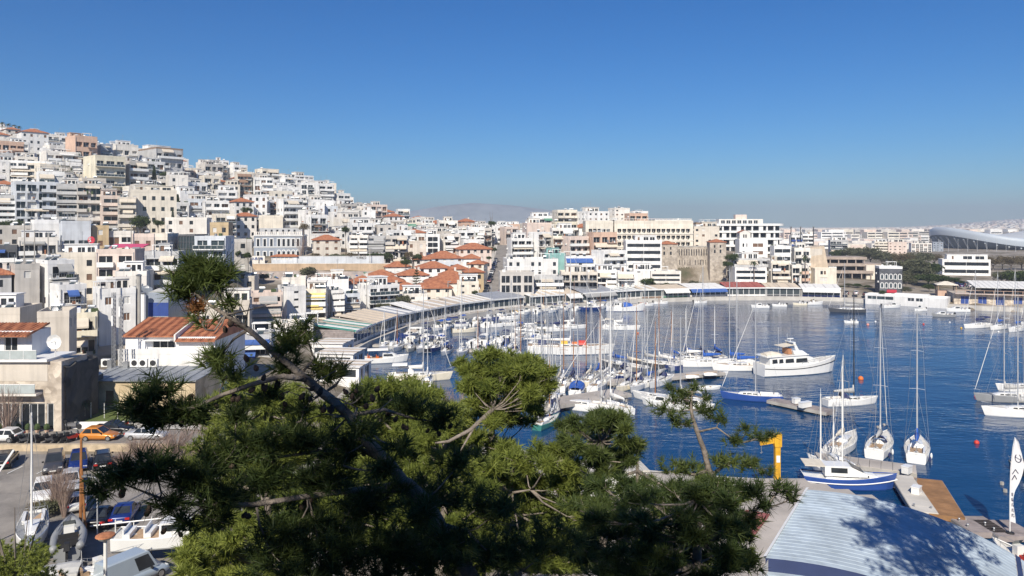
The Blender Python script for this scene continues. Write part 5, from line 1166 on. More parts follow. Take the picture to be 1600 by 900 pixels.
pavilion(1003, 1034, 'pavilion with cream roof edge and brown frames near the dark quay tree', [FABR, PALE], wallm=wm('brown'), rise=.6)
pavilion(1036, 1075, 'pavilion with a cream roof and dark green glazing', [FABR], wallm=AWN['green'], awn='white', rise=.7)
pavilion(1077, 1134, 'pavilion with a white roof and long royal blue awning', [PALE], awn='blue')
pavilion(1136, 1196, 'pavilion with a brick red roof below the dark grey roofed restaurant', [mat('roof_sheet_red', (.36, .10, .08), .8, .15, .6)], rise=1.3, wallm=wm('white'))
pavilion(1198, 1250, 'pavilion with a roof of wide cream panels and dark tables below', [FABR, FABR, SLAT], rise=1.0, wallm=wm('slate'))
pavilion(1253, 1313, 'pavilion with a white roof and dark blue glazing at the right end', [PALE], awn='white', wallm=wm('blue'), rise=.8)
for px0, px1, Y, hh, lab in ((496, 545, 142, 3.0, 'low white kiosk with ribbed roof below the plank end wall'), (505, 562, 132, 2.8, 'second low white kiosk with a dark counter, nearer the viewer'), (500, 572, 121, 2.6, 'third grey kiosk nearest the shore platform')):
 x0, x1 = at(px0, px1, Y); w = x1-x0; t = thing('quay_kiosk', lab, 'kiosk', ((x0+x1)/2, Y, 2.0), radians(-8), 'kiosks below the pavilions')
 walls4(t, w, 6, hh, wm('white'), [(1.0, 2.2, [(.5, w-.5, 0)])], right=[(.1, 2.2, [(1, 2, 2), (3, 5, 0)])])
 for k in range(5): b = MB(); y = -3.3+6.6*k/5; b.box(-w/2-.3, w/2+.3, y, y+1.24, hh+.02, hh+.14+.05*(k % 2)); b.obj('roof_panel', (AWN['white'], SLAT)[k % 2], t)
draped_later = [('quay_platform', [(-36, 120), (-24, 118), (-29, 134), (-34, 150), (-46, 150), (-46, 122)])]
tag(sheet('quay_platform', [(-24.6, 118.5), (-22.4, 117.5), (-28.6, 133), (-32, 146), (-37, 146), (-34, 128)], 1.5, TEAK), kind='structure')
# ------------------------------------------------------------- boats
GEL = mat('white_gelcoat', (.80, .80, .78), .25, .05, 1.2, coat=.3); GELC = mat('cream_gelcoat', (.76, .70, .56), .3, .06, 1.2, coat=.3)
NAVY = mat('navy_hull', (.02, .04, .16), .2, .1, 1, coat=.4); DGREY = mat('dark_grey_hull', (.07, .075, .085), .3, .1, 1, coat=.3); GREYH = mat('grey_hull', (.26, .27, .28), .5, .1, 1)
DECK = mat('pale_deck', (.66, .64, .59), .7, .12, 2); TEAKD = mat('teak_deck', (.42, .29, .18), .75, .25, 2.5)
ANTIF = mat('antifouling', (.05, .06, .10), .7, .2, 1); ROYAL = mat('royal_blue_canvas', (.02, .10, .42), .85, .15, 2); NAVYC = mat('navy_canvas', (.02, .03, .11), .85, .15, 2)
CREAMC = mat('cream_canvas', (.66, .60, .50), .9, .1, 2); ORANGE = mat('orange_plastic', (.70, .17, .03), .5, .1, 2); REDP = mat('red_plastic', (.60, .05, .03), .5, .1, 2); YELP = mat('yellow_canvas', (.75, .45, .05), .7, .1, 2)
WIRE = mat('steel_wire', (.40, .41, .42), .4, .1, metal=.5); GREYC = mat('grey_canvas', (.45, .45, .44), .9, .1, 2)
HULLM = dict(white=GEL, cream=GELC, navy=NAVY, dark=DGREY, grey=GREYH, royal=mat('blue_hull', (.03, .08, .30), .25, .1, 1, coat=.3), teal=mat('green_hull', (.05, .20, .17), .35, .1, 1))
def hull(L, B, fb, m, root, sheer=.35, transom=.75, draft=.5, boot=ANTIF, fine=.9):
 n = 13; secs = []; sh = []
 for i in range(n):
  t = i/(n-1); x = (t-.5)*L
  if t < .45: bw = B/2*(transom+(1-transom)*sin(t/.45*pi/2))
  else: bw = B/2*max(.015, cos((t-.45)/.55*pi/2)**fine)
  z = fb*(1+sheer*((t-.35)**2*2.2)); over = (0 if t < .97 else 0)
  xx = x+.06*L*(t**6)
  secs.append([(x-.03*L*t**4, 0, -draft*(1-.5*t**3)), (x, bw*.55, -draft*.62), (x, bw*.86, 0), (x+(xx-x)*.25, bw*.93, .13), (xx, bw, z), (xx, bw-.05, z+.06), (xx, max(0, bw-.11), z+.0)])
  sh.append((xx, bw, z))
 for s_ in (1, -1):
  b = MB(); q = [[(p[0], p[1]*s_, p[2]) for p in sec] for sec in secs]
  if s_ < 0: q = [list(reversed(x)) for x in q]
  if s_ == 1: keep = b; b.loft([list(reversed(x)) for x in q])
  else: keep.loft([list(reversed(x)) for x in q])
 b = keep
 mi = []
 nq = 6
 for side in range(2):
  for j in range(n-1):
   for k in range(nq):
    kk = (nq-1-k) if side == 0 else k
    mi.append(1 if kk < 2 else (2 if kk == 2 else 0))
 b.m = mi
 a = secs[0]; i0 = len(b.v); tr = [(p[0], p[1], p[2]) for p in a[:6]]+[(p[0], -p[1], p[2]) for p in reversed(a[1:6])]
 b.v += tr; b.f.append(tuple(range(i0, i0+len(tr)))); b.m.append(0)
 o = b.obj('hull', [m, boot, boot if boot is not ANTIF else m], root, smooth=False)
 return sh
def deck(sh, m, root, drop=.02, name='deck'):
 b = MB(); b.loft([[(x, bw-.08, z-drop), (x, 0, z-drop+.06), (x, -bw+.08, z-drop)][::-1] for x, bw, z in sh]); return b.obj(name, m, root)
def cabin(root, L, B, fb, x0, x1, h, wd=.55, m=GEL, name='cabin', slope=.35):
 b = MB(); secs = []
 for t, k in ((0, .0), (.06, 1), (.6, .95), (.85, .7), (1, .05)):
  x = x0+(x1-x0)*t; w = B*wd/2*(1-.45*t); z = fb+h*k
  secs.append([(x, -w, fb-.05), (x, -w*.88, z), (x, 0, z+.06*k), (x, w*.88, z), (x, w, fb-.05)])
 b.loft(secs, cap0=True); o = b.obj(name, m, root)
 g = MB()
 for s_ in (-1, 1):
  for t0, t1 in ((.12, .32), (.36, .56), (.6, .74)):
   xa, xb = x0+(x1-x0)*t0, x0+(x1-x0)*t1
   wa, wb = B*wd/2*(1-.45*t0)+.012, B*wd/2*(1-.45*t1)+.012
   p = [(xa, s_*wa*.965, fb+h*.3), (xb, s_*wb*.965, fb+h*.3), (xb, s_*wb*.91, fb+h*.68), (xa, s_*wa*.91, fb+h*.72)]
   g.quad(*(p if s_ < 0 else p[::-1]))
 stuff(g.obj('portholes', GLASS, o)); return o
def sailboat(label, px, py, head, L=9.5, hullc='white', cover='white', mast=None, deckm=None, furl=True, dodger=None, bim=None, mizzen=0, mastm=None, group='sailing yachts moored in the harbour', Y=None, z=0, cat='sailboat', stern_flag=None, covered=None, spread=2, mastx=.08, boom=True, fend=0, simple=False):
 Y = Y or WY(py); X = (px-800)/F*Y; B = L*.30; fb = .085*L+.12; mast = mast or L*1.32
 t = thing('sailboat', label, cat, (X, Y, z), radians(head), group)
 sh = hull(L, B, fb, HULLM[hullc], t); deck(sh, deckm or DECK, t)
 cabin(t, L, B, fb, -.12*L, .27*L, .10*fb+.32, .56, GEL)
 b = MB(); w = B*.24; x0, x1 = -.44*L, -.13*L; f = fb+.04
 b.box(x0, x1, -w, w, f-.02, f+.01, 1); b.box(x0, x1, w, w+.22, f, f+.3); b.box(x0, x1, -w-.22, -w, f, f+.3); b.box(x0-.12, x0, -w-.22, w+.22, f, f+.22); b.obj('cockpit', [GEL, TEAKD], t)
 b = MB(); b.tube([(-.36*L, 0, f), (-.36*L, 0, f+.8)], .05, 5); secs = [(-.36*L, .42*cos(2*pi*k/12), f+.85+.42*sin(2*pi*k/12)) for k in range(13)]; b.tube(secs, .025, 4, cap=False); b.obj('steering_wheel', STEEL, t)
 mx = mastx*L; M = mastm or ALU
 b = MB(); b.tube([(mx, 0, fb), (mx, 0, fb+mast*.6), (mx, 0, fb+mast)], [.085, .08, .055], 6); b.tube([(mx, 0, fb+mast), (mx, 0, fb+mast+.6)], .02, 3); b.obj('mast', M, t)
 if boom:
  bz = fb+1.15; b = MB(); b.tube([(mx-.1, 0, bz), (-.33*L, 0, bz+.05)], .07, 6); b.obj('boom', M, t)
  if cover:
   cm = dict(white=AWN['white'], royal=ROYAL, navy=NAVYC, cream=CREAMC, grey=GREYC)[cover]
   b = MB(); b.loft([[(x, r*cos(a), bz+.16+r*1.35*sin(a)) for a in [2*pi*k/8 for k in range(8)]] for x, r in ((mx-.02, .12), (mx-.12, .30), (mx-.45*(mx+.33*L), .22), (-.30*L, .12), (-.325*L, .05))], 0, True, True, True)
   b.tube([(mx-.12, 0, bz), (mx-.12, 0, bz+1.0)], [.2, .09], 6); b.obj('sail_cover', cm, t, smooth=True)
 sp = [] if simple else [(fb+mast*.42, .30*B), (fb+mast*.70, .24*B)][:spread]
 for z_, hw in sp: b = MB(); b.tube([(mx-.1, -hw, z_), (mx, 0, z_+.05), (mx-.1, hw, z_)], .028, 4); b.obj('spreader', M, t)
 b = MB(); top = fb+mast-.1; bow = (sh[-1][0]-.05, 0, sh[-1][2]); st = (-.5*L, 0, fb)
 r_ = .016
 b.tube([st, (mx, 0, top)], r_, 3); b.tube([bow, (mx, 0, top)], r_, 3)
 for s_ in (-1, 1):
  pts = [(mx-.1, s_*B*.47, fb)]+[(mx-.1, s_*hw, z_) for z_, hw in sp]+[(mx, 0, top)]
  b.tube(pts, r_, 3); b.tube([(mx-.25, s_*B*.46, fb), (mx, 0, fb+mast*.42)], r_, 3)
 b.obj('rigging', WIRE, t)
 if furl and (int(px)*7) % 5 > 1:
  b = MB(); A = Vector(bow); T = Vector((mx, 0, top)); b.tube([tuple(A+(T-A)*k) for k in (.04, .12, .5, .93)], [.025, .05, .045, .02], 5); b.obj('furled_sail', AWN['white'] if cover != 'royal' else AWN['white'], t)
 b = MB(); fbz = .6
 pts = [(x, bw-.06, z_) for x, bw, z_ in sh[1:-1]]
 for s_ in (-1, 1):
  for k in range(0, len(pts), 2): x, y, z_ = pts[k]; b.tube([(x, s_*y, z_), (x, s_*y, z_+fbz)], .016, 3)
  b.tube([(x, s_*y, z_+fbz) for x, y, z_ in pts], .012, 3)
 x, bw, z_ = sh[-1]; b.tube([(pts[-1][0], pts[-1][1], pts[-1][2]+fbz), (x, 0, z_+fbz+.05), (pts[-1][0], -pts[-1][1], pts[-1][2]+fbz)], .02, 4)
 x, bw, z_ = sh[0]; b.tube([(x+.1, bw-.1, z_+fbz), (x, bw-.1, z_+.3), (x, -bw+.1, z_+.3), (x+.1, -bw+.1, z_+fbz)], .02, 4)
 b.obj('guard_rail', WIRE, t)
 if dodger:
  b = MB(); secs = []
  for x, k in ((-.12*L-.5, .95), (-.12*L, 1.0), (-.12*L+.55, .35)): secs.append([(x, B*.3*cos(a), fb+.3+.85*k*sin(a)) for a in [pi*k2/6 for k2 in range(7)]])
  b.loft(secs); b.obj('spray_hood', dict(white=AWN['white'], navy=NAVYC, royal=ROYAL, cream=CREAMC, grey=GREYC)[dodger], t)
 if bim:
  b = MB(); secs = [[(x, B*.38*cos(a), fb+1.75+.3*sin(a)) for a in [pi*k2/5 for k2 in range(6)]] for x in (-.42*L, -.3*L, -.18*L)]; b.loft(secs)
  b.obj('bimini', dict(white=AWN['white'], navy=NAVYC, royal=ROYAL, cream=CREAMC, grey=GREYC)[bim], t)
  b = MB(); b.tube([(-.3*L, -B*.4, fb), (-.30*L, -B*.38, fb+1.75), (-.3*L, 0, fb+2.0), (-.30*L, B*.38, fb+1.75), (-.3*L, B*.4, fb)], .02, 4)
  b.obj('bimini_frame', STEEL, t)
 if mizzen:
  x = -.34*L; mh = mast*mizzen; b = MB(); b.tube([(x, 0, fb), (x, 0, fb+mh)], [.09, .06], 6); b.obj('mizzen_mast', M, t)
  b = MB(); b.tube([(x, 0, fb+1.3), (x-.22*L, 0, fb+1.35)], .06, 5); b.obj('mizzen_boom', M, t)
  b = MB(); b.tube([(x-.05, 0, fb+1.5), (x-.2*L, 0, fb+1.5)], [.2, .08], 6); b.obj('mizzen_cover', ROYAL if cover == 'royal' else AWN['white'], t)
 for k in range(fend):
  x, bw, z_ = sh[2+k*2]; b = MB(); b.ell((x, -bw-.14, z_*.35), (.13, .13, .35), 6, 5); b.obj('fender', GEL if k % 2 else NAVYC, t)
 if covered:
  b = MB(); secs = [[(x, bw*.95*cos(a), z_+.1+.75*(1-abs(x)/L)*sin(a)) for a in [pi*k2/6 for k2 in range(7)]] for x, bw, z_ in sh[1:8]]; b.loft(secs); b.obj('boat_cover', covered, t)
 if stern_flag:
  b = MB(); b.tube([(-.49*L, .2*B, fb), (-.52*L, .2*B, fb+1.8)], .02, 4); b.quad((-.52*L, .2*B, fb+1.0), (-.52*L-.7, .2*B+.1, fb+.9), (-.52*L-.7, .2*B-.1, fb+1.5), (-.52*L, .2*B, fb+1.7), 1); b.obj('flag', [STEEL, stern_flag], t)
 return t
def motorboat(label, px, py, head, L=6, hullc='white', canopy=None, cab=True, group='small motor boats in the harbour', Y=None, z=0, outboard=True, rib=False, accent=None, cat='motorboat'):
 Y = Y or WY(py); X = (px-800)/F*Y; B = L*.36; fb = .10*L+.15
 t = thing('motorboat', label, cat, (X, Y, z), radians(head), group)
 sh = hull(L, B, fb, HULLM[hullc], t, sheer=.5, transom=.9, draft=.35, fine=.75); deck(sh, DECK, t, .12)
 b = MB(); b.box(-.45*L, .05*L, -B*.36, B*.36, fb-.1, fb-.04, 1)
 for x in (-.4*L, -.2*L): b.box(x, x+.5, -B*.33, B*.33, fb-.04, fb+.28, 0); b.box(x, x+.1, -B*.33, B*.33, fb+.28, fb+.6, 0)
 b.obj('seat', [accent or GEL, TEAKD], t)
 if rib:
  b = MB(); pts = [(x, bw-.05, z_+.05) for x, bw, z_ in sh]; b.tube(pts+[(x, -y, z_) for x, y, z_ in reversed(pts)], .28, 7); b.obj('tube', GREYH if rib == 'grey' else GEL, t, smooth=True)
 if cab:
  x0, x1 = -.05*L, .22*L; b = MB()
  secs = [[(x, -w, fb-.05), (x+dx, -w*.85, fb+h_), (x+dx, w*.85, fb+h_), (x, w, fb-.05)] for x, w, h_, dx in ((x0, B*.36, .9, 0), (x1, B*.30, .85, -.25), (x1+.12*L, B*.22, .25, 0), (x1+.22*L, B*.1, .05, 0))]
  b.loft(secs, cap0=True); o = b.obj('cabin', GEL, t)
  g = MB(); g.quad((x1+.02, -B*.28, fb+.42), (x1+.02, B*.28, fb+.42), (x1-.2, B*.25, fb+.84), (x1-.2, -B*.25, fb+.84))
  for s_ in (-1, 1):
   p = [(x0+.15, s_*(B*.345), fb+.35), (x1-.25, s_*(B*.318), fb+.35), (x1-.4, s_*(B*.29), fb+.78), (x0+.15, s_*(B*.318), fb+.78)]; g.quad(*(p if s_ < 0 else p[::-1]))
  g.obj('windscreen', GLASS, o)
 else:
  b = MB(); b.box(-.02*L, .08*L, -.35, .35, fb-.04, fb+.75, 0); b.quad((.09*L, -.45, fb+.7), (.09*L, .45, fb+.7), (.02*L, .4, fb+1.15), (.02*L, -.4, fb+1.15), 1); b.obj('console', [GEL, GLASS2], t)
 if canopy:
  b = MB(); secs = [[(x, B*.42*cos(a), fb+1.55+.28*sin(a)) for a in [pi*k/5 for k in range(6)]] for x in (-.4*L, -.15*L, .08*L)]; b.loft(secs); b.obj('canopy', canopy, t)
  b = MB()
  for x in (-.38*L, .05*L):
   for s_ in (-1, 1): b.tube([(x, s_*B*.42, fb), (x, s_*B*.42, fb+1.56)], .022, 4)
  b.obj('canopy_frame', STEEL, t)
 if outboard:
  b = MB(); b.hexa([(-.5*L-.5, -.2, fb+.1), (-.5*L, -.2, fb+.1), (-.5*L, .2, fb+.1), (-.5*L-.5, .2, fb+.1), (-.5*L-.42, -.15, fb+.6), (-.5*L-.02, -.17, fb+.65), (-.5*L-.02, .17, fb+.65), (-.5*L-.42, .15, fb+.6)]); b.box(-.5*L-.3, -.5*L-.1, -.08, .08, -.3, fb+.1); b.obj('outboard_motor', DARK, t)
 b = MB(); pts = [(x, bw-.05, z_+.45) for x, bw, z_ in sh[7:]]
 b.tube(pts+[(x, -y, z_) for x, y, z_ in reversed(pts)], .02, 4)
 for x, bw, z_ in sh[7::2]:
  for s_ in (-1, 1): b.tube([(x, s_*(bw-.05), z_), (x, s_*(bw-.05), z_+.45)], .018, 3)
 b.obj('bow_rail', STEEL, t)
 return t
def dinghy(label, px, py, head, L=3, hullc='white', Y=None, z=0, motor=False):
 Y = Y or WY(py); X = (px-800)/F*Y; B = L*.42; fb = .38; t = thing('dinghy', label, 'dinghy', (X, Y, z), radians(head), 'dinghies in the harbour')
 sh = hull(L, B, fb, HULLM[hullc], t, sheer=.5, transom=.8, draft=.15); deck(sh, DECK, t, .22, 'floor')
 for x in (-.25*L, .08*L): b = MB(); b.box(x, x+.24, -B*.42, B*.42, fb-.1, fb-.05); b.obj('thwart', TEAKD, t)
 return t
def Yc(py): return WY(py)
sailboat('cream ketch with white pilot canopy, bow to the right, nearest in the left basin', 654, 594, 6, 10.8, 'cream', 'white', mast=15, dodger='white', bim='white', mizzen=.0)
sailboat('big white two masted ketch with orange and red covers on deck', 889, 552, -4, 17.5, 'white', 'white', mast=20.5, bim=None, mizzen=.98, mastx=.02, deckm=TEAKD, mastm=GEL, fend=0)
ket = bpy.data.objects[[o.name for o in bpy.data.objects if o.get('label', '').startswith('big white two masted')][0]]
for x, m_, s_ in ((-1.0, YELP, .9), (2.8, REDP, 1.1), (-5.8, NAVYC, 1.1), (1.2, ORANGE, .7)):
 b = MB(); b.loft([[(x+dx, .9*cos(a)*s_, 1.95+.8*s_*sin(a)) for a in [pi*k/6 for k in range(7)]] for dx in (-.8*s_, 0, .8*s_)], cap0=True, cap1=True); b.obj('deck_canopy', m_, ket)
sailboat('white motor sailer moored alone with bow to the right', 969, 515, -8, 9.4, 'white', 'white', mast=11.5, dodger='white', bim='cream', mizzen=.6)
sailboat('long dark hulled sailing yacht lying before the far right quay', 1324, 488, 176, 10.6, 'dark', 'grey', mast=14.5)
sailboat('white classic sailing yacht with two bright blue sail covers, behind the motor yacht', 1158, 578, 186, 10.5, 'white', 'royal', mast=17, deckm=TEAKD, mizzen=.0, fend=0)
sailboat('white yacht with blue sail cover half hidden behind the classic yacht', 1140, 571, 182, 9.5, 'white', 'royal', mast=18, mastx=.0)
sailboat('deep blue hulled sailing yacht with white deck before the motor yacht', 1176, 625, 166, 8.8, 'royal', None, mast=14.5, boom=False, mastx=-.05)
sailboat('white racing yacht with a black mast moored behind the jetty tip', 1328, 632, 10, 8.4, 'white', 'grey', mast=16, mastm=DARK, furl=False, dodger='navy')
sailboat('white yacht, leftmost of three moored stern-on at the bottom jetty, beige cover', 1318, 700, 50, 9.2, 'white', 'cream', mast=10.5, mastx=-.02)
sailboat('white yacht, middle of three at the bottom jetty, with navy cockpit cover', 1376, 702, 55, 9.4, 'white', 'grey', mast=16.3, bim=None, dodger='navy', mastx=-.02, fend=2)
sailboat('white yacht with blue sail cover, rightmost of three at the bottom jetty', 1433, 708, 60, 9.2, 'white', 'royal', mast=16.2, mastx=-.02, fend=2)
sailboat('grey hulled racing yacht at right edge with bow to the left', 1577, 627, 176, 9.5, 'grey', 'grey', mast=15.5, deckm=GREYH)
sailboat('large white yacht cut by the right edge, its bow to the left', 1600, 650, 176, 10.5, 'white', 'grey', mast=16)
sailboat('white yacht with a blue sail cover behind those at the right edge', 1608, 612, 170, 9, 'white', 'royal', mast=15)
sailboat('leftmost white yacht of the far right row below the boathouse', 1527, 512, 200, 9, 'white', 'navy', mast=14.5, bim='navy')
sailboat('middle white yacht of the far right row below the boathouse', 1561, 514, 212, 8.6, 'white', 'royal', mast=14, bim='grey')
sailboat('rightmost white yacht of the far right row below the boathouse', 1588, 517, 215, 8.6, 'white', 'royal', mast=15)
sailboat('white yacht at the right edge moored below the boathouse wall', 1612, 508, 205, 9, 'white', 'navy', mast=14)
sailboat('small yacht with bow to the camera and blue cover in the left basin', 697, 552, 262, 7.2, 'white', 'royal', mast=11, covered=NAVYC)
sailboat('small yacht with bow to the camera and navy cockpit canopy', 722, 553, 266, 8, 'white', 'white', mast=15, bim='navy')
ORDT = 'tenth eleventh twelfth thirteenth fourteenth fifteenth sixteenth'.split()
ORDS = 'first second third fourth fifth sixth seventh eighth ninth'.split()
SB = [  # px, py, heading, L, hull, cover, mast height, opts, phrase
 (800, 546, 255, 8, 'white', 'white', 15, {}, 'white yacht behind the round pine crown, left of the ketch'),
 (833, 540, 250, 8, 'white', 'royal', 13, {}, 'yacht with a blue cover right behind the stern of the ketch'),
 (846, 626, 80, 8, 'white', 'cream', 11, {}, 'yacht with a cream cover beside the orange boom at the stone jetty'),
 (862, 616, 75, 8, 'white', 'navy', 12.5, {}, 'yacht with navy cover second from left behind the stone jetty'),
 (880, 606, 78, 8, 'white', 'white', 13, dict(mastm=WOOD), 'yacht with a brown wooden mast behind the stone jetty'),
 (902, 612, 80, 9, 'white', None, 12, dict(covered=ROYAL), 'white yacht under a bright royal blue boat cover'),
 (922, 598, 70, 8.5, 'cream', 'cream', 13.5, {}, 'cream yacht behind the boat with the blue cover'),
 (936, 606, 68, 8.5, 'white', 'grey', 13, dict(mastm=WOOD), 'grey covered yacht with a brown mast among the crowded jetty boats'),
 (950, 596, 66, 9, 'white', 'white', 12, {}, 'white yacht among the crowded jetty boats, left of the dark hulls'),
 (912, 640, 158, 9.5, 'white', 'grey', 13, dict(fend=4, mastm=GEL, mastx=-.28), 'white yacht hung with fenders along the near side of the stone jetty'),
 (962, 574, 128, 9, 'dark', 'royal', 13, {}, 'dark hulled yacht with blue cover at the left end of the second jetty'),
 (984, 578, 130, 9, 'grey', 'cream', 14, {}, 'grey yacht second from left at the second jetty'),
 (1012, 572, 132, 8.5, 'dark', 'grey', 15, {}, 'dark hulled yacht with a white deck at the second jetty'),
 (1034, 574, 130, 8.5, 'navy', 'white', 12.5, dict(mastm=WOOD), 'navy yacht with a varnished mast at the second jetty'),
 (1052, 576, 250, 7, 'white', 'royal', 11, {}, 'small white and red yacht at the middle of the second jetty'),
 (1078, 566, 186, 8.5, 'white', 'white', 10.5, {}, 'white yacht with a rolled pennant at the second jetty'),
 (1104, 572, 190, 9.5, 'white', 'royal', 18.5, {}, 'white yacht with tall mast left of the classic yacht'),
 (958, 640, 120, 8, 'white', 'white', 17, dict(mastm=GEL), 'white yacht with a thick white mast at the end of the stone jetty'),
 (1030, 628, 140, 8.5, 'white', None, 11.5, dict(mastm=WOOD, boom=False), 'white sloop with a tall varnished mast behind the thin pine'),
 (1070, 632, 150, 8, 'white', 'grey', 12.5, dict(furl=True), 'white yacht hidden in part by the thin pine branches'),
 (856, 664, 60, 6.5, 'teal', 'cream', 8, dict(mastm=WOOD), 'green hulled small yacht with an orange mast between pine crowns'),
 (920, 484, 195, 8, 'navy', 'white', 12, {}, 'blue hulled yacht with white deck near the far quay'),
 (812, 532, 240, 7.5, 'white', 'grey', 11, {}, 'white yacht among rubber boats behind the round pine crown'),
 (768, 541, 262, 7.5, 'white', 'white', 13, {}, 'white yacht moored right of the one with the navy canopy'),
 (1000, 600, 35, 6.5, 'white', 'navy', 9, {}, 'small white yacht moored under the second jetty'),
 (668, 600, 95, 7, 'white', 'white', 11, {}, 'white yacht close behind the cream ketch'),
]
for px, py, hd, L, hc, cv, mh, opt, ph in SB: sailboat(ph, px, py, hd, L, hc, cv, mast=mh, group='sailing yachts moored in the harbour', **opt)
rb = random.Random(31); HN = {'white': 'white', 'cream': 'cream', 'navy': 'navy', 'grey': 'grey', 'dark': 'dark'}; CN2 = {'white': 'white', 'royal': 'blue', 'navy': 'navy', 'grey': 'grey', 'cream': 'cream'}
PLACES = [('pontoon in the left basin', (592, 546), (690, 549), 5, 265), ('rubber boat row', (740, 552), (812, 556), 5, 262), ('stern of the big ketch', (808, 572), (850, 590), 4, 80), ('near side of the stone jetty', (842, 645), (868, 652), 2, 245), ('far side of the stone jetty', (845, 606), (985, 588), 7, 72), ('second jetty, near side', (970, 607), (1040, 600), 4, 240), ('second jetty, far side', (1040, 566), (1130, 558), 4, 100), ('open middle of the basin', (838, 520), (905, 512), 3, 10)]
for plc, (ax, ay), (bx, by), n_, hd in PLACES:
 for k in range(n_):
  f_ = (k+.5)/n_; hc = rb.choice(('white', 'white', 'white', 'cream', 'navy', 'grey')); cv = rb.choice(('white', 'royal', 'navy', 'grey', 'cream')); px_ = ax+(bx-ax)*f_
  sailboat(f'{HN[hc]} yacht with {CN2[cv]} cover, {ORDS[k]} from left, {plc}', px_, ay+(by-ay)*f_+rb.uniform(-2, 2), hd+rb.uniform(-7, 7), rb.uniform(6.5, 9), hc, cv, mast=rb.uniform(7, 13.5), dodger=rb.choice((None, 'navy', 'white')), mastm=rb.choice((None, None, GEL, None, GEL, WOOD)), spread=1)
def caique(label, px, py, head, L, hullc='white', cover=None):
 Y = WY(py); X = (px-800)/F*Y; B = L*.33; fb = .09*L+.25; t = thing('fishing_boat', label, 'fishing boat', (X, Y, 0), radians(head), 'fishing boats at the far quay')
 sh = hull(L, B, fb, HULLM[hullc], t, sheer=1.1, transom=.25, fine=.7, boot=HULLM['royal']); deck(sh, TEAKD, t, .15)
 walls4(t, L*.2, B*.5, 1.7, FRAME, [(.8, 1.4, [(.2, .8, 0), (1.0, 1.6, 0)])], x=-.2*L, z=fb-.1, z00=0, name='wheelhouse', rec=.05)
 b = MB(); b.box(-.32*L, -.08*L, -B*.3, B*.3, fb+1.6, fb+1.7); b.obj('wheelhouse_roof', GEL, t)
 b = MB(); b.tube([(.12*L, 0, fb), (.12*L, 0, fb+4)], .07, 5); b.tube([(.12*L, 0, fb+1), (-.05*L, 0, fb+2.6)], .05, 4); b.obj('mast', WOOD, t)
 if cover: b = MB(); b.loft([[(x, B*.33*cos(a), fb+.1+1.5*k*sin(a)) for a in [pi*q_/6 for q_ in range(7)]] for x, k in ((-.05*L, .9), (.05*L, 1), (.2*L, .6))], cap0=True, cap1=True); b.obj('boat_cover', cover, t)
caique('large white fishing boat with a bright blue heaped cover at the far quay', 976, 486, 4, 12, 'white', ROYAL)
caique('white fishing boat with red trim left of the one with the blue cover', 934, 481, 8, 7.5, 'white', None)
caique('small blue and white fishing boat below the white sheet roofed pavilion', 846, 487, 25, 6.5, 'white', CREAMC)
caique('small white fishing boat below the drooping cream awnings', 880, 482, 20, 6.5, 'white', None)
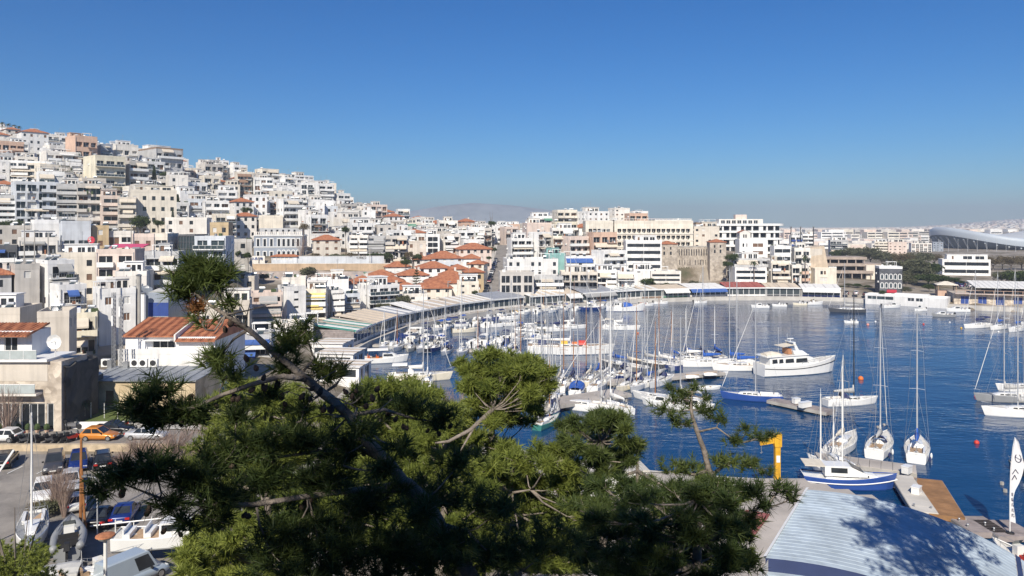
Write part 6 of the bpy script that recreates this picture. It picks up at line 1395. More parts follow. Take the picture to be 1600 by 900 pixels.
MBT = [
 (601, 566, 12, 8.5, 'white', dict(canopy=AWN['white'], accent=ORANGE), 'white cabin cruiser with orange stern seats beside the lower left quay'),
 (598, 543, 265, 4.6, 'white', dict(cab=False), 'small white open boat at the left end of the pontoon'),
 (614, 544, 260, 4.6, 'white', dict(cab=True), 'small white cabin boat second along the pontoon'),
 (646, 533, 80, 7.5, 'white', dict(canopy=FABR), 'white cabin boat with a cream sunroof behind the pontoon'),
 (667, 549, 268, 5.2, 'dark', dict(cab=False), 'dark open speedboat in front of the pontoon'),
 (668, 529, 85, 6.5, 'white', dict(canopy=NAVYC), 'white boat with navy canopy behind the pontoon'),
 (684, 514, 70, 6, 'cream', dict(cab=False), 'cream open boat below the beige slatted pavilion'),
 (700, 513, 70, 6, 'white', dict(canopy=ROYAL), 'white boat with a blue canopy below the beige slatted pavilion'),
 (690, 532, 85, 6.2, 'white', {}, 'white cabin boat right of the navy canopy boat behind the pontoon'),
 (742, 540, 80, 7, 'white', dict(rib=True, cab=False), 'white rubber boat right of the navy cockpit canopy yacht'),
 (757, 539, 82, 6.5, 'white', dict(canopy=AWN['white']), 'white canopy boat in the middle of the rubber boat row'),
 (778, 538, 84, 7, 'white', dict(rib=True, cab=False), 'white rubber boat at the right end of its row, next to the pine crown'),
 (745, 509, 60, 5, 'white', dict(cab=False), 'white open boat left in the group below the pale striped pavilion'),
 (762, 501, 5, 6, 'navy', dict(cab=False), 'dark blue boat with white seats below the grey sheet roof'),
 (768, 511, 2, 6, 'white', dict(cab=False, canopy=None), 'white open boat in front of the dark blue boat'),
 (793, 499, 3, 6.2, 'white', {}, 'white cabin boat right of the dark blue boat'),
 (812, 491, 10, 5.6, 'white', dict(accent=YELP), 'white boat with yellow seats below the grey sheet roof corner'),
 (832, 484, 20, 5, 'cream', dict(cab=False), 'cream open boat left of the small blue and white fishing boat'),
 (862, 484, 20, 5.2, 'white', dict(cab=False), 'white open boat between two small fishing boats'),
 (905, 478, 25, 5, 'white', dict(cab=False), 'white open boat left of the blue hulled yacht'),
 (822, 521, 185, 5.5, 'white', dict(rib=True, cab=False), 'white rubber boat behind the ketch stern'),
 (842, 527, 170, 6, 'white', dict(canopy=AWN['white']), 'white canopy boat beside the stern of the ketch'),
 (1010, 478, 10, 5, 'white', dict(cab=False, accent=REDP), 'white boat with red seats right of the large fishing boat'),
 (1032, 475, 5, 5, 'white', dict(cab=False), 'white open boat at the far quay under brown framed pavilion'),
 (1094, 474, 3, 4.6, 'white', dict(cab=False), 'white open boat at the far quay left of the royal blue awning'),
 (1188, 481, 178, 5.5, 'white', {}, 'white cabin boat below the brick red pavilion'),
 (1218, 479, 178, 4.6, 'white', dict(cab=False), 'white speedboat below the cream panel pavilion'),
 (1250, 477, 176, 4.4, 'cream', dict(cab=False), 'cream low boat below the right end pavilion'),
 (1270, 476, 3, 6.6, 'white', dict(cab=False), 'long white open boat below the blue glazed pavilion'),
 (1392, 481, 12, 7, 'white', {}, 'white cruiser tied up at the left end of the long white quay building'),
 (1438, 486, 200, 4.4, 'white', dict(cab=False), 'small white boat moored off the long white quay building'),
 (1474, 495, 172, 6, 'grey', dict(canopy=None, cab=True), 'grey and white cabin boat moored alone off the boathouse'),
 (1497, 487, 175, 6.5, 'white', {}, 'white cruiser against the stone wall below the roofed terrace'),
 (1330, 505, 178, 3.6, 'white', dict(cab=False, outboard=False), 'tiny white skiff moored below the long dark yacht'),
 (1038, 636, 150, 6.4, 'white', {}, 'white cabin cruiser left part of the pair behind the thin pine'),
 (1080, 640, 340, 6, 'white', dict(canopy=None), 'white open cruiser with dark stripe right of the thin pine'),
 (870, 632, 60, 5.5, 'white', {}, 'white cabin boat with navy windows at the left end of the stone jetty'),
 (1594, 880, 100, 5, 'white', dict(cab=False, accent=REDP), 'white boat with red fittings at the bottom right corner'),
 (1602, 742, 95, 4.4, 'dark', dict(cab=False), 'dark inflatable at the right edge above the grey float'),
]
for px, py, hd, L, hc, opt, ph in MBT: motorboat(ph, px, py, hd, L, hc, **opt)
for k in range(16):
 px = 652+k*20; q_ = qpoint(px); f_ = 1-(7.5+rb.uniform(0, 2))/q_[1]; X_, Y_ = q_[0]*f_+2.2, q_[1]*f_; hc = rb.choice(('white', 'white', 'white', 'cream', 'navy')); cb = rb.random() < .5
 motorboat(f'small {hc} {"cabin" if cb else "open"} boat moored to the curved quay, {(ORDS+ORDT)[k]} from its left end', 800+F*X_/Y_, 0, 250+rb.uniform(-15, 15) if k % 3 else 60, rb.uniform(4.2, 6), hc, cab=cb, Y=Y_, canopy=rb.choice((None, None, AWN['white'], NAVYC, ROYAL)), group='small boats along the curved quay')
for k in range(14):
 px_ = rb.uniform(640, 850); py_ = 508+(k%4)*11+rb.uniform(-3, 3); hc = ('white', 'cream', 'navy', 'white')[k % 4]; cn_ = ((None, ''), (AWN['white'], ' with a white canopy'), (NAVYC, ' with a navy canopy'), (ROYAL, ' with a blue canopy'))[k % 3+(k % 2)]
 Y_ = WY(py_);
 if Y_ > qpoint(px_)[1]-8: py_ += 14
 motorboat(f'{hc} boat{cn_[1]} lying in the left basin, {(ORDS+ORDT)[k]} of the loose group', px_, py_, rb.choice((5, 15, 185, 80, 262)), rb.uniform(4.8, 6.8), hc, cab=k % 2 == 0, canopy=cn_[0], group='loose boats in the left basin')
dinghy('white round dinghy afloat right of the thin pine', 1108, 608, 5, 3.6)
dinghy('white small dinghy drifting left of the lone ketch', 828, 511, 0, 3.4)
dinghy('white dinghy upside of the second jetty end', 1124, 586, 10, 3.0)
Yy = 136; t = thing('motor_yacht', 'big white motor yacht with flybridge and long dark windows', 'motor yacht', ((1243-800)/F*Yy, Yy, 0), radians(14)); LM.append(('big motor yacht', 1245, 590))
L, B, fb = 15.2, 4.4, 1.75
sh = hull(L, B, fb, GEL, t, sheer=.75, transom=.88, draft=.6, fine=.62); deck(sh, DECK, t, .1)
b = MB(); b.tube([(x, bw+.02, z_*.72) for x, bw, z_ in sh], .06, 4); b.tube([(x, -bw-.02, z_*.72) for x, bw, z_ in sh], .06, 4); b.obj('rubbing_strake', DARK, t)
b = MB(); secs = []
for x, w, z0, z1 in ((-6.4, 1.75, 1.5, 3.45), (-3, 1.8, 1.6, 3.55), (1.0, 1.7, 1.7, 3.6), (2.6, 1.5, 1.8, 3.1), (4.3, 1.0, 1.95, 2.25)):
 secs.append([(x, -w, z0), (x, -w*.92, z1), (x, w*.92, z1), (x, w, z0)])
b.loft(secs, cap0=True, cap1=True); b.obj('deckhouse', GEL, t)
for s_ in (-1, 1):
 for xa, xb in ((-6.0, -4.9), (-4.6, -3.7), (-3.3, -1.5), (-1.1, 1.3)):
  b = MB(); y = 1.82; p = [(xa, s_*1.79, 2.35), (xb, s_*1.785, 2.4), (xb-.1, s_*1.745, 3.1), (xa+.05, s_*1.755, 3.05)]; b.quad(*(p if s_ < 0 else p[::-1])); b.obj('window', GLASS, t)
b = MB(); b.quad((1.25, -1.5, 3.55), (2.7, -1.35, 2.9), (2.7, 1.35, 2.9), (1.25, 1.5, 3.55)); b.v = [(x+.03, y, z+.06) for x, y, z in b.v]; b.obj('windscreen', GLASS, t)
b = MB(); b.hexa([(-7.2, -1.9, 3.45), (1.6, -1.75, 3.6), (1.6, 1.75, 3.6), (-7.2, 1.9, 3.45), (-7.2, -1.9, 3.6), (1.6, -1.75, 3.75), (1.6, 1.75, 3.75), (-7.2, 1.9, 3.6)]); b.obj('upper_deck', GEL, t)
b = MB(); b.hexa([(-1.2, -1.5, 3.75), (1.5, -1.35, 3.75), (1.5, 1.35, 3.75), (-1.2, 1.5, 3.75), (-1.6, -1.45, 4.5), (.6, -1.2, 4.4), (.6, 1.2, 4.4), (-1.6, 1.45, 4.5)]); b.obj('flybridge', GEL, t)
b = MB(); b.box(-2.2, -1.4, -.9, .9, 3.75, 4.75); b.obj('seat', ORANGE if False else mat('tan_leather', (.42, .20, .10), .6, .15), t)
b = MB()
for s_ in (-1, 1): b.hexa([(-.6, s_*1.3-.08, 3.75), (.2, s_*1.3-.08, 3.75), (.2, s_*1.3+.08, 3.75), (-.6, s_*1.3+.08, 3.75), (-1.3, s_*1.1-.08, 5.9), (-.9, s_*1.1-.08, 5.9), (-.9, s_*1.1+.08, 5.9), (-1.3, s_*1.1+.08, 5.9)])
b.box(-1.4, -.8, -1.2, 1.2, 5.85, 6.0); b.obj('radar_arch', GEL, t)
b = MB(); b.hexa([(-3.6, -1.4, 5.15), (-.8, -1.3, 5.45), (-.8, 1.3, 5.45), (-3.6, 1.4, 5.15), (-3.6, -1.4, 5.22), (-.8, -1.3, 5.52), (-.8, 1.3, 5.52), (-3.6, 1.4, 5.22)]); b.obj('sun_awning', CREAMC, t)
b = MB(); b.tube([(-1.1, 0, 6), (-1.1, 0, 6.4)], .05, 4); b.box(-1.7, -.5, -.12, .12, 6.4, 6.55); b.obj('radar', GEL, t)
b = MB(); b.tube([(-3.4, .3, 3.6), (-3.4, .3, 8.6)], .04, 4); b.tube([(-1.2, .8, 6), (-1.2, .8, 7.4)], .03, 4); b.obj('aerial', ALU, t)
b = MB(); pts = [(x, bw-.06, z_+.75) for x, bw, z_ in sh[6:]]; b.tube(pts+[(x, -y, z_) for x, y, z_ in reversed(pts)], .025, 4)
for x, bw, z_ in sh[6:]:
 for s_ in (-1, 1): b.tube([(x, s_*(bw-.06), z_), (x, s_*(bw-.06), z_+.75)], .02, 3)
b.obj('bow_rail', STEEL, t)
b = MB(); b.loft([[(x, 1.5*cos(a)*.8, 3.6+.7*sin(a)*k) for a in [pi*q_/6 for q_ in range(7)]] for x, k in ((-6.6, .6), (-5, 1), (-3.6, .6))], cap0=True, cap1=True); b.obj('tender_cover', CREAMC, t)
Yb = 76.6; t = thing('motor_cruiser', 'blue and white motor cruiser lying behind the blue curved roof', 'motorboat', ((1322-800)/F*Yb, Yb, 0), radians(-10)); L, B, fb = 8.8, 2.8, 1.05
sh = hull(L, B, fb, HULLM['royal'], t, sheer=.6, transom=.9, fine=.65); deck(sh, GEL, t, .05)
b = MB(); b.tube([(x, -bw-.02, z_*.62) for x, bw, z_ in sh], .07, 4); b.tube([(x, bw+.02, z_*.62) for x, bw, z_ in sh], .07, 4); b.obj('white_stripe', GEL, t)
cabin(t, L, B, fb, -2.2, 3.6, .55, .7); b = MB(); secs = [[(x, -w, fb+.3), (x+dx, -w*.85, fb+h_), (x+dx, w*.85, fb+h_), (x, w, fb+.3)] for x, w, h_, dx in ((-2.3, 1.1, 1.25, 0), (.2, 1.05, 1.3, 0), (1.9, .9, .55, -.1))]; b.loft(secs, cap0=True); o = b.obj('wheelhouse', GEL, t)
g = MB(); g.quad((.35, -.92, fb+1.22), (1.5, -.82, fb+.72), (1.5, .82, fb+.72), (.35, .92, fb+1.22)); g.v = [(x+.06, y, z+.05) for x, y, z in g.v]; g.quad((-1.7, -1.07, fb+.65), (-.1, -1.04, fb+.65), (-.1, -.97, fb+1.15), (-1.7, -.99, fb+1.15)); g.obj('windscreen', GLASS, o)
b = MB(); b.box(-4.3, -2.3, -1.2, 1.2, fb+1.25, fb+1.33); b.obj('sun_awning', CREAMC, t)
for px, Y, top, lab, fl in ((1286, 82, 640, 'small yacht with a white flag behind the curved roof, leftmost mast', True), (1306, 84, 660, 'small yacht with twin masts behind the curved roof', False), (1320, 81, 592, 'small yacht with the tallest white mast behind the curved roof', False)):
 sailboat(lab, px, 0, 95, 6.5, 'white', None, mast=(760-top)/F*Y-.8, Y=Y-.5, boom=False, furl=False, stern_flag=AWN['white'] if fl else None, group='small yachts behind the curved roof', mastm=GEL, simple=True)
def jetty(label, p0, p1, wd, z, m, n, cat='jetty', th=.5, piles=True, name='jetty', group='jetties in the harbour'):
 l, a = along(p0, p1, 0); t = thing(name, label, cat, ((p0[0]+p1[0])/2, (p0[1]+p1[1])/2, 0), a, group)
 for k in range(n):
  xa = -l/2+l*k/n+.02; xb = -l/2+l*(k+1)/n-.02; b = MB(); b.box(xa, xb, -wd/2, wd/2, z-th, z); b.obj('deck_slab' if m in (QUAY, PALECONC) else 'plank', m, t)
 b = MB(); b.box(-l/2, l/2, -wd/2-.05, -wd/2, z-th, z-.05); b.box(-l/2, l/2, wd/2, wd/2+.05, z-th, z-.05); b.obj('edge_beam', CONC, t)
 if piles:
  for k in range(max(3, int(l/4))):
   x = -l/2+.8+(l-1.6)*k/max(1, int(l/4)-1)
   for s_ in (-1, 1): b = MB(); b.tube([(x, s_*(wd/2-.3), -3), (x, s_*(wd/2-.3), z-th)], .2, 6); b.obj('pile', CONC, t)
 for k in range(max(2, int(l/5))):
  x = -l/2+1.2+(l-2.4)*k/max(1, int(l/5)-1); b = MB(); b.lathe([(.09, 0), (.06, .16), (.12, .23), (.08, .28)], 8); b.obj('bollard', STEEL, t, (x, -wd/2+.35, z))
 return t
w_ = lambda px, py, z=.6: ((px-800)/F*WY(py, z), WY(py, z))
jetty('long pale pontoon crossing the left basin with small boats on both sides', w_(584, 538), w_(690, 541), 1.6, .6, QUAY, 8, piles=False)
jetty('second pale pontoon joining the rubber boat row', w_(728, 546), w_(800, 545), 1.6, .6, QUAY, 6, piles=False)
jetty('stone jetty on piles among crowded yachts in the middle', w_(838, 632, 1.2), w_(972, 611, 1.2), 4.4, 1.2, QUAY, 9)
jetty('second jetty with many sailing yachts and upturned dinghies', w_(948, 596, .8), w_(1126, 580, .8), 2.6, .8, QUAY, 12)
jetty('timber jetty beside the big motor yacht with white boxes on it', w_(1205, 623, .7), w_(1298, 642, .7), 2.4, .7, GREYPLANK, 16)
jetty('bottom jetty with three yachts moored stern-on', w_(1272, 712, .8), w_(1432, 733, .8), 3.0, .8, QUAY, 9)
jetty('pale gangway leading from the curved roof to the bottom jetty', w_(1408, 742, .9), w_(1446, 800, .9), 2.1, .9, PALECONC, 7, piles=False, name='gangway')
jetty('rusty brown timber float right of the pale gangway', w_(1447, 748, .8), w_(1480, 806, .8), 2.9, .8, mat('rusty_plank', (.30, .16, .07), .8, .35, .8, bump=.3), 22, piles=False, name='float', cat='float')
jetty('left grey plank float below the feather flag', w_(1508, 806, .6), w_(1548, 832, .6), 3.2, .6, GREYPLANK, 10, piles=False, name='float', cat='float', group='grey plank floats')
jetty('right grey plank float below the feather flag', w_(1549, 812, .6), w_(1592, 838, .6), 3.4, .6, GREYPLANK, 10, piles=False, name='float', cat='float', group='grey plank floats')
for k, (px, py, lab) in enumerate(((1244, 626, 'white storage box in the middle of the timber jetty'), (1258, 632, 'white long locker on the timber jetty'), (1417, 735, 'white box beside the gangway head'), (1432, 768, 'white upright box beside the rusty float'))):
 p = w_(px, py+4, .8); t = thing('dock_box', lab, 'box', (*p, .8), radians(20+k*9), 'dock boxes'); b = MB(); b.box(-.5-.5*(k == 1), .5+.5*(k == 1), -.35, .35, 0, .7); b.obj('body', GEL, t); b = MB(); b.box(-.54-.5*(k == 1), .54+.5*(k == 1), -.39, .39, .7, .8); b.obj('lid', GEL, t)
for k, (px, py, lab) in enumerate(((1082, 590, 'upturned white dinghy on the second jetty, left one'), (1110, 586, 'upturned white dinghy on the second jetty, right one'))):
 p = w_(px, py, .8); t = thing('dinghy', lab, 'dinghy', (*p, 1.25), radians(8), 'upturned dinghies'); b = MB(); b.loft([[(x, r_*cos(a), -.42+r_*.75*sin(a)) for a in [pi*q_/6 for q_ in range(7)]] for x, r_ in ((-1.3, .5), (-.5, .68), (.4, .62), (1.1, .3), (1.35, .03))], cap0=True); b.obj('hull', GEL, t); b = MB(); b.box(-1.2, 1.2, -.03, .03, .0, .13); b.obj('keel', TEAKD, t)
for px, py, m_, r_, lab in ((1356, 508, mat('pink_buoy', (.7, .3, .24), .5), .5, 'pinkish mooring buoy below the tiny skiff'), (1368, 503, GEL, .35, 'small white buoy right of the pinkish one'), (1345, 593, ORANGE, .62, 'orange buoy floating behind the racing yacht'), (1526, 693, REDP, .42, 'red buoy alone in open water at lower right'), (1443, 507, REDP, .35, 'red buoy beside the tall right mast tip'),
       (1502, 513, YELP, .35, 'pale yellow buoy left of the far right row'), (1484, 504, GEL, .3, 'white buoy below the grey cabin boat'), (1560, 519, GEL, .35, 'white buoy below the middle yacht of the far right row'), (1524, 620, mat('rose_buoy', (.6, .15, .2), .5), .28, 'rose buoy left of the grey racing yacht'), (997, 521, ORANGE, .32, 'orange buoy at the bow of the motor sailer'), (756, 558, mat('crimson_buoy', (.5, .05, .12), .5), .35, 'crimson buoy left of the round pine crown')):
 Y = WY(py); r_ *= .75; t = thing('buoy', lab, 'buoy', ((px-800)/F*Y, Y, 0), 0, 'mooring buoys'); b = MB(); b.ell((0, 0, r_*.35), (r_, r_, r_), 10, 7); b.obj('float', m_, t, smooth=True); b = MB(); b.tube([(0, 0, r_*1.3), (0, 0, r_*1.6)], .06, 5); b.obj('ring', STEEL, t)
# ------------------------------------------------------------- car park, vehicles and the near quay
def draped(name, poly, m, dz=.07, step=2.0):
 xs = [p[0] for p in poly]; ys = [p[1] for p in poly]; b = MB(); idx = {}
 x = min(xs)
 while x < max(xs):
  y = min(ys)
  while y < max(ys):
   if inpoly(x+step/2, y+step/2, poly):
    q4 = []
    for a, c in ((x, y), (x+step, y), (x+step, y+step), (x, y+step)):
     if (a, c) not in idx: idx[(a, c)] = len(b.v); b.v.append((a, c, max(land(a, c), land(a-1.5, c-1.5), land(a+1.5, c+1.5), land(a+1.5, c-1.5), land(a-1.5, c+1.5))+dz))
     q4.append(idx[(a, c)])
    b.f.append(tuple(q4)); b.m.append(0)
   y += step
  x += step
 return tag(b.obj(name, m), kind='structure')
draped('car_park', [(-92, 79), (-20, 79), (-14, 68), (-12, 52), (-60, 50), (-92, 60)], ASPH, .07)
draped('road', [(-100, 80), (-100, 85.5), (-18, 88), (-14, 80)], ASPH, .10, 1.5)
draped('pavement', [(-100, 85.4), (-100, 87.5), (-30, 90), (-30, 87.8)], PALECONC, .22, 1.0)
draped('quay_yard', [(10, 73), (29, 73), (35.5, 64), (37, 46), (8, 46), (2, 60), (-4, 84), (5, 78)], QUAY, .09, 1.5)
draped('grass_bank', [(-56, 88.5), (-40, 89.5), (-40, 95), (-54, 95)], gmat('short_grass', [(.3, (.06, .085, .02)), (.55, (.11, .15, .035)), (.75, (.16, .15, .06))], .5), .45, 1.0)
t = longwall('kerb_wall', 'low pale stone wall between the street and the car park', [(-85, 79.4), (-58, 79.5), (-40, 79.7), (-26, 80)], 2.7, 3.55, .5, mat('pale_sandstone', (.52, .42, .29), .95, .3, 1.2, bump=.4, bscale=6))
t = longwall('kerb_wall', 'low white wall of the pavement before the terrace house', [(-70, 86.8), (-52, 87.2), (-46, 87.6)], 3.1, 3.9, .3, wm('white'))
for k in range(7):
 X = -58.5+k*2.9; b = MB(); b.box(-.06, .06, -2.3, 2.3, 0, .012); tag(b.obj('road_marking', FRAME, None, (X+9, 74.5, land(X+9, 74.5)+.10)), kind='structure')
b = MB(); b.box(-1, 1, -.06, .06, 0, .012); tag(b.obj('road_marking', FRAME, None, (-49.5, 72, land(-49.5, 72)+.10)), kind='structure')
def paint(name, c): return mat(name, c, .28, .06, .8, metal=.1, coat=.6)
RED_L = mat('tail_light', (.45, .02, .015), .2, .05); LAMP = mat('headlight_glass', (.6, .62, .62), .08, .05); RIM = mat('alloy_rim', (.45, .46, .47), .3, .1, metal=.7); PLATE = mat('plate_white', (.75, .75, .72), .5, .05)
WH = {}
def wheel_meshes():
 if not WH:
  b = MB(); b.lathe([(.20, -.1), (.30, -.11), (.325, -.06), (.325, .06), (.30, .11), (.20, .1)], 14); WH['t'] = b.mesh('tyre', DARK)
  b = MB(); b.lathe([(.05, -.08), (.2, -.09), (.21, 0), (.2, .09), (.05, .08)], 10); WH['r'] = b.mesh('rim', RIM)
 return WH['t'], WH['r']
CARC = {}
def car(label, X, Y, head, colname, col, kind='hatch', L=3.9, Wd=1.72, Hh=1.48, group='cars parked by the harbour', cat='car', z=None, name='parked_car'):
 z = (land(X, Y)+.1) if z is None else z
 t = thing(name, label, cat, (X, Y, z), radians(head), group)
 pm = paint('car_paint_'+colname, col)
 key = (colname, kind, L, Hh)
 if key not in CARC:
  h = L/2; tail = {'hatch': .97, 'suv': 1.05, 'sedan': .95, 'van': 1.1, 'pickup': .95}[kind]; sh = .98 if kind in ('suv', 'van') else .88
  prof = [(-h, .45, .86*tail), (-h+.12, .30, tail), (-h+.7, .22, sh+.03), (0, .2, sh), (h-1.15, .2, sh-.02), (h-.45, .24, sh-.16), (h-.1, .32, sh-.30), (h, .42, sh-.42)]
  b = MB(); secs = []
  for i, (x, z0, z1) in enumerate(prof):
   w = Wd/2*(.90 if i in (0, 7) else (.97 if i in (1, 6) else 1)); zm = z0+(z1-z0)*.55
   secs.append([(x, -w*.92, z0), (x, -w, zm-.1), (x, -w, zm+.05), (x, -w*.93, z1-.03), (x, -w*.6, z1+.02), (x, w*.6, z1+.02), (x, w*.93, z1-.03), (x, w, zm+.05), (x, w, zm-.1), (x, w*.92, z0)])
  b.loft(secs, closed=True, cap0=True, cap1=True); body = b.mesh('body', pm, True)
  if kind == 'sedan': g = [(-h+.75, -h+1.45), (h-1.35, h-2.1)]
  elif kind == 'van': g = [(-h+.05, -h+.12), (h-.9, h-1.5)]
  elif kind == 'pickup': g = [(-.35, -.15), (h-1.3, h-1.95)]
  else: g = [(-h+.08, -h+(.45 if kind == 'suv' else .62)), (h-1.2, h-2.0)]
  w0, w1 = Wd*.46, Wd*.375; s0 = sh-.02
  b = MB(); P8 = [(g[0][0], -w0, s0), (g[1][0], -w0, s0), (g[1][0], w0, s0), (g[0][0], w0, s0), (g[0][1], -w1, Hh-.06), (g[1][1], -w1, Hh-.06), (g[1][1], w1, Hh-.06), (g[0][1], w1, Hh-.06)]
  b.hexa(P8); i = len(b.v); cxr = (g[0][1]+g[1][1])/2
  b.v += [(g[0][1]+.18, -w1*.82, Hh), (g[1][1]-.18, -w1*.82, Hh), (g[1][1]-.18, w1*.82, Hh), (g[0][1]+.18, w1*.82, Hh)]
  for k in range(4): b.f.append((4+k, 4+(k+1) % 4, i+(k+1) % 4, i+k)); b.m.append(0)
  b.f.append((i, i+1, i+2, i+3)); b.m.append(0)
  cab = b.mesh('cabin', pm)
  def lerp(a, c, k): return tuple(a[q]+(c[q]-a[q])*k for q in range(3))
  def face(a, bq, c, d, m0, m1, e=.012):      # inset quad, proud of the face a-b (bottom) d-c (top)
   n_ = (Vector(bq)-Vector(a)).cross(Vector(d)-Vector(a)).normalized()*e
   f = lambda u, v: tuple(Vector(lerp(lerp(a, bq, u), lerp(d, c, u), v))+n_)
   return f(m0[0], m0[1]), f(m1[0], m0[1]), f(m1[0], m1[1]), f(m0[0], m1[1])
  ws = MB(); ws.quad(*face(P8[1], P8[2], P8[6], P8[5], (.05, .08), (.95, .95))); rw = MB()
  if kind != 'van': rw.quad(*face(P8[3], P8[0], P8[4], P8[7], (.08, .15), (.92, .9)))
  sw = []
  cuts = ((.07, .47), (.52, .93)) if kind != 'van' else ((.62, .95),)
  for a, c in cuts:
   for si in (0, 1):
    m_ = MB(); m_.quad(*(face(P8[0], P8[1], P8[5], P8[4], (a, .1), (c, .88)) if si == 0 else face(P8[2], P8[3], P8[7], P8[6], (1-c, .1), (1-a, .88)))); sw.append(m_.mesh('side_window', GLASS))
  CARC[key] = (body, cab, ws.mesh('windscreen', GLASS), rw.mesh('rear_window', GLASS) if rw.f else None, sw, sh)
 body, cab, ws, rw, sw, sh = CARC[key]; h = L/2
 link('body', body, t); link('cabin', cab, t); link('windscreen', ws, t)
 if rw: link('rear_window', rw, t)
 for m_ in sw: link('side_window', m_, t)
 ty, ri = wheel_meshes()
 for x in (-h+.72, h-.72):
  for s_ in (-1, 1):
   o = link('wheel', ty, t, (x, s_*(Wd/2-.08), .325)); o.rotation_euler = (pi/2, 0, 0); link('rim', ri, o, (0, 0, -s_*.03))
 for s_ in (-1, 1):
  for nm, x, m_, zz in (('headlight', h-.14, LAMP, sh-.33), ('tail_light', -h-.005, RED_L, .78)):
   k2 = ('l', nm)
   if k2 not in CARC: b = MB(); b.box(-.05, .05, -.17, .17, -.08, .08); CARC[k2] = b.mesh(nm, m_)
   link(nm, CARC[k2], t, (x, s_*(Wd/2*.72), zz))
  if 'mir' not in CARC: b = MB(); b.box(-.06, .06, -.09, .09, -.07, .07); CARC['mir'] = b.mesh('mirror', DARK)
  link('mirror', CARC['mir'], t, (h-1.45, s_*(Wd/2+.06), sh+.06))
 if 'pl' not in CARC: b = MB(); b.box(-.012, .012, -.26, .26, -.06, .06); CARC['pl'] = b.mesh('number_plate', PLATE)
 link('number_plate', CARC['pl'], t, (-h-.01, 0, .6)); link('number_plate', CARC['pl'], t, (h+.005, 0, .44))
 return t
def gp(px, py, z=2.6): Y = (H-z)*F/(py-HZ); return (px-800)/F*Y, Y
for lab, px, py, hd, cn, c, kd, L, Hh in (
 ('orange hatchback driving along the street to the right', 157, 692, 2, 'orange', (.60, .22, .03), 'hatch', 3.9, 1.5),
 ('silver saloon behind bare twigs on the street', 230, 690, 2, 'silver', (.50, .51, .53), 'sedan', 4.4, 1.43),
 ('white car cut by the left edge, beside the parked motorcycles', 4, 696, 180, 'white', (.78, .78, .77), 'hatch', 4.0, 1.5),
 ('black car at the left edge of the car park, seen from behind', 8, 730, 112, 'black', (.015, .015, .017), 'suv', 4.3, 1.55),
 ('dark grey off-roader in the back row of the car park, first of three', 85, 736, 298, 'graphite', (.06, .06, .065), 'suv', 4.4, 1.68),
 ('dark blue car in the back row of the car park, between two dark ones', 123, 733, 298, 'darkblue', (.012, .03, .16), 'hatch', 4.1, 1.6),
 ('black off-roader in the back row of the car park, rightmost of three', 160, 731, 120, 'black', (.015, .015, .017), 'suv', 4.4, 1.7),
 ('white estate car with dark windows near the leafless shrub in the car park', 67, 776, 298, 'white', (.78, .78, .77), 'suv', 4.2, 1.6),
 ('silver car with a dark roof, front of the white hatchback in the car park', 110, 760, 298, 'silver', (.50, .51, .53), 'hatch', 4.1, 1.5),
 ('white hatchback seen from behind beside the thin brown mast', 118, 790, 120, 'white', (.78, .78, .77), 'hatch', 3.8, 1.5),
 ('black saloon in the shade right of the thin brown mast', 158, 812, 105, 'black', (.015, .015, .017), 'sedan', 4.4, 1.45),
 ('dark blue saloon half hidden by pine needles in the shade', 196, 806, 105, 'darkblue', (.012, .03, .16), 'sedan', 4.4, 1.45),
 ('dark car on the street behind the orange hatchback', 180, 682, 2, 'black', (.015, .015, .017), 'sedan', 4.4, 1.45)):
 car(lab, *gp(px, py), hd, cn, c, kd, L, Hh=Hh)
car('light blue grey van at the bottom edge below the white cabin boat', *gp(206, 912, 2.3), 60, 'paleblue', (.40, .47, .53), 'van', 4.6, 1.9, 2.2, cat='van', name='parked_van')
rs = random.Random(8); CN = [('black', (.015, .015, .017)), ('silver', (.5, .51, .53)), ('white', (.78, .78, .77)), ('graphite', (.06, .06, .065)), ('darkblue', (.012, .03, .16)), ('maroon', (.18, .02, .02))]
ORD = 'first second third fourth fifth sixth seventh eighth ninth tenth eleventh twelfth thirteenth fourteenth fifteenth sixteenth seventeenth'.split()
k = 0
for Y in range(243, 340, 6):
 for s_, word in ((-1, 'left'), (1, 'right')):
  if rs.random() < .12: continue
  cn, c = CN[rs.choice((0, 0, 1, 2, 3, 3, 4, 5))]; X = STREETX(Y)+s_*2.6; pos = 'at the foot' if Y < 270 else ('half way up' if Y < 305 else 'near the top')
  car(f'{cn} car, {ORD[(Y-243)//6]} up the {word} side of the climbing street', X, Y, 88+rs.uniform(-3, 3)+(180 if s_ < 0 else 0), cn, c, 'hatch' if rs.random() < .6 else 'sedan', 4.0, group='cars parked along the climbing street', z=land(X, Y)+.26)
for k in range(16):
 Y = 285+rs.uniform(-6, 12); px = 1494+k*7; cn, c = CN[rs.choice((0, 1, 2, 2, 3, 4))]; X = (px-800)/F*Y
 car(f'{cn} car, {ORD[k]} from the left in the car park above the boathouse', X, Y, 80+rs.uniform(-8, 8), cn, c, 'hatch', 4.0, group='cars in the car park above the boathouse', z=3.6)
for k, (px, Y, cn, c) in enumerate(((1306, 272, 'white', (.78, .78, .77)), (1322, 270, 'graphite', (.06, .06, .065)), (1337, 270, 'silver', (.5, .51, .53)), (1352, 266, 'black', (.015, .015, .017)))):
 X = (px-800)/F*Y; car(f'{cn} car parked on the far quay below the concrete terraces', X, Y, 70, cn, c, 'hatch', 4.0, group='cars on the far quay', z=max(land(X, Y), 1.4)+.05)
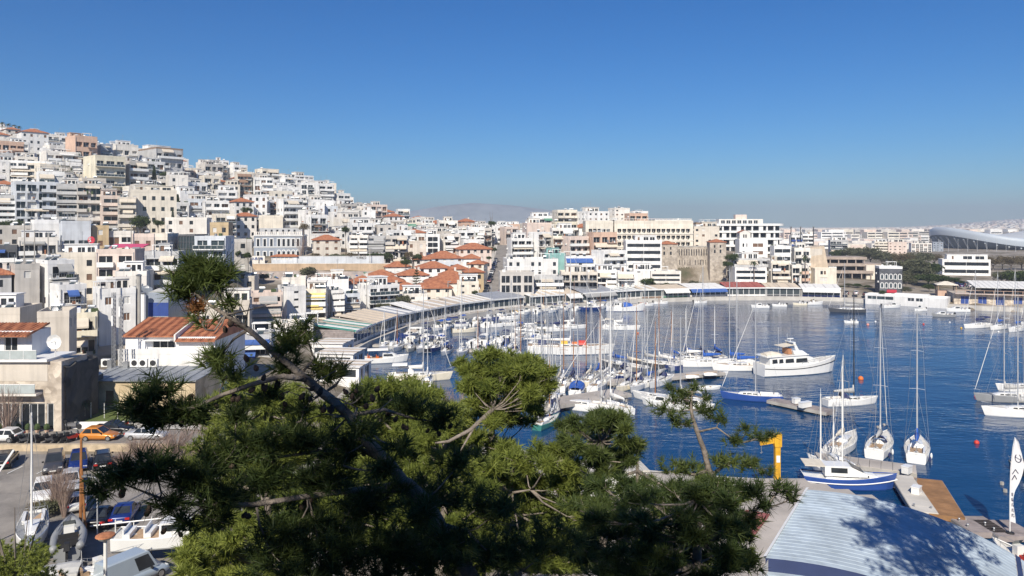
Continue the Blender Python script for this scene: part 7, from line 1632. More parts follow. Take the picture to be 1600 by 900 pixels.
def moto(label, X, Y, head, m):
 t = thing('motorcycle', label, 'motorcycle', (X, Y, land(X, Y)+.15), radians(head), 'motorcycles parked along the street')
 ty, ri = wheel_meshes()
 for x in (-.62, .62): o = link('wheel', ty, t, (x, 0, .3)); o.rotation_euler = (pi/2, 0, 0); o.scale = (.9, .9, .55); link('rim', ri, o)
 b = MB(); b.hexa([(-.7, -.13, .45), (.3, -.16, .38), (.3, .16, .38), (-.7, .13, .45), (-.85, -.12, .72), (.35, -.16, .8), (.35, .16, .8), (-.85, .12, .72)]); b.obj('body', m, t)
 b = MB(); b.hexa([(-.8, -.15, .74), (.1, -.16, .8), (.1, .16, .8), (-.8, .15, .74), (-.78, -.11, .88), (.05, -.11, .9), (.05, .11, .9), (-.78, .11, .88)]); b.obj('seat', DARK, t)
 b = MB(); b.tube([(.62, 0, .3), (.42, 0, .98)], .05, 5); b.obj('fork', STEEL, t)
 b = MB(); b.tube([(.3, -.36, 1.02), (.42, 0, .98), (.3, .36, 1.02)], .025, 4); b.obj('handlebar', DARK, t)
 b = MB(); b.hexa([(.42, -.14, .72), (.55, -.1, .75), (.55, .1, .75), (.42, .14, .72), (.36, -.12, 1.2), (.4, -.08, 1.2), (.4, .08, 1.2), (.36, .12, 1.2)]); b.obj('windshield', GLASS2, t)
 b = MB(); b.box(-1.0, -.62, -.19, .19, .9, 1.2); b.obj('top_box', DARK, t)
MM = [paint('moto_black', (.02, .02, .022)), paint('moto_red', (.4, .03, .02)), paint('moto_grey', (.2, .2, .21))]
for k, (px, py, m, lab) in enumerate(((30, 694, 0, 'black scooter right of the white car'), (43, 694, 2, 'grey scooter second right of the white car'), (56, 693, 0, 'black scooter in the middle of the row before the planters'), (68, 694, 0, 'black scooter right of the tall white mast'), (83, 693, 2, 'grey scooter below the corner of the stone house'), (95, 693, 0, 'black scooter below the dark rock wall'), (106, 692, 0, 'black scooter left of the red one'), (116, 690, 1, 'red scooter behind the orange hatchback'), (196, 672, 1, 'red and white motorcycle on the pavement by the grass bank'), (100, 672, 0, 'black motorcycle on the pavement by the rock wall'), (114, 673, 2, 'grey motorcycle on the pavement by the rock wall'))):
 X, Y = gp(px, py, 3.0); moto(lab, X, Y, 62 if py > 680 else 20, MM[m])
sailboat('grey white yacht laid up on land with two white spars, at the lower left', 50, 0, 300, 7.4, 'white', None, mast=9.0, Y=56.5, z=3.15, boom=False, furl=False, group='boats laid up on land', mastm=GEL, simple=True, deckm=GREYH)
b = MB(); b.tube([(-41.3, 54.5, 3.9), (-39.6, 58.5, 9.3)], .09, 5); t = thing('spar', 'white spar leaning out of the laid up yacht', 'spar', (-41.3, 54.5, 3.9)); b.v = [(x+41.3, y-54.5, z-3.9) for x, y, z in b.v]; b.obj('pole', GEL, t)
motorboat('grey rubber boat on land with black engine towards the viewer', 108, 0, 118, 5.4, 'grey', cab=False, rib='grey', Y=55.5, z=3.0, group='boats laid up on land', accent=DARK)
sailboat('long white hull without a mast laid up at the bottom left', 112, 0, 12, 7.5, 'white', None, mast=1.0, Y=49.8, z=2.7, boom=False, furl=False, group='boats laid up on land', simple=True, covered=GREYC)
motorboat('white cabin boat on land behind hanging pine twigs', 262, 0, 10, 7.2, 'white', Y=55, z=3.4, group='boats laid up on land', outboard=False)
motorboat('narrow boat under a brown grey cover behind the round lamp', 150, 0, 48, 5.6, 'dark', cab=False, Y=50.5, z=2.8, group='boats laid up on land', accent=TEAKD, outboard=False)
for o in [q_ for q_ in bpy.data.objects if q_.get('group') == 'boats laid up on land']:
 b = MB(); zz = land(o.location.x, o.location.y)-o.location.z
 for x in (-1.4, 1.2):
  for s_ in (-1, 1): b.beam((x, s_*1.0, zz), (x, s_*.7, .05), .1)
  b.beam((x, -1.1, zz+.1), (x, 1.1, zz+.1), .12)
 b.obj('cradle', STEEL, o)
X, Y = gp(126, 838, 2.3); t = thing('wooden_mast', 'thin brown wooden mast standing behind the grey rubber boat', 'mast', (X, Y, 2.1)); b = MB(); b.tube([(0, 0, 0), (.05, 0, 8)], [.13, .09], 6); b.obj('pole', WOOD, t); b = MB(); b.tube([(.35, .1, 0), (.1, 0, 5.6)], [.11, .08], 6); b.obj('brace', WOOD, t)
t = thing('street_lamp', 'street lamp with a round orange rusted dish, at the lower left', 'lamp', (-22.1, 40, land(-22.1, 40))); zz = 10.1-land(-22.1, 40); b = MB(); b.tube([(0, 0, 0), (0, 0, zz)], [.13, .09], 8); b.obj('pole', FRAME, t)
b = MB(); b.lathe([(.12, zz-.12), (.35, zz-.02), (.46, zz+.12)], 18); b.obj('glass_bowl', FRAME, t); b = MB(); b.lathe([(.5, zz+.12), (.48, zz+.18), (.25, zz+.26), (.03, zz+.29)], 18); b.obj('dish', mat('rusted_orange', (.42, .17, .08), .8, .4, 3), t)
t = thing('street_lamp', 'thin grey lamp post with a small arm in the car park', 'lamp', (*gp(152, 840, 2.2), 2.1)); b = MB(); b.tube([(0, 0, 0), (0, 0, 4.6), (-.2, 0, 4.9), (-.9, 0, 5.0)], .05, 5); b.obj('pole', ALU, t); b = MB(); b.box(-1.2, -.8, -.12, .12, 4.95, 5.08); b.obj('lamp_head', STEEL, t)
t = thing('pipe_railing', 'white pipe railing on posts right of the rubber boat', 'railing', (*gp(145, 838, 2.2), 2.1)); b = MB(); b.tube([(0, 0, .95), (7, 1.6, 1.15)], .06, 5); b.obj('handrail', FRAME, t)
for k in range(6): b = MB(); x = .3+k*1.32; b.tube([(x, x*.23, -.2), (x, x*.23, 1.3 if k % 2 else .95)], .05, 5); b.obj('post', FRAME, t)
for k in range(5):
 X, Y = gp(142+k*21, 652+k*.5, 3.6); t = thing('fence_post', f'{["leftmost", "second", "middle", "fourth", "rightmost"][k]} of five thin wire fence posts on the grass bank', 'post', (X, Y, land(X, Y)), 0, 'fence posts on the grass bank'); b = MB(); b.tube([(0, 0, 0), (0, 0, 2.3)], .04, 5); b.obj('pole', FRAME, t); b = MB(); b.box(-.06, .06, -.06, .06, 2.3, 2.36); b.obj('cap', STEEL, t)
for px, top, Y, lab in ((38, 342, 182, 'tall concrete street pole before the dark shop house'), (54, 360, 184, 'second street pole before the white corner house'), (75, 364, 180, 'third street pole before the white corner house'), (205, 352, 200, 'lamp pole left of the beige office block'), (478, 392, 280, 'pole among the park trees by the bare tree'), (578, 388, 276, 'thin pole above the right end of the tan wall'), (700, 440, 232, 'lamp pole below the long white red roofed house'), (553, 427, 210, 'pole behind the slim white balconied block'), (573, 440, 200, 'pole before the white glass corner villa'), (404, 402, 276, 'pole left of the grey mansion front')):
 X = (px-800)/F*Y; g_ = land(X, Y); t = thing('street_pole', lab, 'pole', (X, Y, g_), 0, 'street poles'); hh = H-(top-HZ)/F*Y-g_; b = MB(); b.tube([(0, 0, 0), (0, 0, hh)], [.17, .11], 6); b.obj('pole', CONC, t); b = MB(); b.box(-.1, .9, -.1, .1, hh-.1, hh+.1); b.obj('lamp_head', STEEL, t)
for k, px in enumerate((1236, 1251, 1271)):
 Y = 420; X = (px-800)/F*Y; t = thing('street_pole', f'{["left", "middle", "right"][k]} of three dark tall poles beyond the curved balconies', 'pole', (X, Y, 5), 0, 'dark tall poles'); b = MB(); b.tube([(0, 0, 0), (0, 0, 22)], .28, 5); b.obj('pole', DARK, t); b = MB(); b.box(-.5, .5, -.3, .3, 22, 22.4); b.obj('lamp_head', STEEL, t)
t = thing('davit_crane', 'yellow quay crane with a short jib to the left', 'crane', (26.3, 73, 2.05)); t.scale = (.85, .85, .95); YEL = mat('crane_yellow', (.66, .36, .02), .5, .2, 1.5, streak=.25)
b = MB(); b.box(-.36, .36, -.36, .36, 0, .15); b.box(-.3, .3, -.3, .3, .15, 3.4); b.obj('column', YEL, t)
b = MB(); b.hexa([(-.38, -.4, 3.4), (.42, -.4, 3.4), (.42, .4, 3.4), (-.38, .4, 3.4), (-.5, -.36, 4.6), (.45, -.36, 4.75), (.45, .36, 4.75), (-.5, .36, 4.6)]); b.obj('slewing_head', YEL, t)
b = MB(); b.hexa([(-2.0, -.16, 3.5), (-.4, -.2, 3.75), (-.4, .2, 3.75), (-2.0, .16, 3.5), (-2.0, -.16, 3.85), (-.4, -.2, 4.45), (-.4, .2, 4.45), (-2.0, .16, 3.85)]); b.obj('jib', YEL, t)
b = MB(); b.tube([(-1.85, 0, 3.5), (-1.85, 0, 2.9)], .03, 4); b.tube([(-1.85, 0, 2.9), (-1.75, 0, 2.78), (-1.85, 0, 2.66), (-1.97, 0, 2.74)], .05, 5); b.obj('hook', STEEL, t)
b = MB(); b.box(-.2, .2, -.37, -.31, 1.8, 2.5); b.obj('control_box', FRAME, t)
A = (21.4, 53.3); U = (cos(radians(12)), -sin(radians(12))); V = (-.527, -.85)
t = thing('vault_roof_building', 'quay building with a pale blue ribbed curved metal roof', 'building', (A[0], A[1], 2)); LM.append(('blue curved roof', 1400, 840))
BLUE = mat('pale_blue_sheet', (.44, .52, .59), .65, .25, .35, spec=.3, streak=.2)
def zr(s): return 8.0-4.5*(max(0, s)/15)**2.2-2
def pr(s, tt, dz=0): return (U[0]*s+V[0]*tt, U[1]*s+V[1]*tt, zr(s)+dz)
NSEG = 14; pitch = .52
for k in range(42):
 t0 = k*pitch; t1 = t0+pitch-.10; low = -.75 if k >= 25 else 0
 b = MB(); rows = []
 prof = [(t0, 0), (t1, 0), (t1+.03, .02), (t1+.07, .02), (t1+.10, 0)]
 for i in range(NSEG+1):
  s_ = 13.4*i/NSEG; rows.append([pr(s_, a, dz+low) for a, dz in prof])
 b.loft([list(reversed(x)) for x in rows]); b.obj('roof_panel', BLUE, t)
for tt, low in ((25*pitch, -.75),):
 b = MB()
 for i in range(NSEG):
  s0, s1 = 13.4*i/NSEG, 13.4*(i+1)/NSEG; b.quad(pr(s0, tt, .02), pr(s1, tt, .02), pr(s1, tt, low-.05), pr(s0, tt, low-.05))
 b.obj('roof_step', mat('navy_flashing', (.03, .045, .12), .5, .1), t)
b = MB(); b.loft([[pr(13.42, -.1, .06), pr(13.42, 22, .06)], [pr(13.6, -.1, .02), pr(13.6, 22, .02)], [pr(13.75, -.1, .05), pr(13.75, 22, .05)]]); b.obj('gutter', MATS['navy_flashing'], t)
for k in range(22): b = MB(); b.loft([[pr(13.78+.35*i, k*1.0), pr(13.78+.35*i, k*1.0+.95)] for i in range(5)]); b.obj('eave_panel', BLUE, t)
b = MB()
for i in range(NSEG):
 s0, s1 = 13.4*i/NSEG, 13.4*(i+1)/NSEG; a, c = pr(s0, .15, -.05), pr(s1, .15, -.05); b.quad(a, c, (c[0], c[1], -1), (a[0], a[1], -1))
a, c = pr(.15, .15, -.05), pr(.15, 22, -.05); b.quad(c, a, (a[0], a[1], -1), (c[0], c[1], -1)); b.obj('wall', wm('offwhite'), t)
b = MB(); b.loft([[pr(-.12, -.15, .1), pr(-.12, 13, .1)], [pr(.06, -.15, .14), pr(.06, 13, .14)]]); b.loft([[pr(-.12, -.15, -.25), pr(-.12, 13, -.25)], [pr(-.12, -.15, .1), pr(-.12, 13, .1)]]); b.obj('verge_trim', FRAME, t)
tag(sheet('red_deck_paint', [(17.5, 60), (20.5, 64.5), (22.3, 63.5), (19.2, 58.6)], 2.26, mat('red_floor_paint', (.30, .10, .09), .9, .3, .6)), kind='structure')
tag(sheet('red_deck_paint', [(12.0, 47.5), (13.6, 50), (15.2, 49.2), (13.4, 46.8)], 2.32, MATS['red_floor_paint']), kind='structure')
Xw, Yw = gp(948, 756, 1.6); t = thing('quay_shed', 'low white shed with a pale roof seen between the pine crowns', 'shed', (Xw, Yw-3, 2.0), radians(8)); walls4(t, 6, 3.4, 2.2, FRAME, [(.8, 1.6, [(1, 2, 0), (3.5, 4.5, 0)])]); b = MB(); b.box(-3.2, 3.2, -1.9, 1.9, 2.25, 2.4); b.obj('roof', PALECONC, t)
X, Y = (1578-800)/F*63.5, 63.5; t = thing('feather_flag', 'tall white feather flag with dark letters on the grey float', 'flag', (X, Y, .6)); b = MB()
pole = [(0, 0, 0), (0, 0, 3), (.06, 0, 5.5), (.25, 0, 7.4), (.42, 0, 8.3)]; b.tube(pole, [.05, .045, .035, .025, .015], 6); b.obj('pole', FRAME, t)
zs = [1.0, 2.0, 3.0, 3.8, 4.6, 5.4, 6.2, 6.9, 7.5, 8.0, 8.28]; wd = [.38, .35, .3, .38, .7, 1.0, 1.05, .85, .55, .3, .05]
def pol(z): return float(np.interp(z, [p[2] for p in pole], [p[0] for p in pole]))
def fl(z, k): w = float(np.interp(z, zs, wd)); x = pol(z)+.05+w*k; return (x, .10*sin(z*1.7+k*3)*k, z-.12*k)
b = MB(); b.loft([[fl(z, k/5) for k in range(6)] for z in np.linspace(1.0, 8.28, 34)]); fo = b.obj('banner', mat('banner_fabric', (.72, .72, .74), .8, .05, 1), t)
INK = mat('dark_lettering', (.04, .045, .10), .8, .1)
def stroke(pts, w=.05):
 b = MB(); p = [fl(z, k) for z, k in pts]; p = [(x, y-.03, z) for x, y, z in p]
 for a, c in zip(p[:-1], p[1:]): b.beam(a, c, w, .02)
 b.obj('letter', INK, fo)
for z, sc in ((6.55, 1.0),):      # round letter at the top, then slanted ones
 stroke([(z+.35*cos(a), .5+.3*sin(a)) for a in [.6+2*pi*k/10*.8 for k in range(11)]], .11); stroke([(z+.1, .2), (z-.2, .8)], .09)
for z in (5.35, 4.85): stroke([(z-.22, .1), (z+.22, .32), (z-.1, .6)], .12)
for z in (3.4, 2.95, 2.5, 2.05, 1.6): stroke([(z-.12, .3), (z+.12, .3), (z+.12, .7)], .06); stroke([(z-.12, .65), (z+.02, .65)], .05)
b = MB(); b.lathe([(.35, 0), (.32, .1), (.06, .16)], 12); b.obj('base', DARK, t)
# ------------------------------------------------------------- vegetation
def leafmat(name, c1, c2, rough=.6, sub=.15):
 m, t, b = nodes(name); N = t.nodes.new; L = t.links.new
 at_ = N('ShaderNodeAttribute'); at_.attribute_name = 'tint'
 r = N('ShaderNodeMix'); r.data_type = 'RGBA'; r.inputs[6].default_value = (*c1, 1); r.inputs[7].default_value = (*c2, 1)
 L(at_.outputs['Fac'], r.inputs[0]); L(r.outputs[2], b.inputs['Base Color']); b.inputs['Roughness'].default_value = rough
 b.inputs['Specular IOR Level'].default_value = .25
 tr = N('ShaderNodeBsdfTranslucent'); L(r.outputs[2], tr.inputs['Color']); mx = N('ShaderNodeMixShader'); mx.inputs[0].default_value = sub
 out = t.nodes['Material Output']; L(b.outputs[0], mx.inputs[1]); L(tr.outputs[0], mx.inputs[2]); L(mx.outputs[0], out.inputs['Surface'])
 MATS[name] = m; return m
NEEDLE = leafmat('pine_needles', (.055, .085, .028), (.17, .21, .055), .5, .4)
NEEDLE2 = leafmat('sunlit_pine_needles', (.11, .15, .033), (.28, .32, .07), .5, .42)  # lighter copy of the needle colours with sunlight painted in
DRYN = leafmat('dry_needles', (.20, .085, .035), (.30, .15, .06))
LEAF = leafmat('broad_leaves', (.030, .050, .016), (.085, .115, .030), .55, .25)
LEAFO = leafmat('olive_leaves', (.07, .08, .045), (.14, .14, .075), .6, .2)
LEAFB = leafmat('brownish_leaves', (.09, .075, .04), (.17, .13, .065), .6, .2)
BARK = mat('pine_bark', (.23, .195, .165), .95, .45, 5, bump=.9, bscale=14)
DBARK = mat('grey_bark', (.20, .17, .145), .95, .4, 3, bump=.6, bscale=10)
CONEM = mat('pine_cone_scales', (.075, .05, .035), .9, .4, 30, bump=.6, bscale=60)
def nrm(a): return a/np.maximum(np.linalg.norm(a, axis=1, keepdims=True), 1e-6)
def tri_mesh(name, Vt, tint, m):
 """Vt: (n,3,3) triangles"""
 n = len(Vt); me = bpy.data.meshes.new(name); me.vertices.add(n*3); me.vertices.foreach_set('co', Vt.reshape(-1).astype(np.float32))
 me.loops.add(n*3); me.loops.foreach_set('vertex_index', np.arange(n*3, dtype=np.int32)); me.polygons.add(n)
 me.polygons.foreach_set('loop_start', np.arange(0, n*3, 3, dtype=np.int32)); me.update(calc_edges=True)
 a = me.attributes.new('tint', 'FLOAT', 'FACE'); a.data.foreach_set('value', np.clip(tint, 0, 1).astype(np.float32)); me.materials.append(m); return me
def needles(shoots, dirs, tint, n, ln, wd, shoot=.14, spread=.95):
 k = len(shoots); P0 = np.repeat(shoots, n, 0); D = np.repeat(dirs, n, 0); tt = np.repeat(tint, n)+RNG.normal(0, .12, k*n)
 R = nrm(RNG.normal(size=(k*n, 3))); s = RNG.random((k*n, 1)); base = P0-D*shoot*s*1.0
 nd = nrm(D*(.55+.5*RNG.random((k*n, 1)))+R*spread); L = ln*(.7+.5*RNG.random((k*n, 1)))
 side = nrm(np.cross(nd, RNG.normal(size=(k*n, 3))))*wd*.5
 tip = base+nd*L; tip[:, 2] -= .06*L[:, 0]
 return np.stack([base-side, base+side, tip], 1), tt
def pads_to_shoots(pads):
 S_, D_, T_ = [], [], []
 for c, r, n, tn in pads:
  d = nrm(RNG.normal(size=(n, 3))); d[:, 2] = np.where(d[:, 2] < -.35, -d[:, 2]*.6, d[:, 2]); d = nrm(d)
  rad = RNG.random((n, 1))**.7*1.12; p = np.array(c)+d*np.array(r)*rad
  p += RNG.normal(0, .16, (n, 3))*np.array(r)
  S_.append(p); D_.append(nrm(d*.8+np.array([0, 0, .45])+RNG.normal(0, .25, (n, 3)))); T_.append(np.full(n, tn)+RNG.normal(0, .15, n))
 return np.concatenate(S_), np.concatenate(D_), np.concatenate(T_)
CONE_ME = None
def cone_mesh():
 global CONE_ME
 if CONE_ME is None:
  b = MB(); b.lathe([(.008, -.05), (.028, -.035), (.036, -.01), (.031, .015), (.02, .04), (.006, .055)], 8); CONE_ME = b.mesh('pine_cone', CONEM)
 return CONE_ME
def pine(label, trunk, trad, pads, n=60, ln=.13, wd=.005, m=None, twigs=5, cones=0, conespots=(), group='pines on the slope below the viewpoint', dry=(), limbs=(), cat='pine tree', tw=.5):
 """trunk: world points from the ground up; pads: (centre, radii, shoots, tint, anchor parameter on the trunk or None)"""
 base = Vector(trunk[0]); t = thing('pine_tree', label, cat, base, 0, group); loc = lambda p: tuple(Vector(p)-base)
 tp = [Vector(p) for p in trunk]; sm = []; sr = []
 for i in range(len(tp)-1):
  p0 = tp[max(i-1, 0)]; p1 = tp[i]; p2 = tp[i+1]; p3 = tp[min(i+2, len(tp)-1)]
  for q_ in range(4):
   u = q_/4; sm.append(.5*((2*p1)+(p2-p0)*u+(2*p0-5*p1+4*p2-p3)*u*u+(3*p1-p0-3*p2+p3)*u**3)); sr.append(trad[i]+(trad[i+1]-trad[i])*u)
 sm.append(tp[-1]); sr.append(trad[-1])
 rb = random.Random(len(pads)+int(base.x*10))
 b = MB(); b.tube([loc(p+Vector((rb.uniform(-1, 1), rb.uniform(-1, 1), 0))*r_*.15) for p, r_ in zip(sm, sr)], [r_*rb.uniform(.92, 1.1) for r_ in sr], 9); b.obj('trunk', BARK, t, smooth=True)
 for pts, rads in limbs:
  b = MB(); b.tube([loc(p) for p in pts], rads, 7); b.obj('branch', BARK, t, smooth=True)
 tw_ = MB(); allp = list(sm)+[Vector(p) for pts, _ in limbs for p in pts]
 for c, r_, ns, tn in pads:
  C = Vector(c)
  a = min(allp, key=lambda p: (p-C).length*(1 if p.z < C.z+.1 else 1.6)); mid = (a+C)/2+Vector((rb.uniform(-.1, .1), rb.uniform(-.1, .1), -.12*(C-a).length)); l = (C-a).length
  br = MB(); br.tube([loc(a), loc(a*.45+mid*.55), loc(mid*.5+C*.5), loc(C)], [max(.012, .02*l**.6)*tw*2, max(.01, .015*l**.6)*tw*2, .01*tw*2, .006*tw*2], 5)
  br.obj('branch', BARK, t, smooth=True)
  for k in range(twigs):
   e = C+Vector((rb.uniform(-.8, .8)*r_[0], rb.uniform(-.8, .8)*r_[1], rb.uniform(-.4, .8)*r_[2])); s_ = mid*rb.uniform(.1, .5)+C*.5; s_ = C*rb.uniform(.5, 1)+mid*(0); s_ = C+(mid-C)*rb.uniform(0, .6)
   tw_.tube([loc(s_), loc((s_+e)/2+Vector((0, 0, -.05*r_[0]))), loc(e)], [.007*tw*2, .005*tw*2, .003*tw*2], 3, cap=False)
 if tw_.f: stuff(tw_.obj('twigs', BARK, t))
 S_, D_, T_ = pads_to_shoots([(np.array(c)-np.array(base), r_, ns, tn) for c, r_, ns, tn in pads])
 V3, tt = needles(S_, D_, T_, n, ln, wd)
 stuff(link('needles', tri_mesh('needles', V3, tt, m or NEEDLE), t))
 if dry:
  S_, D_, T_ = pads_to_shoots([(np.array(c)-np.array(base), r_, ns, tn) for c, r_, ns, tn in dry]); V3, tt = needles(S_, D_, T_, n, ln*.8, wd); stuff(link('dry_needles', tri_mesh('dry_needles', V3, tt, DRYN), t))
 for c in conespots:
  o = link('pine_cone', cone_mesh(), t, loc(c)); o.rotation_euler = (rb.uniform(-.8, .8), rb.uniform(-.8, .8), rb.uniform(0, 6)); s_ = rb.uniform(.65, .95); o.scale = (s_, s_, s_)
 return t
def pad(px, py, Y, rx, ry, n, tn=.4, dz=None):
 k = Y/F; n = n*.8; return (P(px, py, Y), (rx*k, (dz or max(rx, ry)*.8)*k, ry*k), int(n), tn)
tr = [P(812, 1150, 10.4), P(770, 960, 9.8), P(715, 870, 9.4), P(683, 815, 9.1), P(640, 765, 8.9), P(605, 722, 8.7), P(575, 690, 8.5), P(545, 650, 8.4), P(505, 615, 8.3), P(470, 585, 8.2), P(430, 552, 8.1), P(388, 515, 8.0), P(352, 492, 7.9), P(325, 474, 7.9), P(300, 455, 7.9)]
base = (tr[0][0]+.5, 11, land(tr[0][0]+.5, 11)-.3)
trad = [.13, .115, .10, .09, .08, .073, .068, .062, .055, .048, .041, .035, .029, .023, .016, .009]
L1 = [([P(478, 592, 8.2), P(440, 588, 8.1), P(395, 600, 8.0), P(345, 618, 7.9), P(300, 638, 7.8), P(250, 640, 7.7), P(215, 632, 7.6)], [0.0374, 0.0306, 0.0272, 0.0231, 0.019, 0.0136, 0.0068]),
  ([P(640, 765, 8.9), P(560, 765, 8.5), P(480, 775, 8.1), P(400, 788, 7.8), P(320, 790, 7.5), P(250, 778, 7.3), P(190, 755, 7.2)], [0.0408, 0.034, 0.0306, 0.0272, 0.0204, 0.0136, 0.0068]),
  ([P(600, 720, 8.7), P(560, 700, 8.6), P(500, 705, 8.4), P(430, 715, 8.1), P(370, 712, 7.9)], [0.034, 0.0272, 0.0204, 0.0136, 0.0068]),
  ([P(545, 650, 8.4), P(600, 640, 8.6), P(650, 655, 8.8), P(690, 660, 8.9)], [0.0306, 0.0204, 0.0136, 0.0068]),
  ([P(600, 760, 8.8), P(640, 752, 8.7), P(668, 778, 8.7), P(690, 812, 8.8), P(705, 850, 9)], [0.034, 0.0408, 0.0408, 0.034, 0.0204]),
  ([P(690, 820, 9.1), P(730, 830, 9.2), P(760, 860, 9.2)], [0.034, 0.0204, 0.0102]), ([P(388, 515, 8), P(365, 530, 8.0), P(345, 555, 7.9)], [0.0204, 0.0136, 0.0068]),
  ([P(470, 585, 8.2), P(490, 560, 8.3), P(478, 520, 8.3)], [0.017, 0.0122, 0.0068]), ([P(505, 615, 8.3), P(525, 600, 8.4), P(540, 582, 8.4)], [0.015, 0.0102, 0.00544])]
rq = random.Random(8)
for k in range(26):      # thin dead twigs on the bare part of the trunk
 i_ = rq.choice((6, 7, 8, 9, 10, 11, 12)); a_ = Vector(tr[i_]); e_ = a_+Vector((rq.uniform(-.55, .55), rq.uniform(-.3, .3), rq.uniform(-.25, .35))); m_ = (a_+e_)/2+Vector((rq.uniform(-.1, .1), 0, rq.uniform(-.12, .12)))
 L1.append(([tuple(a_), tuple(m_), tuple(e_)], [.012, .008, .004]))
pads1 = [pad(310, 435, 7.9, 36, 30, 46, .30), pad(283, 458, 7.9, 22, 24, 18, .35), pad(340, 440, 8.0, 26, 22, 22, .45), pad(325, 415, 7.9, 24, 16, 18, .35), pad(362, 470, 8.0, 22, 14, 8, .6), pad(300, 410, 7.9, 16, 10, 12, .35), pad(352, 425, 7.9, 16, 12, 10, .45), pad(275, 430, 7.9, 12, 12, 8, .35),
 pad(455, 535, 8.2, 30, 30, 34, .5), pad(448, 575, 8.3, 26, 24, 22, .5), pad(475, 515, 8.3, 16, 18, 12, .5), pad(338, 560, 7.9, 26, 22, 28, .55), pad(362, 582, 8.0, 26, 16, 16, .55), pad(508, 582, 8.4, 28, 22, 24, .6), pad(533, 575, 8.4, 16, 14, 8, .6), pad(320, 500, 7.9, 22, 12, 5, .5),
 pad(238, 615, 7.7, 38, 26, 40, .15), pad(212, 640, 7.6, 26, 20, 20, .15), pad(285, 640, 7.8, 36, 26, 40, .1), pad(250, 655, 7.8, 30, 18, 22, .1), pad(315, 650, 7.9, 20, 26, 18, .1),
 pad(185, 742, 7.2, 34, 24, 30, .1), pad(240, 735, 7.3, 42, 32, 48, .1), pad(300, 752, 7.4, 40, 28, 44, .08), pad(160, 765, 7.2, 24, 16, 14, .1), pad(345, 722, 7.8, 38, 34, 44, .08), pad(400, 705, 8.0, 44, 36, 56, .1), pad(350, 780, 7.6, 36, 26, 34, .06), pad(420, 755, 8.0, 46, 36, 56, .06), pad(265, 785, 7.3, 30, 18, 20, .06), pad(340, 812, 7.5, 30, 16, 16, .1), pad(290, 815, 7.4, 22, 16, 10, .1),
 pad(470, 690, 8.3, 50, 40, 70, .1), pad(540, 700, 8.5, 50, 40, 60, .1), pad(500, 755, 8.3, 60, 44, 84, .06), pad(575, 790, 8.6, 64, 46, 90, .06), pad(460, 820, 8.1, 56, 36, 70, .06), pad(520, 850, 8.3, 70, 42, 100, .05), pad(610, 860, 8.7, 70, 46, 100, .05), pad(690, 780, 9.0, 56, 44, 70, .1), pad(690, 870, 9.1, 70, 40, 100, .06), pad(640, 640, 8.8, 40, 26, 36, .12), pad(690, 655, 8.9, 30, 22, 24, .15), pad(770, 800, 9.4, 56, 44, 70, .12), pad(780, 870, 9.5, 70, 40, 100, .08), pad(560, 620, 8.5, 22, 18, 16, .3), pad(430, 870, 8.0, 50, 36, 50, .06), pad(720, 720, 9.1, 40, 30, 32, .2), pad(860, 850, 9.8, 56, 44, 70, .08), pad(566, 668, 7.6, 24, 16, 14, .15), pad(600, 735, 7.9, 26, 20, 20, .1), pad(655, 800, 8.2, 36, 26, 36, .08), pad(700, 850, 8.4, 44, 30, 46, .06), pad(625, 700, 8.0, 22, 16, 14, .15), pad(470, 640, 8.2, 30, 18, 18, .25), pad(415, 620, 8.2, 28, 16, 16, .3), pad(370, 650, 8.1, 26, 18, 16, .15), pad(500, 890, 8.3, 90, 24, 80, .05), pad(600, 895, 8.7, 90, 24, 80, .05)]
rc = random.Random(4); cs = []
for pts, _ in L1[:4]:
 for p in pts[1:]:
  for k in range(rc.choice((2, 3, 3))): cs.append((p[0]+rc.uniform(-.16, .16), p[1]+rc.uniform(-.15, .15), p[2]-rc.uniform(.03, .15)))
cs += [P(rc.uniform(385, 600), rc.uniform(600, 650), 8.2) for _ in range(16)]+[P(px_, py_, 7.9) for px_, py_ in ((298, 620), (300, 634), (303, 648), (345, 500), (352, 515), (360, 505), (488, 607), (500, 612), (540, 612), (256, 830), (282, 835), (385, 560), (400, 575), (412, 590))]
pine('near leaning pine with a bare curved trunk, long dark branches and cones', [base]+tr, trad, pads1, n=30, ln=.19, wd=.0125, limbs=L1, conespots=cs, twigs=7, dry=[pad(308, 478, 7.9, 14, 14, 10, .4)], tw=.45, group=None)
def ptrunk(px, pyt, Y, lean=0, r0=.2):
 top = P(px, pyt, Y); g_ = land(top[0]+lean, Y); return [(top[0]+lean, Y, g_-.3), (top[0]+lean*.6, Y, g_+(top[2]-g_)*.4), (top[0]+lean*.15, Y+.1, g_+(top[2]-g_)*.75), top], [r0, r0*.8, r0*.5, r0*.2]
def fillpads(polys, Y, step, r_, n, tn, jy=2.0, seed=1):
 rf = random.Random(seed); out = []
 xs = [p[0] for p in polys]; ys = [p[1] for p in polys]; y = min(ys)
 while y < max(ys):
  x = min(xs)+rf.uniform(0, step)
  while x < max(xs):
   px, py = x+rf.uniform(-.35, .35)*step, y+rf.uniform(-.35, .35)*step
   if inpoly(px, py, polys): out.append(pad(px, py, Y+rf.uniform(-jy, jy), r_*rf.uniform(.7, 1.25), r_*rf.uniform(.5, .85), n*rf.uniform(.6, 1.3), tn+rf.uniform(-.2, .2)))
   x += step
  y += step*.8
 return out
tr_, rd = ptrunk(765, 590, 20, .8, .22)
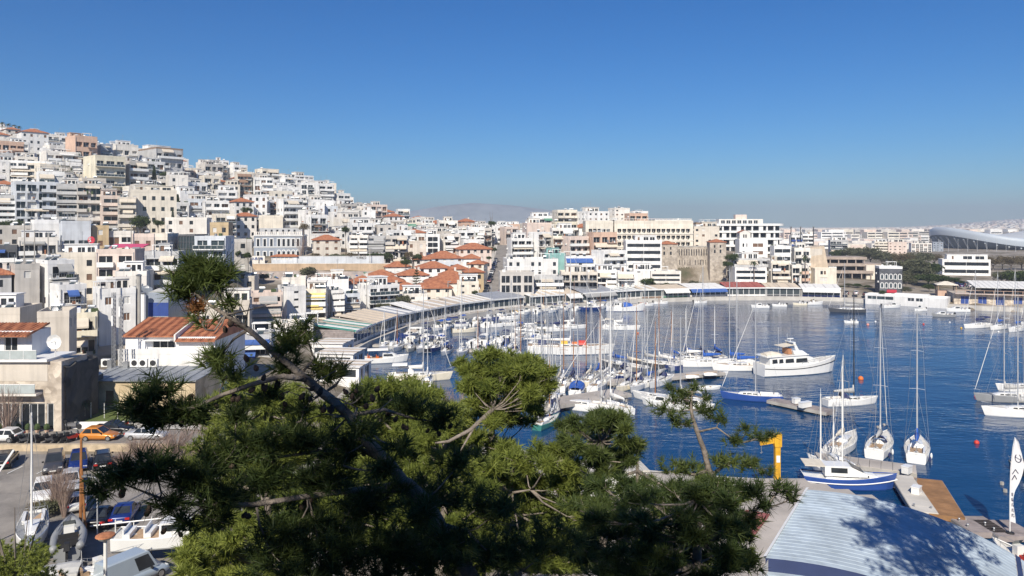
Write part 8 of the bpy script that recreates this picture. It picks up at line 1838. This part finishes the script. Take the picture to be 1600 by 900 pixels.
pine('sunlit pine with a dense round crown against the water', tr_, rd, fillpads([(716, 562), (740, 556), (790, 545), (825, 556), (862, 580), (858, 625), (830, 660), (770, 668), (735, 640), (715, 600)], 20, 17, 15, 40, .55, 1.3, 2), n=20, ln=.23, wd=.030, m=NEEDLE2, limbs=[([P(770, 640, 19), P(735, 672, 18.6), P(700, 690, 18.4), P(680, 692, 18.3)], [.065, .055, .04, .02]), ([P(745, 660, 18.7), P(722, 700, 18.4), P(715, 715, 18.3)], [.035, .025, .012])], twigs=6, tw=.6)
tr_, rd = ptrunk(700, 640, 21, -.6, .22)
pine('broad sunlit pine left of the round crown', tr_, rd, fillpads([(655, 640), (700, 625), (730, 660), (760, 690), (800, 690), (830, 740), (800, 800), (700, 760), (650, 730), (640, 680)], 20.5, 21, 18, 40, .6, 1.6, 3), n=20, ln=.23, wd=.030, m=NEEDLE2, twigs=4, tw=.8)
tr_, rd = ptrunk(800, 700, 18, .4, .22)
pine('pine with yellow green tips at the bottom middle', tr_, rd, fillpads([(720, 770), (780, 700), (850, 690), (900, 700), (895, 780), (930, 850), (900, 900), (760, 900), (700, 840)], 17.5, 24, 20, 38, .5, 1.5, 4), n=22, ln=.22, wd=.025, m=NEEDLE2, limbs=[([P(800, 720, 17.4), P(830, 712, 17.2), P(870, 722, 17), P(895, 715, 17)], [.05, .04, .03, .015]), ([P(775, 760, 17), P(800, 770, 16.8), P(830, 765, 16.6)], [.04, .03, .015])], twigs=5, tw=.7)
tr_, rd = ptrunk(940, 690, 17, .3, .2)
pine('pine with spiky dark and sunlit tufts left of the thin pine', tr_, rd, fillpads([(870, 665), (905, 650), (960, 640), (1000, 680), (1010, 735), (960, 745), (905, 740), (865, 715)], 17, 21, 17, 30, .45, 1.3, 5)+[pad(965, 655, 17, 22, 16, 22, .4), pad(930, 655, 17, 16, 14, 14, .4)], n=24, ln=.22, wd=.023, twigs=6, tw=.7)
tr3 = [(P(1060, 840, 17)[0], 17, land(4, 17)-.3), P(1075, 900, 17), P(1112, 760, 17), P(1108, 735, 17), P(1100, 705, 17), P(1088, 670, 17), P(1080, 640, 17), P(1082, 612, 17)]
pine('thin pine with a bare crooked trunk and sparse tufts before the water', tr3, [.14, .12, .075, .07, .06, .05, .035, .015],
  [pad(1042, 640, 17, 26, 18, 26, .35), pad(1066, 622, 17, 24, 14, 20, .35), pad(1100, 640, 17, 26, 18, 24, .3), pad(1085, 604, 17, 18, 10, 10, .35), pad(1048, 608, 17, 14, 10, 9, .4), pad(1128, 655, 17, 22, 14, 14, .25), pad(1060, 662, 17, 26, 14, 16, .35), pad(1104, 622, 17, 16, 10, 8, .35), pad(1150, 690, 16.6, 20, 12, 14, .3), pad(1184, 682, 16.4, 26, 9, 16, .25), pad(1205, 678, 16.3, 12, 7, 5, .25), pad(1165, 668, 16.5, 14, 8, 7, .3), pad(1130, 720, 16.8, 34, 16, 30, .5), pad(1165, 728, 16.6, 28, 14, 22, .45), pad(1080, 730, 17, 30, 16, 24, .5), pad(1045, 735, 17, 28, 14, 20, .55), pad(1195, 735, 16.4, 18, 10, 8, .4)],
  n=28, ln=.21, wd=.019, limbs=[([P(1106, 735, 17), P(1085, 741, 17), P(1062, 738, 17)], [.05, .04, .02]), ([P(1110, 745, 17), P(1130, 728, 16.9), P(1145, 720, 16.8)], [.05, .04, .02]), ([P(1090, 675, 17), P(1120, 668, 16.9), P(1150, 690, 16.7)], [.03, .022, .012])], twigs=5, tw=.6)
tr_, rd = ptrunk(1090, 780, 12, .2, .18)
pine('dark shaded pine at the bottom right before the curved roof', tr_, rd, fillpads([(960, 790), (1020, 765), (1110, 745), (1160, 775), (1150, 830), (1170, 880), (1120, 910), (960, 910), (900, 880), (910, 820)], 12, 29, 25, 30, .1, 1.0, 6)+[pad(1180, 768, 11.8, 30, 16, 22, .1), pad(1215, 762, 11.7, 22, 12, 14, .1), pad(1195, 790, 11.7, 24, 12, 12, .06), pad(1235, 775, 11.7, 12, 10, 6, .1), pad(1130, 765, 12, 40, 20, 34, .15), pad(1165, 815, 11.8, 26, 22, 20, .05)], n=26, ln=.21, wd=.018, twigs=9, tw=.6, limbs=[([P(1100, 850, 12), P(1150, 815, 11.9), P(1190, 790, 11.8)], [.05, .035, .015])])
tr_, rd = ptrunk(990, 760, 14, .2, .18)
pine('dark pine at the bottom middle with bright gaps', tr_, rd, fillpads([(900, 770), (960, 750), (1030, 745), (1060, 770), (1000, 800), (930, 820), (890, 800)], 14, 26, 21, 28, .2, 1.0, 7), n=24, ln=.21, wd=.021, twigs=6, tw=.6)
for k, (poly, Y, lab, tn) in enumerate((
 ([(335, 615), (400, 590), (470, 600), (500, 640), (490, 720), (430, 760), (360, 740), (320, 690)], 27, 'yellow green pine in the sun behind the cones', .7),
 ([(500, 630), (560, 600), (640, 605), (690, 640), (660, 690), (600, 730), (520, 720)], 25, 'sunlit pine behind the bend of the bare trunk', .6),
 ([(280, 850), (320, 815), (390, 800), (450, 830), (480, 900), (300, 920), (270, 890)], 23, 'bright yellow green pine at the bottom left', .8),
 ([(420, 760), (520, 730), (620, 740), (660, 800), (560, 860), (450, 840)], 22, 'shaded green pine behind the dark branches', .4),
 ([(640, 700), (720, 740), (820, 760), (900, 800), (930, 900), (620, 900), (600, 800)], 26, 'broad pine filling the slope at the bottom middle', .35),
 ([(860, 700), (900, 690), (900, 740), (960, 760), (1060, 740), (1150, 760), (1190, 800), (1170, 900), (900, 900), (870, 800)], 22, 'broad dark pine on the slope left of the curved roof', .2),
 ([(300, 690), (360, 720), (420, 740), (470, 800), (430, 840), (330, 800), (280, 740)], 30, 'green pine beside the leafless shrubs of the car park', .4),
 ([(600, 610), (650, 600), (715, 640), (720, 720), (640, 740), (560, 700)], 29, 'olive green pine at the shore behind the bare thicket', .5))):
 xs = [p[0] for p in poly]; ys = [p[1] for p in poly]; tr_, rd = ptrunk(sum(xs)/len(xs), min(ys)+25, Y, .4, .2)
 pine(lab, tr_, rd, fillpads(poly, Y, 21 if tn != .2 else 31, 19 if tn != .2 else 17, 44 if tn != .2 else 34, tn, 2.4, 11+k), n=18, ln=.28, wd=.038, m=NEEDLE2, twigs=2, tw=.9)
rt = random.Random(9)
for k, (X, Y, top, r_) in enumerate(((-6.9, -2.2, 33.2, 2.0), (-3.4, -3.6, 35.6, 1.7), (-.8, -4.2, 35.2, 2.0), (1.6, -4.6, 35, 2.2), (5, -4.4, 34.5, 2.4), (-11.5, -5, 34, 2.4), (9.5, -4.5, 35, 2.6))):  # unseen pines added behind the camera, placed and sized to shade the near pines
 pads_ = []
 for q_ in range(46):
  a = rt.uniform(0, 2*pi); e = rt.uniform(0, 1)**.5; zz = top-rt.uniform(.3, 9); w_k = r_*(.5+.5*min(1, (top-zz)/2.5))
  pads_.append(((X+cos(a)*e*w_k, Y+sin(a)*e*w_k*.8, zz), (.9, .9, .7), 40, .3))
 pads_ = [p for p in pads_ if p[0][1] < .2 and math.hypot(p[0][0], p[0][1]) > 2.2]
 pine(['unseen shade pine close left of the viewpoint', 'unseen shade pine left behind the viewpoint', 'unseen shade pine straight behind the viewpoint', 'unseen shade pine right behind the viewpoint', 'unseen shade pine behind and to the right of the viewpoint', 'unseen shade pine far left behind the viewpoint', 'unseen shade pine far right behind the viewpoint'][k], [(X, Y, land(X, Y)-.3), (X+.2, Y, (land(X, Y)+top)/2), (X, Y, top-.6)], [.25, .18, .05], pads_, n=22, ln=.24, wd=.03, twigs=0, tw=1, group='unseen shade pines round the viewpoint')
for X, Y, top, lab in ((21.2, 26.5, 29.5, 'pine at the right just outside the picture, throwing its shadow on the curved roof'), (18.2, 21.5, 31.5, 'taller pine outside the picture at right, nearer the viewpoint'), (24.2, 30, 27, 'pine outside the picture at right, farthest of three')):
 pd = []
 while len(pd) < 34:
  c = (X+rt.uniform(-2.4, 2.8), Y+rt.uniform(-2.4, 2.2), top-rt.uniform(.3, 8))
  if c[0] > .705*c[1]+1.5: pd.append((c, (1.0, 1.0, .6), 46, .3))
 pine(lab, [(X+.8, Y, land(X, Y)-.3), (X+1, Y, (land(X, Y)+top)/2), (X+.6, Y, top-.6)], [.25, .18, .06], pd, n=30, ln=.24, wd=.035, twigs=1, tw=1, group='pines right of the view')
# ------------------------------------------------------------- town trees
def leaf_crown(n, ln, shape=(1, 1, 1), clumps=14, seed=0, hollow=.45, up=.2):
 g = np.random.default_rng(seed); cc = nrm(g.normal(size=(clumps, 3)))*(.35+.5*g.random((clumps, 1))); cc[:, 2] = np.abs(cc[:, 2])*.9-.25
 ix = g.integers(0, clumps, n); cr = .28+.22*g.random(clumps)
 d = nrm(g.normal(size=(n, 3))); p = cc[ix]+d*cr[ix][:, None]*(hollow+(1-hollow)*g.random((n, 1)))
 p = p*np.array(shape)
 u = nrm(g.normal(size=(n, 3))); v = nrm(np.cross(u, g.normal(size=(n, 3)))); l = ln*(.6+.8*g.random((n, 1)))
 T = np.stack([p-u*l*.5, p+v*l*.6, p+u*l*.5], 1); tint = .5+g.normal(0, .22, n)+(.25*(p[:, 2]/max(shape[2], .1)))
 return T, tint
CROWN = {}
def crown(kind, v):
 key = (kind, v)
 if key not in CROWN:
  if kind == 'cypress':
   g = np.random.default_rng(50+v); n = 2200; zz = g.random(n); a = g.random(n)*6.283; r_ = (.16*np.sin(np.clip(zz*1.05, 0, 1)*pi)**.6*(1-zz*.35))*(.75+.35*g.random(n))
   p = np.stack([r_*np.cos(a), r_*np.sin(a), zz*2-1], 1); u = nrm(np.stack([np.cos(a)*.3, np.sin(a)*.3, np.ones(n)], 1)+g.normal(0, .25, (n, 3))); w = nrm(np.cross(u, g.normal(size=(n, 3))))
   CROWN[key] = tri_mesh('crown', np.stack([p-w*.02, p+w*.02, p+u*.12], 1), .3+g.normal(0, .2, n), LEAF)
  else:
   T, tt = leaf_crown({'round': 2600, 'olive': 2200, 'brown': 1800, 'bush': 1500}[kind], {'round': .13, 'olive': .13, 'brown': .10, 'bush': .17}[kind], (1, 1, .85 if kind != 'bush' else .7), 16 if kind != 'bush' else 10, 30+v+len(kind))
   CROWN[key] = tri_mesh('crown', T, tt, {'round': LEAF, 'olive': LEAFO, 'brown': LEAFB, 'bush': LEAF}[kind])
 return CROWN[key]
TRUNK = {}
def trunk_mesh(v):
 if v not in TRUNK:
  rk = random.Random(v); b = MB(); b.tube([(0, 0, 0), (.02, 0, .5), (0, .03, 1)], [.075, .055, .04], 6)
  for k in range(6):
   a = rk.uniform(0, 6.28); b.tube([(0, 0, .75+.04*k), (cos(a)*.25, sin(a)*.25, 1.15), (cos(a)*.5, sin(a)*.5, 1.5+rk.uniform(-.1, .3))], [.035, .022, .008], 4)
  TRUNK[v] = b.mesh('trunk', DBARK)
 return TRUNK[v]
def tree(label, X, Y, r_, hgt, kind='round', group='trees in the town', z=None, v=None, cat='tree', sq=1.0):
 z = land(X, Y)-.1 if z is None else z; v = (int(abs(X*3+Y)) % 4) if v is None else v
 t = thing('cypress' if kind == 'cypress' else ('shrub' if kind == 'bush' else 'tree'), label, cat, (X, Y, z), random.Random(int(X*7)).uniform(0, 6), group)
 if kind == 'cypress': o = link('crown', crown(kind, v), t, (0, 0, hgt*.54)); o.scale = (r_*6, r_*6, hgt*.48); tk = hgt*.15
 else:
  rz = min(r_*sq, hgt*.48); o = link('crown', crown(kind, v), t, (0, 0, hgt-rz*.85)); o.scale = (r_, r_, rz); tk = max(.5, hgt-rz*1.35)
 q_ = link('trunk', trunk_mesh(v), t); q_.scale = (max(1.2, r_*.9), max(1.2, r_*.9), tk); return t
def tpx(label, px, Y, ytop, rpx, kind='round', group='trees in the town', **k):
 X = (px-800)/F*Y; g_ = land(X, Y); hgt = max(2.0, H-(ytop-HZ)/F*Y-g_); return tree(label, X, Y, rpx/F*Y, hgt, kind, group, **k)
for a in (('big dark round tree left of the cream classical block', 219, 256, 332, 17), ('small round tree before the cream classical block', 247, 256, 340, 9), ('green bush below the dark balconied block', 18, 250, 340, 18), ('brownish green tree above the grey awning block', 105, 300, 262, 11, 'olive'), ('dark tree right of the white terrace block', 102, 312, 256, 11), ('tall dark cypress among cream houses upper left', 241, 330, 262, 4, 'cypress'), ('dark tree beside the tall cypress', 246, 318, 282, 12), ('dark tall cypress pair before the white terraces', 277, 300, 306, 6, 'cypress'), ('dark trees on the ridge side of the lilac grey block', 262, 345, 262, 12),
   ('round grey green tree before the graffiti wall', 485, 255, 411, 17, 'olive'), ('small bush left at the graffiti wall', 412, 256, 424, 9, 'olive'), ('yellowish poplar beside the grey mansion', 474, 281, 346, 10, 'brown'), ('green bush before the brown stone villa', 375, 202, 388, 9), ('dark bush right of the brown stone villa', 388, 200, 392, 8), ('tree before the grey mansion entrance', 442, 281, 396, 8),
   ('dark tree at the red roofed quarter corner', 634, 268, 401, 9), ('cypress beside the cream classical house', 270, 262, 330, 3, 'cypress'), ('dark big tree on the far quay', 1015, 280, 430, 15), ('small bush right of the dark quay tree', 1040, 282, 440, 8), ('long low green shrub on the far quay below the stone cliff', 1084, 284, 436, 16, 'olive'), ('yellow green tree beside the stone tower', 1144, 294, 392, 11), ('dark shrub below the stone tower', 1136, 292, 404, 9), ('tree before the white glass corner villa', 630, 208, 455, 13, 'olive'), ('shrubs beside the glass corner villa', 600, 204, 470, 14, 'olive'), ('roof garden green behind the cream pavilion', 702, 228, 462, 10), ('green tree right of the crimson awning', 742, 236, 452, 6),
   ('street tree at the top of the climbing street', 772, 330, 384, 6), ('street tree half way up the climbing street', 764, 300, 398, 5), ('planted tree on the skyline crest', 768, 410, 342, 7), ('dark tree on the far left slope', 78, 268, 345, 10, 'brown'), ('green tree between white skyline blocks', 398, 420, 272, 8), ('dark tree in the middle of the hillside', 386, 320, 320, 9), ('olive tree above the kiosk', 350, 240, 352, 7, 'olive'), ('cypress in the middle of the hillside', 596, 330, 345, 3, 'cypress'), ('dark green tree on the hillside right of the yellow poplar', 540, 300, 352, 8)):
 tpx(a[0], a[1], a[2], a[3], a[4], *(a[5:] or ()))
for k in range(12): tpx(['yellow green', 'dark green', 'green'][k % 3]+' park tree '+['before the white banded block', 'left of the white banded block', 'before the grey blinds block', 'between the white banded and the grey blinds block', 'before the dark balconied park block', 'left of the beige pediment house', 'right of the bare tree', 'before the brown neoclassical house', 'at the right end of the park', 'before the beige pediment house', 'above the blue grey balustrade wall', 'near the white railing of the park'][k], [548, 534, 582, 565, 606, 632, 492, 508, 652, 640, 522, 594][k], 279+k % 3, 390+(k*5) % 9, 10, 'round' if k % 3 else 'brown', 'trees of the park below the white blocks')
rt = random.Random(17); k = 0; WO = ['behind the dark stone villa', 'left of the column pavilion', 'before the column pavilion', 'right of the dark stone villa', 'below the stadium', 'behind the concrete terraces', 'above the long white quay building', 'at the right edge above the boathouse']
for px, Y, top, rp, kd in ((1388, 330, 408, 16, 'olive'), (1405, 320, 404, 18, 'olive'), (1425, 315, 400, 20, 'olive'), (1445, 318, 404, 18, 'round'), (1432, 300, 414, 20, 'olive'), (1450, 295, 424, 18, 'round'), (1466, 298, 428, 16, 'round'), (1484, 300, 432, 14, 'round'), (1416, 285, 428, 14, 'olive'), (1400, 290, 424, 12, 'brown'), (1330, 430, 384, 12, 'olive'), (1345, 420, 382, 12, 'olive'), (1360, 410, 384, 14, 'olive'), (1378, 400, 388, 14, 'olive'), (1312, 440, 386, 10, 'round'), (1395, 390, 394, 12, 'olive'), (1410, 380, 392, 13, 'brown'), (1425, 390, 392, 12, 'olive'), (1440, 400, 390, 14, 'olive'), (1460, 420, 394, 12, 'brown'), (1570, 290, 422, 16, 'olive'), (1590, 285, 420, 18, 'round'), (1606, 300, 424, 16, 'olive'), (1552, 380, 400, 12, 'brown'), (1566, 385, 398, 12, 'brown'), (1580, 380, 400, 12, 'brown'), (1596, 385, 398, 13, 'brown'), (1610, 380, 400, 12, 'brown'), (1540, 400, 398, 10, 'brown'), (1498, 300, 440, 9, 'round')):
 tone = {'olive': 'grey green', 'round': 'dark green', 'brown': 'brownish'}[kd]; size = 'broad' if rp > 15 else ('middling' if rp > 11 else 'small')
 near_ = sorted(LM, key=lambda q: (q[1]-px)**2+((q[2]-top-8)*1.6)**2)[:8]; lab = None
 for s_, a_, c_ in near_:
  l = f'{size} {tone} tree '+(('above' if top < c_ else 'below') if abs(px-a_) < 14 else ('right of' if px > a_ else 'left of'))+' the '+s_
  if l not in used: lab = l; break
 lab = lab or l+', tallest there'; used.add(lab)
 tpx(lab, px, Y, top-2, rp*1.4, kd, 'wood left of the stadium')
for k, (px, Y, top, rp, kd) in enumerate(((1312, 285, 446, 9, 'bush'), (1326, 290, 450, 8, 'olive'), (1341, 288, 444, 10, 'round'), (1356, 284, 450, 9, 'bush'), (1380, 262, 452, 8, 'round'), (1416, 268, 446, 10, 'olive'), (1452, 275, 442, 11, 'round'))):
 tpx(['green bush right of the right end pavilion', 'grey green shrub below the concrete terraces', 'round quay tree below the concrete terraces', 'low bush left of the dark stone villa', 'bush at the door of the dark stone villa', 'grey green shrub behind the white quay building', 'round tree behind the white quay building, by the tan roof'][k], px, Y, top, rp, kd, 'shrubs on the far right quay')
def palm(label, px, Y, ytop, r_=2.2, group='palms'):
 X = (px-800)/F*Y; g_ = land(X, Y); hh = H-(ytop-HZ)/F*Y-g_; t = thing('palm_tree', label, 'palm tree', (X, Y, g_), 0, group)
 b = MB(); b.tube([(0, 0, -.2), (.1, 0, hh*.5), (0, 0, hh-.4)], [.24, .19, .17], 7); b.obj('trunk', DBARK, t); rp = random.Random(int(px)); bd = MB()
 for k in range(34):
  a = rp.uniform(0, 6.283); e = rp.uniform(-.5, 1.1); L_ = r_*rp.uniform(.8, 1.1); pts = []
  for q_ in range(5): u = q_/4; pts.append(Vector((cos(a)*L_*u*cos(e*.6), sin(a)*L_*u*cos(e*.6), hh-.4+L_*(sin(e)*u-.75*u*u))))
  sd = Vector((-sin(a), cos(a), 0))
  for q_ in range(4): w0, w1 = .26*(1-q_/4.6), .26*(1-(q_+1)/4.2); bd.quad(tuple(pts[q_]-sd*w0), tuple(pts[q_]+sd*w0+Vector((0, 0, -.06))), tuple(pts[q_+1]+sd*max(.01, w1)+Vector((0, 0, -.06))), tuple(pts[q_+1]-sd*max(.01, w1)))
 stuff(bd.obj('fronds', mat('palm_frond', (.06, .085, .03), .6, .35, 3), t)); return t
palm('palm in front of the dark grey roofed restaurant', 1178, 283, 408); palm('tall palm right of the red balcony house', 1258, 284, 399, 2.0); palm('lower palm beside the tall one at the beige tapering building', 1257, 287, 416, 2.4); palm('young thin palm before the dark rock wall', 130, 90, 622, 1.0)
for k in range(4): palm(f'skyline palm at far left, {["first", "second", "third", "fourth"][k]} from the left edge', 3+k*9, 440, 191+k*2, 2.0, 'skyline palms')
X = (651-800)/F*244; g_ = land(X, 244); t = thing('araucaria', 'tiered araucaria between the red hipped roofs', 'tree', (X, 244, g_)); hh = H-(420-HZ)/F*244-g_; b = MB(); b.tube([(0, 0, 0), (0, 0, hh)], [.2, .04], 6); b.obj('trunk', DBARK, t); V3 = []; g = np.random.default_rng(3)
for tier in range(8):
 zz = hh*(.25+.75*tier/8); rr_ = 2.6*(1-tier/8.5)
 for k in range(7):
  a = 2*pi*k/7+tier; n = 60; u = g.random((n, 1)); p = np.concatenate([cos(a)*u*rr_, sin(a)*u*rr_, zz+.35*u**2], 1); d = nrm(g.normal(size=(n, 3))); w = nrm(np.cross(d, g.normal(size=(n, 3))))*.06; V3.append(np.stack([p-w, p+w, p+d*.32], 1))
V3 = np.concatenate(V3); stuff(link('crown', tri_mesh('crown', V3, .3+g.normal(0, .2, len(V3)), LEAF), t))
def bush_at(label, px, py, Y, r_, ry, kind='bush', group='shrubs at the car park'):
 p = P(px, py, Y); t = thing('shrub', label, 'shrub', (p[0], Y, p[2]-ry), 0, group); o = link('crown', crown(kind, 1), t, (0, 0, ry)); o.scale = (r_, r_, ry*1.25); q_ = link('trunk', trunk_mesh(1), t, (0, 0, -1.2)); q_.scale = (1, 1, 1.9); return t
p = P(25, 885, 36); g_ = land(p[0], 36); t = thing('tree', 'bright round tree top at the bottom left corner', 'tree', (p[0], 36, g_)); S0 = [((p[0]+rt.uniform(-1.5, 1.4), 36+rt.uniform(-1.2, 1.2), p[2]+rt.uniform(-1.6, .6)), (.75, .75, .5), 60, .75) for _ in range(20)]
S_, D_, T_ = pads_to_shoots([(np.array(c)-np.array((p[0], 36, g_)), r_, n_, tn) for c, r_, n_, tn in S0]); V3, tt = needles(S_, D_, T_, 16, .2, .05); stuff(link('crown', tri_mesh('crown', V3, tt, NEEDLE2), t)); q_ = link('trunk', trunk_mesh(2), t); q_.scale = (1.8, 1.8, p[2]-g_-.5)
def bare(label, px, py, Y, r_, hgt, n=70, group='leafless shrubs at the car park', m=None):
 X = (px-800)/F*Y; t = thing('bare_shrub', label, 'shrub', (X, Y, land(X, Y)), 0, group); rb = random.Random(int(px*3)); b = MB()
 for k in range(n):
  a = rb.uniform(0, 6.283); s_ = rb.uniform(.2, 1); e = (cos(a)*r_*s_, sin(a)*r_*s_, hgt*rb.uniform(.5, 1)); m_ = (e[0]*.35, e[1]*.35, e[2]*.5); b.tube([(cos(a)*.1, sin(a)*.1, 0), m_, e], [.03, .02, .008], 3, cap=False)
  for q_ in range(3): f_ = (e[0]+rb.uniform(-.4, .4), e[1]+rb.uniform(-.4, .4), e[2]+rb.uniform(-.1, .5)); s2 = tuple(m_[i]+(e[i]-m_[i])*rb.uniform(.2, .9) for i in range(3)); b.tube([s2, f_], [.012, .005], 3, cap=False)
 stuff(b.obj('twigs', m or mat('bare_twig', (.30, .22, .18), .9, .25, 3), t)); b = MB(); b.tube([(0, 0, -.2), (0, 0, .4)], .07, 5); b.obj('stem', DBARK, t)
for px, py, Y, r_, h_, lab in ((215, 0, 77, 1.6, 2.2, 'reddish leafless shrub below the silver saloon'), (245, 0, 76, 1.9, 2.6, 'leafless shrub under the right end of the kerb wall'), (275, 0, 78, 2.0, 3.0, 'tall leafless shrub right of the silver saloon'), (190, 0, 74, 1.2, 1.6, 'low leafless shrub beside the black off-roader'), (300, 0, 72, 2.2, 3.0, 'leafless shrub behind the dark pine branch'), (88, 0, 64, 1.5, 3.4, 'leafless young tree among the parked white cars'), (100, 0, 62.5, 1.1, 3.8, 'thin leafless saplings left of the brown mast'), (330, 0, 82, 2.6, 3.4, 'grey leafless thicket below the old masonry building'), (715, 0, 88, 3.0, 5.5, 'pale bare thicket at the shore beside the round crown'), (690, 0, 92, 2.4, 5.0, 'pale bare thicket at the shore below the cream ketch'), (12, 0, 84, 2.0, 6.0, 'bare tree before the terrace house'), (470, 0, 281, 3.4, 9.0, 'bare poplar trunk beside the grey mansion')):
 bare(lab, px, 0, Y, r_, h_, 90 if h_ < 5 else 60)
tree('scrubby green shrub among the white parked cars', *gp(80, 806, 2.2), 1.5, 1.6, 'olive', 'shrubs at the car park', cat='shrub'); tree('brown green shrub left of the brown mast', *gp(62, 800, 2.2), 1.2, 1.1, 'brown', 'shrubs at the car park', cat='shrub')
tree('dark shrub against the old masonry wall', *gp(215, 655, 3.4), 2.0, 3.6, 'olive', 'shrubs at the old masonry wall', cat='shrub'); tree('grey shrub right of the old masonry wall', *gp(290, 650, 3.4), 2.6, 3.4, 'brown', 'shrubs at the old masonry wall', cat='shrub'); tree('green shrub at the foot of the dark rock wall', *gp(108, 664, 3.2), 1.2, 2.2, 'olive', 'shrubs at the old masonry wall', cat='shrub')
rg = np.random.default_rng(12); n = 5200; xs = rg.uniform(-48, 34, n); ys = rg.uniform(9, 50, n); keep = ~((xs > 11) & (ys > 43)) & ~((xs < -16) & (ys > 48)); xs, ys = xs[keep], ys[keep]
pts = np.array([(x, y, land(x, y)) for x, y in zip(xs, ys)]); d = nrm(np.stack([rg.normal(0, .3, len(xs)), rg.normal(0, .3, len(xs)), np.ones(len(xs))], 1)); V3, tt = needles(pts, d, rg.random(len(xs)), 14, .55, .05, .02, .7)
tag(link('grass', tri_mesh('grass', V3, tt, LEAFO)), 'dry grass and scrub covering the slope under the pines', 'grass', kind='stuff')
HAZE = 2.8e-4
if HAZE:
 b = MB(); b.box(-5900, 5900, -300, 5900, -6, 190); hz = tag(b.obj('haze', None), kind='stuff')
 m = bpy.data.materials.new('haze'); m.use_nodes = True; t = m.node_tree; t.nodes.clear(); out = t.nodes.new('ShaderNodeOutputMaterial'); pv = t.nodes.new('ShaderNodeVolumePrincipled')
 pv.inputs['Color'].default_value = (.46, .52, .63, 1); pv.inputs['Density'].default_value = HAZE; pv.inputs['Anisotropy'].default_value = .0
 t.links.new(pv.outputs[0], out.inputs['Volume']); hz.data.materials.clear(); hz.data.materials.append(m)
